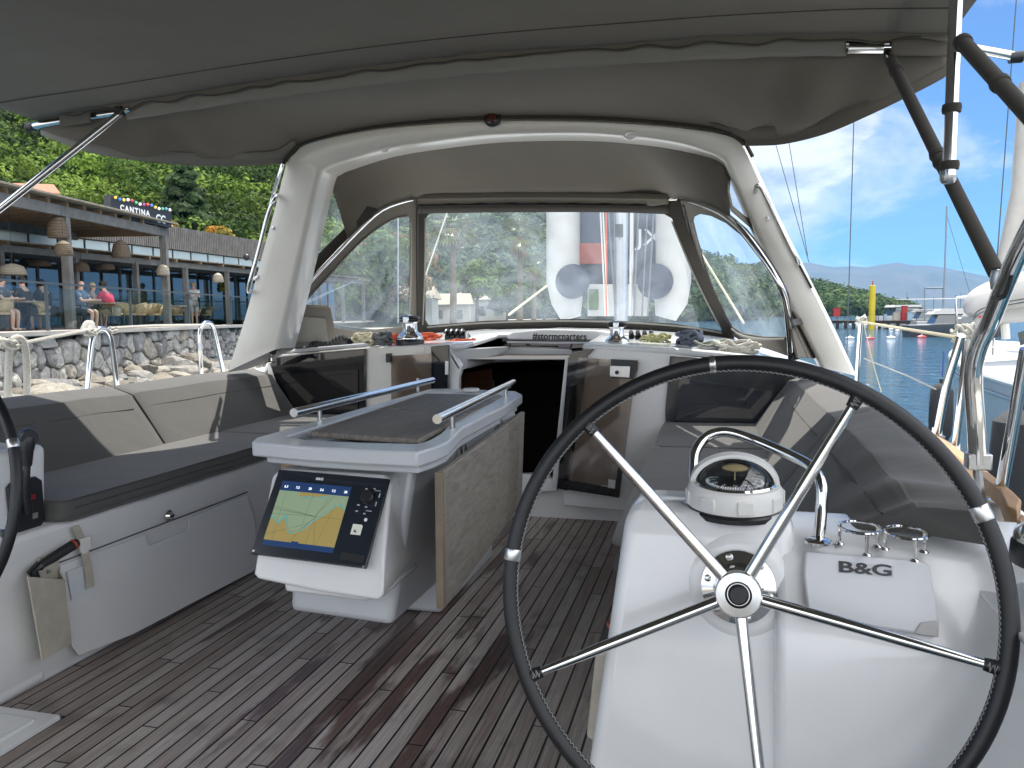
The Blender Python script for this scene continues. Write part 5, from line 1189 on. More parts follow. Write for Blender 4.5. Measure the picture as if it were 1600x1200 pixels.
bpy.data.objects['sea_water']['kind'] = 'structure'
def struct(o): o['kind'] = 'structure'; return o
def terrain(nm, mt, r0, r1, f0, f1, nr, nf, hf):
    rows = []
    for i in range(nf):
        f_ = f0+(f1-f0)*(i/(nf-1))**1.5
        rows.append([Q(r0+(r1-r0)*j/(nr-1), f_, hf(r0+(r1-r0)*j/(nr-1), f_)) for j in range(nr)])
    return struct(MB().grid(rows).build(nm, mt, None, ang=180))
def fb(x, y, s, o=5):
    return mnoise.fractal(V((x/s, y/s, .3)), 1.0, 2.0, o)
# far blue mountains: silhouette follows the photo, ridged relief in front of it
D_M = 5200
sil = [(900, 440), (1060, 425), (1200, 412), (1265, 411), (1300, 418), (1330, 416), (1352, 418), (1380, 413), (1400, 410.5), (1425, 415), (1450, 415), (1480, 420), (1520, 428), (1560, 436), (1600, 440), (1680, 446), (1800, 452), (2000, 462)]
def silh(u):   # u = px
    for (a, ya), (b, yb_) in zip(sil, sil[1:]):
        if a <= u <= b: return ya+(yb_-ya)*(u-a)/(b-a)
    return sil[0][1] if u < sil[0][0] else sil[-1][1]
rows = []
NU = 260
for k in range(30):
    t = k/29; row = []
    for i in range(NU):
        px = 850+1150*i/(NU-1); D = D_M-1700*(1-t)
        top = CAM+ray(px, silh(px))*D_M; H = top.z-WZ
        base = CAM+ray(px, 486)*D; rid = 1-abs(mnoise.noise(V((px*.012+t*.9, t*1.4, 1)))*2); rid2 = 1-abs(mnoise.noise(V((px*.035+t*1.6, t*2.8, 5)))*2)
        z = WZ+H*(t**.85)*(1-(1-t)*(.55-.40*rid-.18*rid2)) if t < 1 else WZ+H
        row.append(V((base.x, base.y, max(WZ-1, z-(3 if k == 0 else 0)))))
    rows.append(row)
mtn = mat('mountain_scrub', (.035, .050, .040), .95, noise=(.004, .5), var=(.075, .072, .065))
struct(MB().grid(rows).build('far_mountains', mtn, None, ang=180))
# ---- wooded slopes (structure) with tree masses as stuff
forest_floor = mat('forest_floor', (.035, .055, .02), .95, noise=(.2, .5))
def hill_h(r, f):      # the slope behind the restaurant: rises away from the quay and to the left
    d = (-r-24)*.42+(f-48)*.50
    h = max(0.6, 1.1+d*.72)
    h = h if h < 60 else 60+(h-60)*.35
    k = min(1, max(0, (-r/f-.12)/.16)); k = k*k*(3-2*k)
    return (h+2.0*fb(r, f, 22))*k+.5*(1-k)
rows = []
for i in range(60):
    f_ = 34+ 190*(i/59)
    rows.append([Q(-150+150*j/69, f_, min(hill_h(-150+150*j/69, f_), 1e9) if (-150+150*j/69) < -2-.02*f_ else max(.2, hill_h(-150+150*j/69, f_)*.6)) for j in range(70)])
struct(MB().grid(rows).build('wooded_hillside', forest_floor, None, ang=180))
# leaf mass
def leafmass(nm, crowns, per, leaf, cols, seed=1, kind='stuff', label=None, cat=None, group=None, flat_=.75, parent=None):
    rng = np.random.default_rng(seed); P = []; 
    C_ = np.array([c[:3] for c in crowns]); Rr = np.array([c[3] for c in crowns]); Fl = np.array([c[4] if len(c) > 4 else flat_ for c in crowns])
    n = len(crowns); idx = np.repeat(np.arange(n), per)
    d = rng.normal(size=(len(idx), 3)); d /= np.linalg.norm(d, axis=1)[:, None]; d[:, 2] = np.where(d[:, 2] < -.35, -d[:, 2], d[:, 2])
    # bumpy crown: lumps
    lump = .80+.20*np.sin(d[:, 0]*5+idx*1.7)*np.cos(d[:, 1]*5+idx*.9)+.12*np.sin(d[:, 2]*9+idx)
    rr = Rr[idx]*lump*rng.uniform(.84, 1.02, len(idx))
    pos = C_[idx]+d*rr[:, None]*np.stack([np.ones(len(idx)), np.ones(len(idx)), Fl[idx]], 1)
    nrm = d*1.3+rng.normal(size=d.shape)*.42; nrm /= np.linalg.norm(nrm, axis=1)[:, None]
    a = np.cross(nrm, rng.normal(size=d.shape)); a /= np.linalg.norm(a, axis=1)[:, None]; b = np.cross(nrm, a)
    s = leaf*rng.uniform(.6, 1.3, len(idx))
    if len(crowns[0]) > 5: s *= np.array([c[5] for c in crowns])[idx]
    v = np.stack([pos-a*s[:, None], pos+b*s[:, None]*.6, pos+a*s[:, None], pos-b*s[:, None]*.6], 1).reshape(-1, 3)
    if parent is not None: v = v-np.array(parent['_o'])
    me = bpy.data.meshes.new(nm); nf_ = len(idx)
    me.vertices.add(nf_*4); me.vertices.foreach_set('co', v.ravel()); me.loops.add(nf_*4); me.loops.foreach_set('vertex_index', np.arange(nf_*4)); me.polygons.add(nf_)
    me.polygons.foreach_set('loop_start', np.arange(nf_)*4); me.update(); me.validate()
    # natural species colour per crown
    ca = me.color_attributes.new('species', 'FLOAT_COLOR', 'CORNER')
    cc_ = (np.array(cols)*1.25)[rng.integers(0, len(cols), n)][idx]*rng.uniform(.55, 1.35, (n, 1))[idx]*rng.uniform(.85, 1.15, (nf_, 1)); cc_ = np.concatenate([cc_, np.ones((nf_, 1))], 1)
    ca.data.foreach_set('color', np.repeat(cc_, 4, axis=0).ravel())
    o = bpy.data.objects.new(nm, me); COL.objects.link(o); me.materials.append(leafmat)
    if parent is not None: o.parent = parent
    if kind: o['kind'] = kind
    return tag(o, label, cat, group)
leafmat = bpy.data.materials.new('leaves'); leafmat.use_nodes = True; _t = leafmat.node_tree; _b = _t.nodes['Principled BSDF']
_a = _t.nodes.new('ShaderNodeAttribute'); _a.attribute_name = 'species'; _t.links.new(_a.outputs['Color'], _b.inputs['Base Color']); _b.inputs['Roughness'].default_value = .85; _b.inputs['Specular IOR Level'].default_value = .15
_tr = _t.nodes.new('ShaderNodeBsdfTranslucent'); _t.links.new(_a.outputs['Color'], _tr.inputs[0]); _mx = _t.nodes.new('ShaderNodeMixShader'); _mx.inputs[0].default_value = .25
_t.links.new(_b.outputs[0], _mx.inputs[1]); _t.links.new(_tr.outputs[0], _mx.inputs[2]); _t.links.new(_mx.outputs[0], _t.nodes['Material Output'].inputs[0])
greens = [(.075, .13, .018), (.035, .07, .012), (.11, .17, .025), (.04, .065, .018), (.09, .13, .03), (.11, .16, .028), (.025, .045, .012), (.03, .06, .012)]
rnd = random.Random(4); crowns = []
while len(crowns) < 2900:
    f_ = rnd.uniform(44, 175); r = f_*rnd.uniform(-.80, -.13)
    if r/f_ > -.24 and rnd.random() < .5: continue
    if r > -16 and f_ < 62: continue
    h = hill_h(r, f_)
    if h > 1.0+f_*.36: continue          # above what any nearby viewpoint under the awning could see
    R_ = rnd.choice((.8, 1.1, 1.5, 2.1))*rnd.uniform(.85, 1.15)*(.75+f_/130)
    q = Q(r, f_, h+R_*rnd.uniform(.2, 1.1)); crowns.append((q.x, q.y, q.z, R_, rnd.uniform(.7, 1.05), .6+f_/110))
leafmass('hillside_woodland', crowns, 230, .17, greens, 2, 'stuff', 'dense green scrub woodland covering the hillside behind the restaurant', 'woodland')
# bluish slope farther along the bay (seen through the front window) and the low headland
def far_hill(nm, pts, D0, D1, cols, seed, n, R_, leaf, lab):
    """pts: skyline in photo pixels; slope from water line at D0 up to skyline at D1"""
    rows = []; N_ = 60
    def sk(px):
        for (a, ya), (b, yb_) in zip(pts, pts[1:]):
            if a <= px <= b: return ya+(yb_-ya)*(px-a)/(b-a)
        return pts[-1][1]
    base = []
    for k in range(9):
        t = k/8; row = []
        for i in range(N_):
            px = pts[0][0]+(pts[-1][0]-pts[0][0])*i/(N_-1); D = D0+(D1-D0)*t; top = (CAM+ray(px, sk(px))*D1).z
            p = CAM+ray(px, 488)*D; p.z = WZ-.5+(top-WZ)*t**.9*(1+.12*mnoise.noise(V((px*.02, t*3, seed)))) if k < 8 else top
            row.append(p)
        rows.append(row)
    struct(MB().grid(rows).build(nm, forest_floor, None, ang=180))
    rn = random.Random(seed); cr_ = []
    for _ in range(n):
        i = rn.uniform(0, N_-1.01); k = rn.uniform(0, 7.99); a = rows[int(k)][int(i)].lerp(rows[int(k)][int(i)+1], i % 1); b = rows[int(k)+1][int(i)].lerp(rows[int(k)+1][int(i)+1], i % 1); p = a.lerp(b, k % 1)
        R2_ = rn.uniform(.7, 1.3)*R_; cr_.append((p.x, p.y, p.z+R2_*.3, R2_, .8))
    leafmass(nm.replace('slope', 'woodland'), cr_, 60, leaf, cols, seed, 'stuff', lab, 'woodland')
far_hill('headland_slope', [(1040, 405), (1100, 400), (1180, 420), (1240, 440), (1290, 452), (1330, 463), (1370, 474), (1400, 483), (1425, 489)], 420, 560, [(.05, .085, .03), (.04, .07, .025), (.07, .10, .03)], 21, 900, 6.5, 1.3, 'low dark green headland in front of the blue mountains')
far_hill('bay_slope', [(380, 200), (520, 230), (640, 250), (760, 275), (860, 300), (960, 330), (1050, 385), (1120, 430), (1180, 470)], 230, 480, [(.05, .085, .04), (.04, .065, .03), (.07, .10, .04)], 22, 2200, 7, 1.4, 'wooded slope across the bay seen through the front window')

# ============================================================ QUAY
stone_cols = None
paving = mat('terrace_paving', (.42, .38, .33), .8, noise=(1.5, .25))
GZ = 1.03
# quay face line in shore coordinates
def qr(f_): return -10.45-.006*(f_-15)
pa = [Q(qr(6), 6, GZ), Q(qr(60), 60, GZ), Q(-70, 60, GZ), Q(-70, 6, GZ)]
struct(MB().prism(pa, (0, 0, -.10)).build('terrace_floor', paving, None))
pa2 = [Q(qr(6)-.35, 6, -.05+GZ-.06), Q(qr(60)-.35, 60, GZ-.11), Q(-70, 60, GZ-.11), Q(-70, 6, GZ-.11)]
struct(MB().prism(pa2, (0, 0, -3)).build('quay_ground', mat('mortar_shadow', (.09, .085, .08), .9, noise=(4, .4)), None))
# rubble wall built stone by stone in one mesh (masonry pattern)
stone = bpy.data.materials.new('rubble_stone'); stone.use_nodes = True; _t = stone.node_tree; _b = _t.nodes['Principled BSDF']; _b.inputs['Roughness'].default_value = .85
_a = _t.nodes.new('ShaderNodeAttribute'); _a.attribute_name = 'tone'; _n = _t.nodes.new('ShaderNodeTexNoise'); _n.inputs['Scale'].default_value = 9; _n.inputs['Detail'].default_value = 10; _n.inputs['Roughness'].default_value = .75
_co = _t.nodes.new('ShaderNodeTexCoord'); _t.links.new(_co.outputs['Object'], _n.inputs['Vector']); _m = _t.nodes.new('ShaderNodeMix'); _m.data_type = 'RGBA'; _m.blend_type = 'MULTIPLY'; _m.inputs[0].default_value = 1
_r = _t.nodes.new('ShaderNodeMapRange'); _r.inputs[1].default_value = .3; _r.inputs[2].default_value = .7; _r.inputs[3].default_value = .35; _r.inputs[4].default_value = 1.3; _t.links.new(_n.outputs[0], _r.inputs[0])
_t.links.new(_a.outputs['Color'], _m.inputs[6]); _t.links.new(_r.outputs[0], _m.inputs[7]); _t.links.new(_m.outputs[2], _b.inputs['Base Color'])
_bp = _t.nodes.new('ShaderNodeBump'); _bp.inputs['Strength'].default_value = .8; _bp.inputs['Distance'].default_value = .05; _t.links.new(_n.outputs[0], _bp.inputs['Height']); _t.links.new(_bp.outputs[0], _b.inputs['Normal'])
def tone(o, tones, nper):
    me = o.data; ca = me.color_attributes.new('tone', 'FLOAT_COLOR', 'POINT'); n = len(me.vertices); arr = np.ones((n, 4))
    for i in range(n): arr[i, :3] = tones[min(len(tones)-1, i//nper)]
    ca.data.foreach_set('color', arr.ravel())
def rock(c_, r, seed, sc=(1, 1, .7), n=7):
    mb = MB(); mb.ball((0, 0, 0), 1, n); out = []
    rn = random.Random(seed); cuts = [(V((rn.gauss(0, 1), rn.gauss(0, 1), rn.gauss(0, 1))).normalized(), rn.uniform(.55, .85)) for _ in range(9)]
    for p in mb.v:
        q = p.copy()
        for nn, d in cuts:
            e = q.dot(nn)-d
            if e > 0: q -= nn*e*.9
        q *= 1+.12*mnoise.noise(p*2+V((seed, 0, 0))); out.append(V(c_)+V((q.x*sc[0], q.y*sc[1], q.z*sc[2]))*r)
    return out, mb.f
greys = [(.35, .33, .30), (.42, .40, .36), (.29, .28, .27), (.50, .47, .42), (.38, .34, .28), (.23, .22, .21)]
def rubble(nm, lab, f0, f1, z0, z1, size, seed, off=0.0):
    rn = random.Random(seed); pts = []; nx = int((f1-f0)/size); nz = max(2, int((z1-z0)/size*1.1)); dx = (f1-f0)/nx; dz = (z1-z0)/nz
    for a in range(-1, nx+1):
        for b in range(-1, nz+1):
            if rn.random() < .16: continue
            pts.append((f0+(a+.5+rn.uniform(-.38, .38))*dx+(b % 2)*dx*.5, z0+(b+.5+rn.uniform(-.36, .36))*dz))
    V3 = []; F3 = []; T3 = []
    for i, (px, pz) in enumerate(pts):
        if not (f0 <= px <= f1 and z0 <= pz <= z1): continue
        poly = [(px-size*1.6, pz-size*1.3), (px+size*1.6, pz-size*1.3), (px+size*1.6, pz+size*1.3), (px-size*1.6, pz+size*1.3)]
        for j, (qx, qz) in enumerate(pts):
            if i == j or abs(qx-px) > 3.2*size or abs(qz-pz) > 3*size: continue
            nx_, nz_ = qx-px, qz-pz; d_ = math.hypot(nx_, nz_); nx_ /= d_; nz_ /= d_; lim = d_/2-.012
            out = []
            for (x1, y1), (x2, y2) in zip(poly, poly[1:]+poly[:1]):
                e1 = (x1-px)*nx_+(y1-pz)*nz_-lim; e2 = (x2-px)*nx_+(y2-pz)*nz_-lim
                if e1 <= 0: out.append((x1, y1))
                if e1*e2 < 0: t = e1/(e1-e2); out.append((x1+(x2-x1)*t, y1+(y2-y1)*t))
            poly = out
            if len(poly) < 3: break
        if len(poly) < 3: continue
        # resample outline so edges can wobble
        ring = []
        for (x1, y1), (x2, y2) in zip(poly, poly[1:]+poly[:1]): ring += [(x1+(x2-x1)*t, y1+(y2-y1)*t) for t in (0.12, .5, .88)]
        n = len(ring); base = len(V3); prot = rn.uniform(.03, .12); tx, tz = rn.uniform(-.12, .12), rn.uniform(-.12, .12)
        for lv, (sc_, dep) in enumerate(((1.0, -.16), (.98, -.03), (.90, .55*prot), (.66, prot), (.33, prot*1.12))):
            for (x, z) in ring:
                k = sc_*(1+.10*mnoise.noise(V((x*9, z*9, seed)))); xx, zz2 = px+(x-px)*k, pz+(z-pz)*k
                dd = dep+(.035*mnoise.noise(V((xx*7, zz2*7, seed+3)))+tx*(xx-px)+tz*(zz2-pz) if lv > 1 else 0)
                V3.append(Q(qr(xx)+off-.10+dd, xx, zz2)); 
        V3.append(Q(qr(px)+off-.10+prot*1.15, px, pz))
        for lv in range(4):
            for k in range(n): F3.append((base+lv*n+k, base+lv*n+(k+1) % n, base+(lv+1)*n+(k+1) % n, base+(lv+1)*n+k))
        for k in range(n): F3.append((base+4*n+k, base+4*n+(k+1) % n, base+5*n))
        T3 += [rn.choice(greys)]*(5*n+1)
    me = bpy.data.meshes.new(nm); o = bpy.data.objects.new(nm, me); COL.objects.link(o); me.from_pydata([tuple(p) for p in V3], [], F3); me.polygons.foreach_set('use_smooth', [True]*len(me.polygons)); me.set_sharp_from_angle(angle=rad(32)); me.materials.append(stone)
    ca = me.color_attributes.new('tone', 'FLOAT_COLOR', 'POINT'); ca.data.foreach_set('color', np.array([[*t, 1] for t in T3]).ravel())
    return tag(o, lab, 'stone wall', 'quay walls')
rubble('stone_wall', 'grey rubble-stone quay wall under the restaurant terrace, near stretch with the larger stones', 12, 25.6, -.85, .93, .36, 5)
rubble('stone_wall', 'far stretch of rubble-stone quay wall with smaller stones beside the arch leg', 25.7, 44, -.9, .93, .27, 6, -.1)
MB().prism([Q(qr(10)+.08, 10, GZ+.01), Q(qr(60)+.08, 60, GZ+.01), Q(qr(60)-.3, 60, GZ+.01), Q(qr(10)-.3, 10, GZ+.01)], (0, 0, -.09)).build('quay_coping', mat('concrete', (.40, .37, .33), .8, noise=(2, .3)), None)
tag(bpy.data.objects['quay_coping'], 'pale concrete coping along the top of the quay wall', 'coping')
ORD = 'first second third fourth fifth sixth seventh eighth ninth tenth eleventh twelfth thirteenth fourteenth fifteenth sixteenth seventeenth eighteenth nineteenth twentieth twenty-first twenty-second twenty-third twenty-fourth twenty-fifth twenty-sixth twenty-seventh twenty-eighth'.split()
rn = random.Random(12); tan = [(.24, .21, .165), (.18, .16, .125), (.29, .265, .215), (.17, .17, .165), (.25, .235, .21)]
desc = ['tan', 'brownish', 'cream', 'grey', 'pale']
for lay in range(3):
    for k in range(26):
        f_ = 12.6+lay*.3+14.5*(k/26)+rn.uniform(-.22, .22)
        r = qr(f_)+.22+lay*.60+rn.uniform(-.2, .2); s_ = rn.uniform(.26, .58)*(1.05 if lay else .9)
        vs, fs = rock(Q(r, f_, WZ+.72-lay*.26+rn.uniform(-.1, .15)), s_, (k+lay*30)*3.3, (rn.uniform(.8, 1.4), rn.uniform(.8, 1.5), rn.uniform(.45, .75)), 10)
        o = MB().add(vs, fs).build('boulder', stone, None, ang=24); ca = tan[(k+lay) % 5]
        att = o.data.color_attributes.new('tone', 'FLOAT_COLOR', 'POINT'); att.data.foreach_set('color', np.tile([*ca, 1], len(o.data.vertices)))
        tag(o, '%s boulder, %s from the left in the %s row below the quay wall' % (desc[(k+lay) % 5], ORD[k], ('top', 'middle', 'bottom')[lay]), 'boulder', 'boulders below the quay')
struct(MB().box((-40, -40, -2.5), (40, -4.2, .30)).build('stern_bounce_slab', mat('bounce_slab_concrete', (.46, .43, .38), .85, noise=(1, .25)), None))  # unseen pale slab added astern to bounce sun under the bimini
# ============================================================ RESTAURANT
dsteel = mat('dark_railing', (.05, .065, .075), .45)
def zpost(mb, r, f_, z0, z1, w_): mb.box((-w_/2, -w_/2, z0), (w_/2, w_/2, z1), Matrix.Translation(Q(r, f_, 0)) @ Matrix.Rotation(YAW, 4, 'Z')); return mb
def bar(mb, a, b, w_, h_):
    a, b = V(a), V(b); d = (b-a); n = V((-d.y, d.x, 0)).normalized()*w_/2; u = V((0, 0, h_/2)); mb.hexa([a-n-u, a+n-u, a+n+u, a-n+u], [b-n-u, b+n-u, b+n+u, b-n+u]); return mb
# railing
rail = thing('glass_railing', 'glass balustrade with dark posts and handrail along the terrace edge', 'railing', Q(-10.8, 20, GZ))
fpost = [11.5, 14.3, 18.0, 22.0, 26.0, 30.0, 34.0, 38.5, 43]
RRr = lambda f_: qr(f_)-.35
for f_ in fpost: zpost(MB(), RRr(f_), f_, GZ, GZ+1.10, .06).build('post', dsteel, rail)
for a, b in zip(fpost, fpost[1:]):
    MB().hexa([Q(RRr(a+.08), a+.08, GZ+.08), Q(RRr(b-.08), b-.08, GZ+.08), Q(RRr(b-.08), b-.08, GZ+1.02), Q(RRr(a+.08), a+.08, GZ+1.02)], [Q(RRr(a+.08)-.012, a+.08, GZ+.08), Q(RRr(b-.08)-.012, b-.08, GZ+.08), Q(RRr(b-.08)-.012, b-.08, GZ+1.02), Q(RRr(a+.08)-.012, a+.08, GZ+1.02)]).build('glass_panel', glass_rail, rail, smooth=False)
bar(MB(), Q(RRr(11), 11, GZ+1.12), Q(RRr(43), 43, GZ+1.12), .07, .045).build('handrail', dsteel, rail)
# restaurant building, facade from (r=-18,f=20) to (-13.0,f=46)
rest = thing('restaurant_building', 'low restaurant with vertical grey timber cladding above a strip of windows', 'restaurant', Q(-17, 30, GZ))
def FA(s, z, o_=0.0):    # s metres along the facade from its near end
    d = V((.235, .972)); r = -18.6+d.x*s+d.y*-o_*-1*0 ; f_ = 14+d.y*s
    return Q(r-o_*.972, f_+o_*.235, z)
ZR = 5.15
wallm = mat('restaurant_wall', (.05, .055, .06), .6); glassd = mat('dark_glazing', (.02, .028, .03), .05, coat=1, spec=1); frost = mat('pale_blind', (.40, .50, .53), .35, noise=(.8, .2))
MB().hexa([FA(0, GZ, .3), FA(34, GZ, .3), FA(34, ZR-.2, .3), FA(0, ZR-.2, .3)], [FA(0, GZ, 8), FA(34, GZ, 8), FA(34, ZR-.2, 8), FA(0, ZR-.2, 8)]).build('wall', wallm, rest)
clad = MB(); s_ = 0; rn = random.Random(3)
while s_ < 34:
    t_ = rn.uniform(.0, .03); clad.hexa([FA(s_, 4.22, 0), FA(s_+.085, 4.22, 0), FA(s_+.085, ZR+t_, 0), FA(s_, ZR+t_, 0)], [FA(s_, 4.22, .05), FA(s_+.085, 4.22, .05), FA(s_+.085, ZR+t_, .05), FA(s_, ZR+t_, .05)]); s_ += .125
clad.build('slat_cladding', timber, rest, smooth=False)
MB().hexa([FA(0, 4.2, .06), FA(34, 4.2, .06), FA(34, ZR-.05, .06), FA(0, ZR-.05, .06)], [FA(0, 4.2, .2), FA(34, 4.2, .2), FA(34, ZR-.05, .2), FA(0, ZR-.05, .2)]).build('cladding_back', mat('dark_timber', (.05, .047, .043), .8), rest)
for k in range(28):
    a, b = k*1.2+.05, k*1.2+1.14
    MB().hexa([FA(a, 3.60, .12), FA(b, 3.60, .12), FA(b, 4.18, .12), FA(a, 4.18, .12)], [FA(a, 3.60, .16), FA(b, 3.60, .16), FA(b, 4.18, .16), FA(a, 4.18, .16)]).build('clerestory_window', frost, rest)
for k in range(18):
    a, b = k*1.9+.08, k*1.9+1.80
    w_ = MB().hexa([FA(a, GZ+.1, .2), FA(b, GZ+.1, .2), FA(b, 3.35, .2), FA(a, 3.35, .2)], [FA(a, GZ+.1, .26), FA(b, GZ+.1, .26), FA(b, 3.35, .26), FA(a, 3.35, .26)]).build('glazed_door', glassd, rest)
    fm = MB(); bar(fm, FA((a+b)/2, GZ+.1, .18), FA((a+b)/2, 3.35, .18)+V((.001, 0, 0)), .05, .05)
    MB().hexa([FA((a+b)/2-.03, GZ+.1, .15), FA((a+b)/2+.03, GZ+.1, .15), FA((a+b)/2+.03, 3.35, .15), FA((a+b)/2-.03, 3.35, .15)], [FA((a+b)/2-.03, GZ+.1, .2), FA((a+b)/2+.03, GZ+.1, .2), FA((a+b)/2+.03, 3.35, .2), FA((a+b)/2-.03, 3.35, .2)]).build('door_frame', dsteel, rest)
# eave canopy in front of the facade with posts
can = thing('timber_canopy', 'long low timber canopy with posts running along the restaurant front', 'canopy', Q(-15, 30, GZ))
bar(MB(), FA(-2, 3.34, -2.2), FA(33, 3.34, -2.2), .10, .20).build('beam', timber, can)
MB().hexa([FA(-2, 3.52, -2.5), FA(33, 3.52, -2.5), FA(33, 3.66, -.02), FA(-2, 3.66, -.02)], [FA(-2, 3.55, -2.5), FA(33, 3.55, -2.5), FA(33, 3.69, -.02), FA(-2, 3.69, -.02)]).build('reed_roof', mat('reed', (.33, .29, .22), .9, noise=(6, .5)), can, smooth=False)
for k in range(13): zpost(MB(), *((FA(k*2.7+.6, 0, -2.2)-V((CAM.x, CAM.y, 0))).dot(R2), (FA(k*2.7+.6, 0, -2.2)-V((CAM.x, CAM.y, 0))).dot(F2)), GZ, 3.3, .16).build('post', timber, can)
for k in range(24):
    a = FA(k*1.45, 3.46, -2.5); b = FA(k*1.45, 3.60, -.05); bar(MB(), a, b, .06, .10).build('rafter', timberw, can)
# big pergola over the near tables
per = thing('timber_pergola', 'weathered timber pergola with reed roof over the near terrace tables', 'pergola', Q(-12, 20, GZ))
def PG(r, f_, z): return Q(r, f_, z)
ZP = 4.20
p0, p1 = (-12.6, 12.0), (-11.65, 26.3)
bar(MB(), PG(p0[0], p0[1], ZP), PG(p1[0], p1[1]+.1, ZP), .14, .27).build('front_beam', timber, per)
bar(MB(), PG(p0[0]-3.4, p0[1], ZP-.1), PG(p1[0]-3.0, p1[1], ZP-.1), .12, .24).build('back_beam', timber, per)
bar(MB(), PG(p1[0], p1[1], ZP), PG(p1[0]-3.2, p1[1], ZP-.02), .12, .22).build('end_beam', timberw, per)
for k in range(20):
    t = k/19; a = PG(p0[0]+(p1[0]-p0[0])*t+.1, p0[1]+(p1[1]-p0[1])*t, ZP+.20); b = PG(p0[0]-3.6+(p1[0]-p0[0])*t, p0[1]+(p1[1]-p0[1])*t, ZP+.10)
    bar(MB(), a, b, .07, .15).build('rafter', timberw, per)
rf = []
for k in range(2):
    f_ = (p0, p1)[k][1]+(.25 if k else 0); r_ = (p0, p1)[k][0]
    rf.append([PG(r_+.35, f_, ZP+.29), PG(r_-3.9, f_, ZP+.19)])
MB().hexa([rf[0][0], rf[1][0], rf[1][1], rf[0][1]], [p+V((0, 0, .05)) for p in (rf[0][0], rf[1][0], rf[1][1], rf[0][1])]).build('reed_roof', MATS['reed'], per, smooth=False)
for (r_, f_) in ((-12.05, 21.1), (-11.67, 26.2), (-12.4, 15.5), (-15.4, 21.5), (-15.0, 26.1)):
    zpost(MB(), r_, f_, GZ, ZP-.1, .20 if r_ > -13 else .16).build('post', timber if r_ > -13 else timberw, per)
# sign
sg = thing('restaurant_sign', 'black restaurant sign with white lettering and coloured bulbs on the pergola roof', 'sign', PD(220, 350, 24.5))
def SG(u, v, h=0):  # 0..1
    a, b, c3, d3 = PD(173, 304, 23.2), PD(268, 327, 25.8), PD(268, 352, 25.8), PD(173, 333, 23.2)
    p = a.lerp(b, u).lerp(d3.lerp(c3, u), v); n_ = (b-a).cross(a-d3).normalized(); n_ = n_ if n_.dot(CAM-p) > 0 else -n_
    return p+n_*h
MB().hexa([SG(0, 0), SG(1, 0), SG(1, 1.15), SG(0, 1.15)], [SG(0, 0, -.25), SG(1, 0, -.25), SG(1, 1.15, -.25), SG(0, 1.15, -.25)]).build('board', mat('sign_black', (.02, .023, .027), .5), sg)
ex_, ey_ = SG(1, .5)-SG(0, .5), SG(.5, 0)-SG(.5, 1)
text('lettering', 'CANTINA', SG(.37, .60, .02), ex_, ey_, .235, whitet, sg, bold=.012, spacing=1.32, sx=1.0)
text('lettering', 'CC', SG(.80, .78, .02), ex_, ey_, .36, whitet, sg, bold=.012, spacing=1.0, sx=.9)
bc = [(.7, .5, .08), (.05, .15, .5), (.7, .6, .1), (.8, .8, .8), (.5, .05, .1), (.1, .4, .15), (.8, .8, .7), (.3, .1, .3), (.7, .1, .04), (.1, .2, .6), (.7, .5, .1), (.8, .8, .8), (.1, .4, .2), (.1, .3, .5), (.8, .8, .8)]
for k, c_ in enumerate(bc):
    u = .05+k*.064; MB().ball(SG(u, .10+.05*math.sin(k*1.3)+.02, .05), .048, 5).build('bulb', mat('bulb_%d' % k, c_, .3, emis=(c_, .25)), sg)
MB().tube([SG(.03+k*.047, .06+.03*(k % 3), .05) for k in range(21)], .01, 4).build('bulb_wire', blackp, sg)
# pendant lamps
wick = mat('wicker_brown', (.20, .145, .095), .8, noise=(25, .6), bump=(60, .8)); wickl = mat('wicker_pale', (.42, .36, .28), .8, noise=(25, .4), bump=(60, .8))
def pend(px, py, D, r, h, lab, mt_, hangz):
    c_ = PD(px, py, D); t = thing('pendant_lamp', lab, 'pendant lamp', c_, 'wicker pendant lamps')
    prof = [(r*.95, 0), (r*1.0, h*.12), (r*.97, h*.4), (r*.85, h*.65), (r*.62, h*.84), (r*.30, h*.96), (r*.10, h), (0, h)]
    MB().lathe(prof, c_, (0, 0, 1), 20).build('lamp_shade', mt_, t, thick=0)
    rr = MB()
    for k in range(6): z = h*(.08+.13*k); q = r*(1.02-.05*k*.5*k/3); rr.tube([c_+V((q*math.cos(a), q*math.sin(a), z)) for a in np.linspace(0, 6.28, 15)[:-1]], .012, 4, closed=True)
    rr.build('weave_band', mt_, t); MB().tube([c_+V((0, 0, h)), V((c_.x, c_.y, hangz))], .008, 4).build('cord', blackp, t)
pend(91, 372, 20.6, .26, .62, 'dark wicker pendant high beside the near pergola post', wick, ZP+.1)
pend(100, 399, 20.0, .22, .38, 'brown wicker pendant low behind the near pergola post', wick, ZP+.1)
pend(190, 403, 23.8, .27, .55, 'brown bell-shaped wicker pendant under the pergola between its two posts', wick, ZP+.1)
pend(255, 430, 25.6, .20, .36, 'pale wicker pendant beside the end post of the pergola', wickl, ZP+.1)
pend(341, 441, 30, .20, .36, 'pale wicker pendant hanging near the small yellow-green tree', wickl, 3.5)
pend(20, 430, 20, .32, .30, 'wide pale wicker shade at the far left of the terrace', wickl, ZP)
pend(63, 416, 24, .30, .22, 'wide brown wicker shade left of the near pergola post', wick, 3.4)
pend(165, 421, 26, .28, .22, 'wide brown wicker shade behind the red-shirted man', wick, 3.4)
pend(127, 424, 24, .24, .30, 'dark wicker shade above the bald man in blue', wick, 3.4)
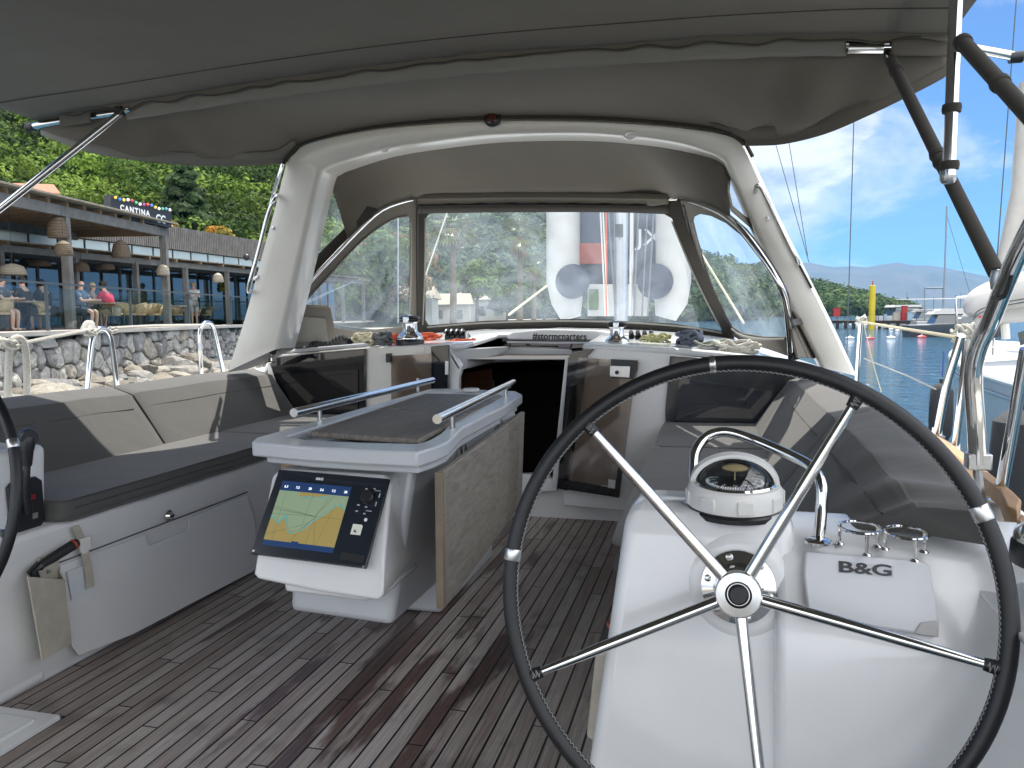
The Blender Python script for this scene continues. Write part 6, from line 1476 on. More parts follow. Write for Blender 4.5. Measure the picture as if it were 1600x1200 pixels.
# terracotta-roofed house behind
hs = thing('red_roofed_house', 'small house with red tiled roof above the pergola at the left', 'house', PD(60, 330, 48))
a_, b_, c3_, d_ = PD(20, 286, 46), PD(84, 288, 46), PD(94, 302, 44), PD(10, 302, 44)
MB().hexa([d_, c3_, b_, a_], [PD(10, 306, 44), PD(94, 306, 44), PD(84, 292, 48), PD(20, 290, 48)]).build('roof', mat('terracotta', (.38, .16, .09), .8, noise=(4, .3), bump=(20, .5)), hs)
MB().box(PD(22, 335, 46)+V((0, -1, -3)), PD(80, 314, 46)+V((0, 1, 0))).build('wall', mat('cream_render', (.55, .5, .42), .8), hs)
# street lamp heads near the arch leg
sl_ = thing('spotlight', 'small black double spotlight on a bracket beside the arch leg', 'spotlight', PD(392, 404, 36))
MB().tube([PD(386, 404, 36), PD(400, 407, 36)], .05, 6).build('arm', dsteel, sl_)
MB().ball(PD(385, 402, 36), .16, 6).build('lamp_head', blackp, sl_)
# ---- furniture
def chair_proto():
    t = thing('rattan_chair', 'x', 'chair', Q(-14, 22, GZ), 'rattan terrace chairs')
    o = V(t['_o']); 
    rows = []
    for i in range(9):
        a = -2.2+4.4*i/8; x, y = .29*math.sin(a), -.27*math.cos(a)*-1
        hb = .80-.20*(abs(a)/2.2)**2; rows.append([o+V((x*.82, y*.82, .44)), o+V((x, y, .58)), o+V((x*1.08, y*1.08, hb))])
    MB().grid(rows).build('backrest', rattan, t, thick=.02)
    MB().lathe([(.24, .40), (.26, .43), (.25, .46), (0, .46)], o, (0, 0, 1), 16).build('seat', rattan, t)
    MB().tube([r_[2] for r_ in rows], .022, 6, 2).build('top_rail', rattan, t)
    for sx_, sy_ in ((-1, -1), (1, -1), (1, 1), (-1, 1)): MB().tube([o+V((sx_*.15, sy_*.15, .42)), o+V((sx_*.22, sy_*.22, 0))], .014, 6).build('leg', blackp, t)
    return t
def table_proto():
    t = thing('terrace_table', 'x', 'table', Q(-13, 22, GZ), 'wooden terrace tables'); o = V(t['_o'])
    MB().box(o+V((-.62, -.40, .71)), o+V((.62, .40, .75))).build('tabletop', timberw, t, bevel=.005)
    MB().box(o+V((-.06, -.06, .03)), o+V((.06, .06, .71))).build('pedestal', dsteel, t)
    MB().box(o+V((-.30, -.25, 0)), o+V((.30, .25, .03))).build('base_plate', dsteel, t)
    return t
ch0 = chair_proto(); tb0 = table_proto()
def atpx(px, D, z=GZ): p = PD(px, 500, D); return V((p.x, p.y, z))
tabs = [(20, 19.5, 'wooden table at the far left with people in black'), (152, 22.5, 'wooden table between the man in blue and the man in red'), (200, 26.5, 'empty wooden table left of the middle railing post'), (262, 28, 'empty wooden table by the pergola end post'), (318, 34, 'empty wooden table right of the standing woman'), (352, 39, 'farthest wooden table, near the arch leg')]
for i, (px, D, lab) in enumerate(tabs):
    o = tb0 if i == 0 else copy_tree(tb0, (0, 0, 0)); o.location = atpx(px, D); o.rotation_euler = (0, 0, YAW); o['label'] = lab
chs = [(62, 20.2, 1.7, 'rattan chair under the person in black'), (118, 21.8, -1.3, 'large rattan armchair of the man in blue'), (178, 23.2, 1.6, 'rattan chair under the man in the red shirt'), (200, 24.8, 1.2, 'rattan chair just right of the red shirt'), (216, 26, -1.4, 'rattan chair left of the tall middle railing post'), (240, 27, .3, 'rattan chair right of the tall middle railing post'), (256, 28.5, -.4, 'rattan chair in front of the pergola end post'), (276, 30, 1.4, 'rattan chair right of the pergola end post'), (303, 33, .2, 'rattan chair behind the standing woman'), (322, 34, -.6, 'rattan chair left of the small tree'), (338, 37, .4, 'rattan chair under the pale pendant'), (362, 40, 1.0, 'rattan chair farthest right, near the arch leg'), (2, 18.8, -1.2, 'rattan chair cut off by the left edge')]
for i, (px, D, rz, lab) in enumerate(chs):
    o = ch0 if i == 0 else copy_tree(ch0, (0, 0, 0)); o.location = atpx(px, D); o.rotation_euler = (0, 0, YAW+rz); o['label'] = lab
# ---- people
skin = mat('skin', (.52, .32, .23), .55)
def body(nm, joints, bones, mt, par, sub=1):
    me = bpy.data.meshes.new(nm); o = bpy.data.objects.new(nm, me); COL.objects.link(o)
    org = V(par['_o']); ks = list(joints); me.from_pydata([tuple(V(joints[k][0])-org) for k in ks], [(ks.index(a), ks.index(b)) for a, b in bones], [])
    sk = o.modifiers.new('skin', 'SKIN'); me.skin_vertices[0].data if me.skin_vertices else None
    if not me.skin_vertices: 
        bm = bmesh.new(); bm.from_mesh(me); bm.verts.layers.skin.verify(); bm.to_mesh(me); bm.free()
    for i, k in enumerate(ks):
        me.skin_vertices[0].data[i].radius = joints[k][1] if isinstance(joints[k][1], tuple) else (joints[k][1],)*2
        me.skin_vertices[0].data[i].use_root = (i == 0)
    sk.use_smooth_shade = True
    sb = o.modifiers.new('sub', 'SUBSURF'); sb.levels = sub; sb.render_levels = sub
    me.materials.append(mt); o.parent = par; return o
def person(lab, base, face, seated, shirt, lower, hairc, lean=0.0, arms='table', hair=True, shortlegs=True):
    """base: floor point below the hips; face: heading (radians, 0 = shore-right)"""
    t = thing('person', lab, 'person', base); b0 = V(base); fx = R2*math.cos(face)+F2*math.sin(face); sx_ = V((-fx.y, fx.x, 0)); Z_ = V((0, 0, 1))
    hz = .52 if seated else .92
    hip = b0+Z_*hz; ch = hip+Z_*.30+fx*(lean*.30); sh = hip+Z_*.50+fx*(lean*.50); nk = hip+Z_*.60+fx*(lean*.58); hd = hip+Z_*.73+fx*(lean*.66+.02); tp_ = hip+Z_*.82+fx*(lean*.68+.01)
    J = {'hip': (hip, (.15, .12)), 'ch': (ch, (.16, .12)), 'sh': (sh, (.13, .10)), 'nk': (nk, .055), 'hd': (hd, (.085, .10)), 'tp': (tp_, .07)}
    Bn = [('hip', 'ch'), ('ch', 'sh'), ('sh', 'nk'), ('nk', 'hd'), ('hd', 'tp')]
    for s_, n_ in ((1, 'L'), (-1, 'R')):
        S0 = sh+sx_*(s_*.19); 
        if arms == 'table': el = S0-Z_*.24+fx*.16+sx_*(s_*.05); ha = el+fx*.25+Z_*.02-sx_*(s_*.08)
        elif arms == 'mouth': el = S0-Z_*.22+fx*.20; ha = el+Z_*.20+fx*.10-sx_*(s_*.12)
        else: el = S0-Z_*.27+sx_*(s_*.04); ha = el+fx*.18+Z_*.10-sx_*(s_*.12)
        if seated: kn = hip+fx*.44+sx_*(s_*.12)-Z_*.02; ft = kn-Z_*.44-fx*.04; to = ft+fx*.14-Z_*.03
        else: kn = hip-Z_*.45+sx_*(s_*.09)+fx*.03; ft = kn-Z_*.42; to = ft+fx*.13-Z_*.03
        J.update({'s'+n_: (S0, .062), 'e'+n_: (el, .042), 'h'+n_: (ha, .032), 'f'+n_: (ha+fx*.07+Z_*.01, (.026, .018)), 'k'+n_: (kn, .062), 'a'+n_: (ft, .04), 't'+n_: (to, .032), 'p'+n_: (hip+sx_*(s_*.09), .10)})
        Bn += [('sh', 's'+n_), ('s'+n_, 'e'+n_), ('e'+n_, 'h'+n_), ('h'+n_, 'f'+n_), ('hip', 'p'+n_), ('p'+n_, 'k'+n_), ('k'+n_, 'a'+n_), ('a'+n_, 't'+n_)]
    body('body', J, Bn, skin, t)
    g = 1.12
    JS = {'hip': (hip+Z_*.05, (.185, .16)), 'ch': (ch, (.195, .165)), 'sh': (sh, (.165, .145)), 'nk': (nk-Z_*.04, .08)}; BS = [('hip', 'ch'), ('ch', 'sh'), ('sh', 'nk')]
    for n_, s_ in (('L', 1), ('R', -1)):
        S0, E0 = J['s'+n_][0], J['e'+n_][0]; JS.update({'s'+n_: (S0, .078), 'e'+n_: (S0.lerp(E0, .75), .062)}); BS += [('sh', 's'+n_), ('s'+n_, 'e'+n_)]
    body('shirt', JS, BS, shirt, t)
    JL = {'hip': (hip, (.175, .15))}; BL_ = []
    for n_ in 'LR': JL['p'+n_] = (J['p'+n_][0], .115); JL['k'+n_] = (J['p'+n_][0].lerp(J['k'+n_][0], .9 if shortlegs else 1), .085); BL_ += [('hip', 'p'+n_), ('p'+n_, 'k'+n_)]
    body('shorts', JL, BL_, lower, t)
    if hair: MB().ball(hd+Z_*.045-fx*.025, .112, 7, (.95, .95, 1.0), .1).build('hair', mat('hair_'+hairc, {'dark': (.02, .015, .012), 'grey': (.35, .33, .30), 'blond': (.45, .33, .18)}[hairc], .7), t)
    for n_ in 'LR': MB().ball(J['t'+n_][0], .055, 5, (1.0, 1.0, .6)).build('shoe', mat('shoe_dark', (.05, .05, .05), .6), t)
    return t
cm = lambda n_, c_: mat(n_, c_, .85, noise=(8, .2))
person('seated man in a red shirt and beige shorts leaning on the table', atpx(176, 22.6), math.pi, True, cm('shirt_red', (.62, .03, .07)), cm('shorts_beige', (.42, .36, .28)), 'dark', .35)
person('seated balding man in a blue-grey shirt seen from the side', atpx(124, 21.4), 0.0, True, cm('shirt_blue', (.12, .17, .24)), cm('shorts_navy', (.04, .05, .08)), 'grey', .15, hair=False)
person('seated person with hands at the face behind the man in blue', atpx(140, 23.6), .3, True, cm('shirt_pink', (.40, .30, .27)), cm('shorts_navy', (.04, .05, .08)), 'blond', .2, 'mouth')
person('dark-haired seated woman in black at the left table', atpx(44, 19.8), math.pi, True, cm('top_black', (.02, .02, .024)), cm('skirt_black', (.02, .02, .02)), 'dark', .15, 'mouth')
person('dark-haired person seated behind the near pergola post', atpx(74, 21.4), math.pi*.9, True, cm('top_black', (.02, .02, .024)), cm('skirt_black', (.02, .02, .02)), 'dark', .2)
person('seated person cut off by the left edge, only arm and legs showing', atpx(-4, 18.9), 0.1, True, cm('top_grey', (.10, .10, .11)), cm('skirt_black', (.02, .02, .02)), 'dark', .25)
person('standing woman in a white patterned top holding something at her chest', atpx(304, 32), -1.2, False, cm('top_white', (.70, .68, .66)), cm('skirt_pale', (.5, .46, .44)), 'blond', 0.05, 'hold')

# ---- single trees
def tree(nm, lab, base, h, R_, cols, n=26, per=150, leaf=.16, grp=None, col_trunk=(.10, .075, .05), cone=False, seed=0):
    t = thing(nm, lab, 'tree', base, grp); b0 = V(base); rn = random.Random(seed)
    MB().tube([b0, b0+V((.1, 0, h*.4)), b0+V((0, .05, h*.85))], [h*.03, h*.022, h*.008], 8, 3).build('trunk', mat('bark', col_trunk, .9, noise=(6, .4)), t)
    cr_ = []
    for k in range(n):
        if cone: z = h*(.12+.88*k/n); q = R_*(1-k/n)**.8; a = k*2.4; cr_.append((b0.x+q*.5*math.cos(a), b0.y+q*.5*math.sin(a), b0.z+z, max(.3, q*.6), .6))
        else:
            d = V((rn.gauss(0, 1), rn.gauss(0, 1), rn.gauss(0, 1))).normalized()*rn.uniform(.35, .8); cr_.append((b0.x+d.x*R_, b0.y+d.y*R_, b0.z+h-R_*.8+d.z*R_*.75, R_*rn.uniform(.28, .45), .8))
    leafmass('crown', cr_, per, leaf, cols, seed+5, None, parent=t)
    for c_ in cr_[:5]: pass
    return t
def gz(px, D):   # ground point on the hill under a pixel column
    p = PD(px, 500, D); r, f_ = (p-CAM).dot(R2), (p-CAM).dot(F2); p.z = max(.9, hill_h(r, f_)) if f_ > 36 else GZ; return p
def treetop(px, py, D, R_): return (CAM+ray(px, py)*D).z
b = gz(297, 60); tree('conifer_tree', 'tall dark conifer standing out of the scrub above the building', b, treetop(297, 235, 60, 0)-b.z, 2.8, [(.05, .085, .03), (.06, .09, .04)], 30, 260, .24, cone=True, seed=3)
for px, py, D, R_, lab in ((341, 352, 48, 1.25, 'orange-leaved tree above the cladding, right of the sign'), (276, 342, 45, 1.0, 'orange-leaved tree peeking out just right of the sign')):
    b = gz(px, D); tree('orange_tree', lab, b, max(2, treetop(px, py, D, 0)-b.z), R_, [(.40, .19, .03), (.45, .24, .04), (.22, .18, .04)], 16, 160, .12, 'orange-leaved trees', seed=int(px))
b = atpx(335, 36); tree('potted_tree', 'slender yellow-green tree on the terrace beside the pale pendant', b, 2.3, .75, [(.25, .26, .05), (.16, .20, .05)], 16, 120, .09, seed=9)
# broad trees behind the left window and along the far shore
for i, (px, py, D, R_, c_, lab) in enumerate(((560, 335, 62, 5.5, [(.08, .12, .03), (.06, .10, .03)], 'broad green tree seen through the left window, behind the palms'), (612, 345, 66, 5.0, [(.10, .13, .04), (.20, .13, .05)], 'green and rust tree close to the left zip of the sprayhood'), (745, 400, 85, 3.6, [(.10, .15, .05)], 'pale green tree between the two palms'), (850, 430, 95, 3.6, [(.08, .13, .04)], 'low green tree right of the tall palm'), (792, 440, 90, 3.0, [(.09, .13, .04)], 'round low tree left of the tall palm'), (520, 400, 58, 3.5, [(.07, .11, .03)], 'dark green tree at the left end of the left window'))):
    b = atpx(px, D, .6); tree('shore_tree', lab, b, max(3, treetop(px, py, D, 0)-.6), R_, c_, 30, 160, .24, 'trees on the shore', seed=40+i)
def palm(lab, px, py, D, seed):
    b = atpx(px, D, .6); h = treetop(px, py, D, 0)-.6; t = thing('palm_tree', lab, 'palm tree', b, 'palms on the shore'); rn = random.Random(seed)
    MB().tube([b, b+V((.1, 0, h*.5)), b+V((0, 0, h*.88))], [.30, .24, .22], 10, 3).build('trunk', mat('palm_bark', (.20, .16, .11), .9, noise=(5, .5)), t)
    top = b+V((0, 0, h*.86)); mb = MB()
    for k in range(46):
        a = k*2.399; el = rn.uniform(-.7, 1.25); L_ = rn.uniform(1.5, 2.1); d = V((math.cos(a)*math.cos(el), math.sin(a)*math.cos(el), math.sin(el)))
        st_ = top+d*.9; s2 = d.cross(V((0, 0, 1))).normalized()
        for j in range(-5, 6):     # fan leaflets
            an = j*.20; dd = (d*math.cos(an)+s2*math.sin(an)).normalized(); e = st_+dd*L_*.8+V((0, 0, -.35)); w_ = dd.cross(V((.1, .2, 1))).normalized()*.055
            mb.add([st_-w_*.3, st_+dd*L_*.45+w_, e, st_+dd*L_*.45-w_], [(0, 1, 2, 3)])
    mb.build('fronds', mat('palm_leaf', (.22, .28, .08), .4, noise=(1, .4)), t, smooth=False)
    d2 = MB()
    for k in range(60):
        a = k*2.399; d2.tube([top+V((math.cos(a)*.25, math.sin(a)*.25, -.1)), top+V((math.cos(a)*.75, math.sin(a)*.75, -.9-rn.random()))], .04, 4)
    d2.build('dead_skirt', mat('dead_fronds', (.25, .15, .07), .9), t, smooth=False)
palm('fan palm seen at the upper left of the centre window', 708, 332, 62, 1)
palm('tall fan palm seen in the middle of the centre window', 812, 350, 68, 2)
palm('shorter fan palm right of the tall palm', 834, 405, 88, 3)
# low shore behind, seen through the windows
struct(MB().prism([Q(-10.6, 46, .55), Q(2, 64, .4), Q(8, 100, .3), Q(14, 240, .3), Q(-60, 240, .5), Q(-60, 46, .5)], (0, 0, -2)).build('shore_ground', mat('pale_shore', (.36, .34, .30), .9, noise=(.5, .3)), None))
for i, (px, py, D, w_, h_, c_, lab) in enumerate(((690, 484, 80, 6, 2.2, (.42, .40, .36), 'pale low building left of the palms seen through the window'), (756, 480, 96, 6, 3.0, (.55, .52, .46), 'cream building between the palms'), (1076, 486, 380, 16, 7, (.40, .25, .16), 'orange-brown house on the far shore right of the dinghy'), (1128, 488, 400, 14, 6, (.45, .40, .33), 'cream house on the far shore under the headland'), (610, 486, 70, 8, 2.6, (.50, .50, .48), 'white low building seen through the left window'))):
    b = PD(px, 490, D); b.z = .3; t = thing('shore_house', lab, 'house', b, 'houses on the shore')
    MM = Matrix.Translation(b) @ Matrix.Rotation(YAW, 4, 'Z')
    MB().box((-w_/2, -2, 0), (w_/2, 4, h_), MM).build('wall', mat('house_%d' % i, c_, .8, noise=(1, .15)), t)
    MB().hexa([MM @ V(p) for p in ((-w_/2-.4, -2.4, h_), (w_/2+.4, -2.4, h_), (w_/2+.4, 4.4, h_), (-w_/2-.4, 4.4, h_))], [MM @ V(p) for p in ((-w_/2, .9, h_+1.2), (w_/2, .9, h_+1.2), (w_/2, 1.1, h_+1.2), (-w_/2, 1.1, h_+1.2))]).build('roof', MATS['terracotta'] if i in (2, 3) else MATS['reed'], t)
    for k in range(3): MB().box((-w_/2+w_*(k+.35)/3-.4, -2.05, h_*.35), (-w_/2+w_*(k+.35)/3+.6, -1.98, h_*.75), MM).build('window', glassd, t)

# ============================================================ JETTY
D_J = 100
jet = thing('jetty', 'dark timber jetty on piles across the water', 'jetty', PD(1400, 500, D_J))
jd = lambda px, D, z: V((PD(px, 490, D).x, PD(px, 490, D).y, z))
Ja, Jb = jd(1270, 108, .12), jd(1478, 88, .12)
jn = (Jb-Ja).normalized(); jp = V((-jn.y, jn.x, 0))
MB().hexa([Ja, Jb, Jb+jp*2.6, Ja+jp*2.6], [p-V((0, 0, .38)) for p in (Ja, Jb, Jb+jp*2.6, Ja+jp*2.6)]).build('deck', mat('dark_jetty', (.06, .05, .045), .9, noise=(.8, .5)), jet)
for k in range(15):
    q = Ja.lerp(Jb, (k+.3)/15); MB().tube([q+V((0, 0, -.3)), V((q.x, q.y, WZ-.5))], .20, 8).build('pile', MATS['dark_jetty'], jet)
for k in range(18):
    q = Ja.lerp(Jb, k/18)+jp*2.2; MB().tube([q, q+V((0, 0, 1.2))], .045, 5).build('rail_post', dsteel, jet)
bar(MB(), Ja+jp*2.2+V((0, 0, 1.2)), Jb+jp*2.2+V((0, 0, 1.2)), .06, .06).build('handrail', dsteel, jet)
yp = thing('yellow_pile', 'tall yellow mooring pile standing behind the jetty', 'pile', V((PD(1362, 497, 97).x, PD(1362, 497, 97).y, WZ)))
q = V(yp['_o']); hz_ = (CAM+ray(1362, 446)*97).z-WZ
MB().lathe([(.38, -1), (.38, hz_-.05), (.34, hz_), (0, hz_)], q, (0, 0, 1), 20).build('shaft', mat('pile_yellow', (.62, .47, .02), .5, noise=(.7, .2)), yp)
MB().tube([q+V((0, 0, hz_)), q+V((0, 0, hz_+.55))], .06, 6).build('light_post', redt, yp)
for px, w_, h_, c_, lab in ((1307, .85, 1.35, redt, 'red cabinet at the left end of the jetty'), (1413, .60, 1.75, redt, 'tall red cabinet in the middle of the jetty'), (1383, .35, .75, mat('pale_blue_box', (.3, .42, .5), .5), 'pale blue bin on the jetty left of the tall red cabinet'), (1421, .55, .95, MATS['pale_blue_box'], 'pale blue box against the tall red cabinet'), (1401, .8, .95, mat('beige_box', (.45, .42, .36), .6), 'beige pump box on the jetty')):
    D = 100-(px-1350)*.07; b = jd(px, D, .12); t = thing('dock_cabinet', lab, 'cabinet', b, 'cabinets on the jetty')
    MB().box(b+V((-w_/2, -.3, (.55 if px == 1307 else 0))), b+V((w_/2, .3, h_+(.3 if px == 1307 else 0)))).build('housing', c_, t, bevel=.03)
    MB().box(b+V((-w_/2-.04, -.34, h_+(.3 if px == 1307 else 0))), b+V((w_/2+.04, .34, h_+.06+(.3 if px == 1307 else 0)))).build('lid', c_, t)
gan = thing('gantry_frame', 'grey steel goalpost gantry at the right end of the jetty', 'gantry', jd(1460, 92, 0))
gm_ = mat('galvanised', (.22, .25, .29), .5, .5)
for a, b in (((1445, 498), (1445, 450)), ((1474, 498), (1474, 449)), ((1445, 450), (1474, 450))): MB().tube([PD(*a, 92), PD(*b, 92)], .10, 8).build('beam' if a[1] == b[1] else 'upright', gm_, gan)
# red landing and floating booms
MB().hexa([jd(1440, 84, -.05), jd(1500, 74, -.35), jd(1510, 78, -.3), jd(1458, 90, -.05)], [jd(1440, 84, -.25), jd(1500, 74, -.55), jd(1510, 78, -.5), jd(1458, 90, -.25)]).build('gangway', mat('red_brown_deck', (.30, .17, .13), .8), None)
tag(bpy.data.objects['gangway'], 'reddish-brown gangway sloping down from the right end of the jetty', 'gangway')
bc_ = [(1318, 504, 0), (1329, 505, 0), (1340, 507, 0), (1352, 508, 0), (1362, 510, 0), (1372, 512, 0), (1383, 514, 0), (1392, 515, 0), (1402, 517, 0), (1412, 518, 0), (1421, 519, 0), (1434, 520, 0), (1446, 522, 0), (1458, 523, 0), (1328, 529, 0), (1359, 529.5, 1), (1392, 528, 0), (1440, 527, 1), (1470, 526, 0)]
wbu, rbu = mat('buoy_white', (.72, .70, .68), .4), mat('buoy_red', (.60, .05, .04), .4)
for i, (px, py, rd) in enumerate(bc_):
    c_ = PZ(px, py, WZ); s_ = (c_-CAM).length/100
    big = py > 525
    o = thing('float_buoy', 'x', 'buoy', c_, 'floating buoys off the jetty')
    MB().ball(c_+V((0, 0, .05)), 0.30*s_**.5*(1.0 if big else .8), 7, (1.5 if big else 1.1, .9, .45)).build('float', rbu if rd else wbu, o)
    MB().tube([c_+V((0, 0, .1)), c_+V((0, 0, .30))], .05, 6).build('lifting_eye', wbu, o)
    if rd: o['label'] = 'flat red buoy floating below the yellow pile' if px < 1400 else 'flat red buoy floating near the right end of the jetty'
    elif big: o['label'] = {1328: 'white float left of the red buoy under the yellow pile', 1392: 'white float between the two red buoys', 1470: 'white float right of the right-hand red buoy'}[px]
    else: o['label'] = '%s small white float from the left along the jetty piles' % ORD[i]
# moored craft beyond the jetty
def hullmesh(stern, bow, beam, z0, z1, n=16, sheer=.25, full=1.0):
    """rows of a simple sailing-yacht hull from transom to stem"""
    d = (bow-stern); d.z = 0; L_ = d.length; d.normalize(); s_ = V((d.y, -d.x, 0)); rows = []
    for i in range(n+1):
        t = i/n; hb = beam/2*(min(1, .72+.6*t) if t < .45 else max(0.012, (1-((t-.45)/.55)**2.2)))*full
        zt_ = z1+sheer*(t**2)+.05; p = stern+d*(L_*t)
        rows.append([p+s_*hb+V((0, 0, zt_)), p+s_*hb*.97+V((0, 0, (zt_+z0)/2)), p+s_*hb*.80+V((0, 0, z0)), p+s_*hb*.2+V((0, 0, z0-.35)), p-s_*hb*.2+V((0, 0, z0-.35)), p-s_*hb*.80+V((0, 0, z0)), p-s_*hb*.97+V((0, 0, (zt_+z0)/2)), p-s_*hb+V((0, 0, zt_))])
    return rows, d, s_, L_
def motorboat(lab, px, D, L_, colr, dirn, nm='motorboat', top=True):
    c_ = PD(px, 495, D); c_.z = 0; d = V((math.cos(dirn), math.sin(dirn), 0)); t = thing(nm, lab, 'motorboat', V((c_.x, c_.y, WZ)), 'craft moored beyond the jetty')
    rows, d, s_, L_ = hullmesh(c_-d*L_/2, c_+d*L_/2, L_*.3, WZ, WZ+L_*.12)
    mb = MB().grid(rows); mb.f.append(tuple(range(8))); mb.build('hull', colr, t)
    mb = MB(); mb.grid([[r_[0], r_[7]] for r_ in rows]); mb.build('deck', hyp, t)
    cab_ = [c_-d*L_*.25+s_*L_*.10, c_+d*L_*.15+s_*L_*.10, c_+d*L_*.15-s_*L_*.10, c_-d*L_*.25-s_*L_*.10]
    zb0 = WZ+L_*.14; cb1 = MB().hexa([p+V((0, 0, zb0)) for p in cab_], [c_+(p-c_)*.8+V((0, 0, zb0+L_*.10)) for p in cab_]).build('cabin', glassd, t)
    if top: MB().hexa([c_+(p-c_)*1.05+V((0, 0, zb0+L_*.10)) for p in cab_], [c_+(p-c_)*.95+V((0, 0, zb0+L_*.13)) for p in cab_]).build('cabin_roof', hyp, t)
    MB().tube([c_+V((0, 0, zb0+L_*.12)), c_+V((0, 0, zb0+L_*.3))], .03, 5).build('aerial', dsteel, t)
motorboat('white motorboat with canopy beyond the jetty, left of the gantry', 1416, 125, 12, hyp, .4)
motorboat('grey and white motorboat under the goalpost gantry', 1458, 100, 9, hyp, .2)
motorboat('dark-hulled motorboat right of the gantry', 1492, 66, 8, mat('dark_hull', (.05, .065, .08), .3), 0.15)
motorboat('motorboat with dark flybridge behind the neighbouring yacht pulpit', 1500, 80, 9, hyp, .1)
def farmast(lab, px0, py0, px1, py1, D, r, grp='masts and rigging of moored yachts', mt_=alu, nm='far_mast', cat='mast'):
    o = MB().tube([PD(px1, py1, D), PD(px0, py0, D)], r, 6).build(nm, mt_, None); return tag(o, lab, cat, grp)
mst = farmast('slim mast standing beyond the gantry against the mountains', 1479.5, 322, 1474, 492, 80, .09, mt_=gm_)
farmast('thin backstay slanting down from the slim far mast', 1480, 338, 1516, 460, 80, .02, mt_=dsteel, nm='backstay', cat='rigging wire')
farmast('single steel shroud of our yacht rising beside the starboard arch leg', 1335, 160, 1323, 560, 6.5, .0045, 'shrouds', mt_=dsteel, nm='shroud', cat='rigging wire')
farmast('left of the two converging shrouds above the starboard arch leg', 1205, 200, 1264, 410, 9, .0045, 'shrouds', mt_=dsteel, nm='shroud', cat='rigging wire')
farmast('right of the two converging shrouds above the starboard arch leg', 1229, 200, 1262, 400, 9, .0045, 'shrouds', mt_=dsteel, nm='shroud', cat='rigging wire')
farmast('thin wire of the neighbouring yacht left of its furled sail', 1588, 0, 1553, 470, 8, .006, 'shrouds', mt_=dsteel, nm='shroud', cat='rigging wire')
o = MB().tube([PD(1612, 130, 11), PD(1598, 300, 11), PD(1572, 400, 11), PD(1566, 470, 11)], [.16, .15, .11, .07], 14).build('furled_sail', mat('sail_cloth', (.45, .43, .39), .8, noise=(3, .2)), None); tag(o, 'pale furled headsail at the right edge of the photo', 'sail')

# ============================================================ NEIGHBOURING YACHT
ny = thing('neighbouring_yacht', 'white and grey sailing yacht moored on the starboard side', 'sailing yacht', (4.5, 8, WZ))
hg_ = mat('yacht_hull_grey', (.42, .46, .50), .18, coat=.6)
rows, d_, s2_, L_ = hullmesh(V((5.85, 1.0, 0)), V((5.65, 14.9, 0)), 3.9, WZ, .48, 24, .16)
MB().grid(rows).build('hull', hg_, ny, ang=60)
MB().grid([[r_[0], r_[0].lerp(r_[7], .25)+V((0, 0, .04)), r_[0].lerp(r_[7], .5)+V((0, 0, .07)), r_[0].lerp(r_[7], .75)+V((0, 0, .04)), r_[7]] for r_ in rows]).build('deck', hyp, ny)
for k_ in (0, 7): MB().tube([r_[k_]+V((0, 0, .02)) for r_ in rows], .035, 8).build('gunwale', gel, ny)
MB().tube([r_[7]+V((-.012, 0, -.12)) for r_ in rows], .012, 6).build('cove_line', steelb, ny)
cabr = []
for y, hw, h in ((3, 1.15, .42), (7, 1.10, .42), (9.2, .9, .30), (10.4, .6, .10)):
    cabr.append([V((5.85-hw-.1, y, .55)), V((5.85-hw*.85, y, .58+h)), V((5.85, y, .63+h)), V((5.85+hw*.85, y, .58+h)), V((5.85+hw+.1, y, .55))])
MB().grid(cabr).build('coachroof', hyp, ny)
MB().prism([PX(*p, 4.15) for p in [(1590, 520), (1625, 508), (1625, 530), (1594, 540)]], (.03, 0, 0)).build('cabin_window', glassd, ny)
for a in ([(1546, 648), (1556, 650), (1556, 677), (1546, 670)], [(1561, 660), (1592, 672), (1592, 702), (1561, 686)]):
    f_ = MB().prism([PX(p[0], p[1], 3.90) for p in a], (-.012, 0, 0)).build('hull_window', steelb, ny); ls = MB()
    for k in range(6):
        u = k/6; p0_ = PX(*a[0], 3.885).lerp(PX(*a[3], 3.885), u+.06); p1_ = PX(*a[1], 3.885).lerp(PX(*a[2], 3.885), u+.06); ls.hexa([p0_, p1_, p1_+V((0, 0, -.03)), p0_+V((0, 0, -.03))], [q+V((-.004, 0, 0)) for q in (p0_, p1_, p1_+V((0, 0, -.03)), p0_+V((0, 0, -.03)))])
    ls.build('louvre', blackp, f_, smooth=False)
pu = MB()
for a, b in (((1496, 545), (1494, 464)), ((1519, 520), (1519, 464)), ((1494, 464), (1519, 462)), ((1519, 462), (1532, 463)), ((1496, 497), (1519, 495)), ((1532, 463), (1600, 468)), ((1551, 575), (1556, 440))):
    MB().tube([PD(*a, 10.2), PD(*b, 10.2)], .014, 8).build('pulpit_rail', steel, ny)
MB().tube([PD(1400, 468, 10.2), PD(1519, 466, 10.2)], .005, 5).build('lifeline', steelb, ny)
for a, b in (((1535, 541), (1600, 546)), ((1540, 573), (1600, 577))): MB().tube([PD(*a, 8.5), PD(*b, 8.5)], .006, 5).build('lifeline', steelb, ny)
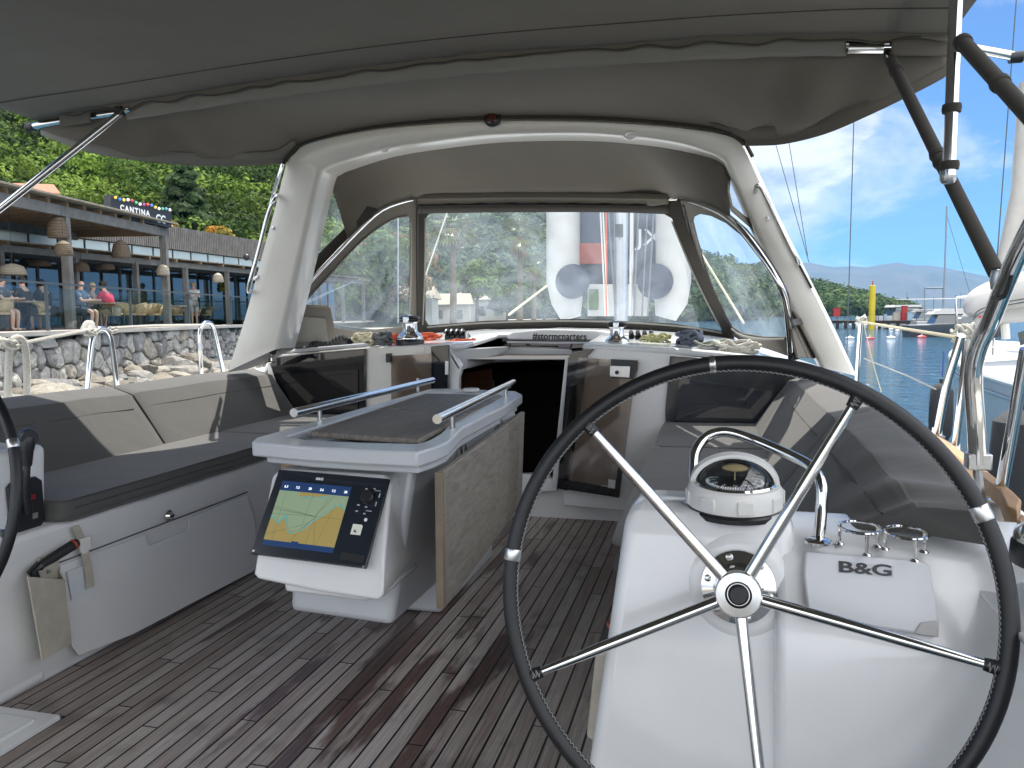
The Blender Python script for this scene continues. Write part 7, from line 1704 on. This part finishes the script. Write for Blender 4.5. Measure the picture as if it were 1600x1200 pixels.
# its mast, out of frame above but casting its place
# tender on its foredeck
td = thing('rib_tender', 'grey and white rigid inflatable tender lashed on the neighbouring foredeck', 'tender', PD(1570, 520, 9.5))
hypg = mat('grey_hypalon', (.45, .44, .42), .5, noise=(4, .15))
MB().tube([PD(1521, 492, 9.3), PD(1530, 474, 9.3), PD(1556, 463, 9.3), PD(1600, 452, 9.2), PD(1680, 440, 9.2)], [.10, .17, .20, .21, .21], 18, 4).build('pontoon_tube', hypg, td)
for dz in (-.02, -.06): MB().tube([PD(1521, 492, 9.08)+V((0, 0, dz)), PD(1530, 482, 9.08)+V((0, 0, dz)), PD(1556, 472, 9.04)+V((0, 0, dz)), PD(1600, 464, 8.96)+V((0, 0, dz)), PD(1680, 452, 8.96)+V((0, 0, dz))], .010, 6, 4).build('rubbing_strip', dsteel, td)
MB().prism([PD(*p, 9.3) for p in [(1520, 494), (1534, 484), (1600, 474), (1660, 474), (1660, 498), (1580, 505), (1548, 508), (1532, 522)]], F2*.3).build('hull_bottom', hyp, td, bevel=.05, seg=3)
MB().hexa([PD(*p, 9.04) for p in ((1529, 494), (1543, 490), (1543, 494), (1529, 498))], [PD(*p, 9.08) for p in ((1529, 494), (1543, 490), (1543, 494), (1529, 498))]).build('red_marking', redt, td)
MB().tube([PD(1570, 506, 9.4), PD(1572, 530, 9.4)], .05, 8).build('chock', gelw, td)
MB().tube([PD(1556, 506, 9.3), PD(1556, 528, 9.3)], .03, 8).build('chock', blackp, td)
# ============================================================ HAZE (real air between here and the mountains)
hzm = bpy.data.materials.new('air_haze'); hzm.use_nodes = True; _t = hzm.node_tree; _t.nodes.remove(_t.nodes['Principled BSDF'])
_v = _t.nodes.new('ShaderNodeVolumePrincipled'); _v.inputs['Color'].default_value = (.17, .50, 1.0, 1); _v.inputs['Density'].default_value = .00007; _v.inputs['Anisotropy'].default_value = 0
_t.links.new(_v.outputs[0], _t.nodes['Material Output'].inputs['Volume'])
hz = MB().box((-6050, -3050, WZ-8), (9050, 14050, 900)).build('haze', hzm, None, smooth=False); hz['kind'] = 'stuff'
for o in bpy.data.objects:
    if '_o' in o: del o['_o']
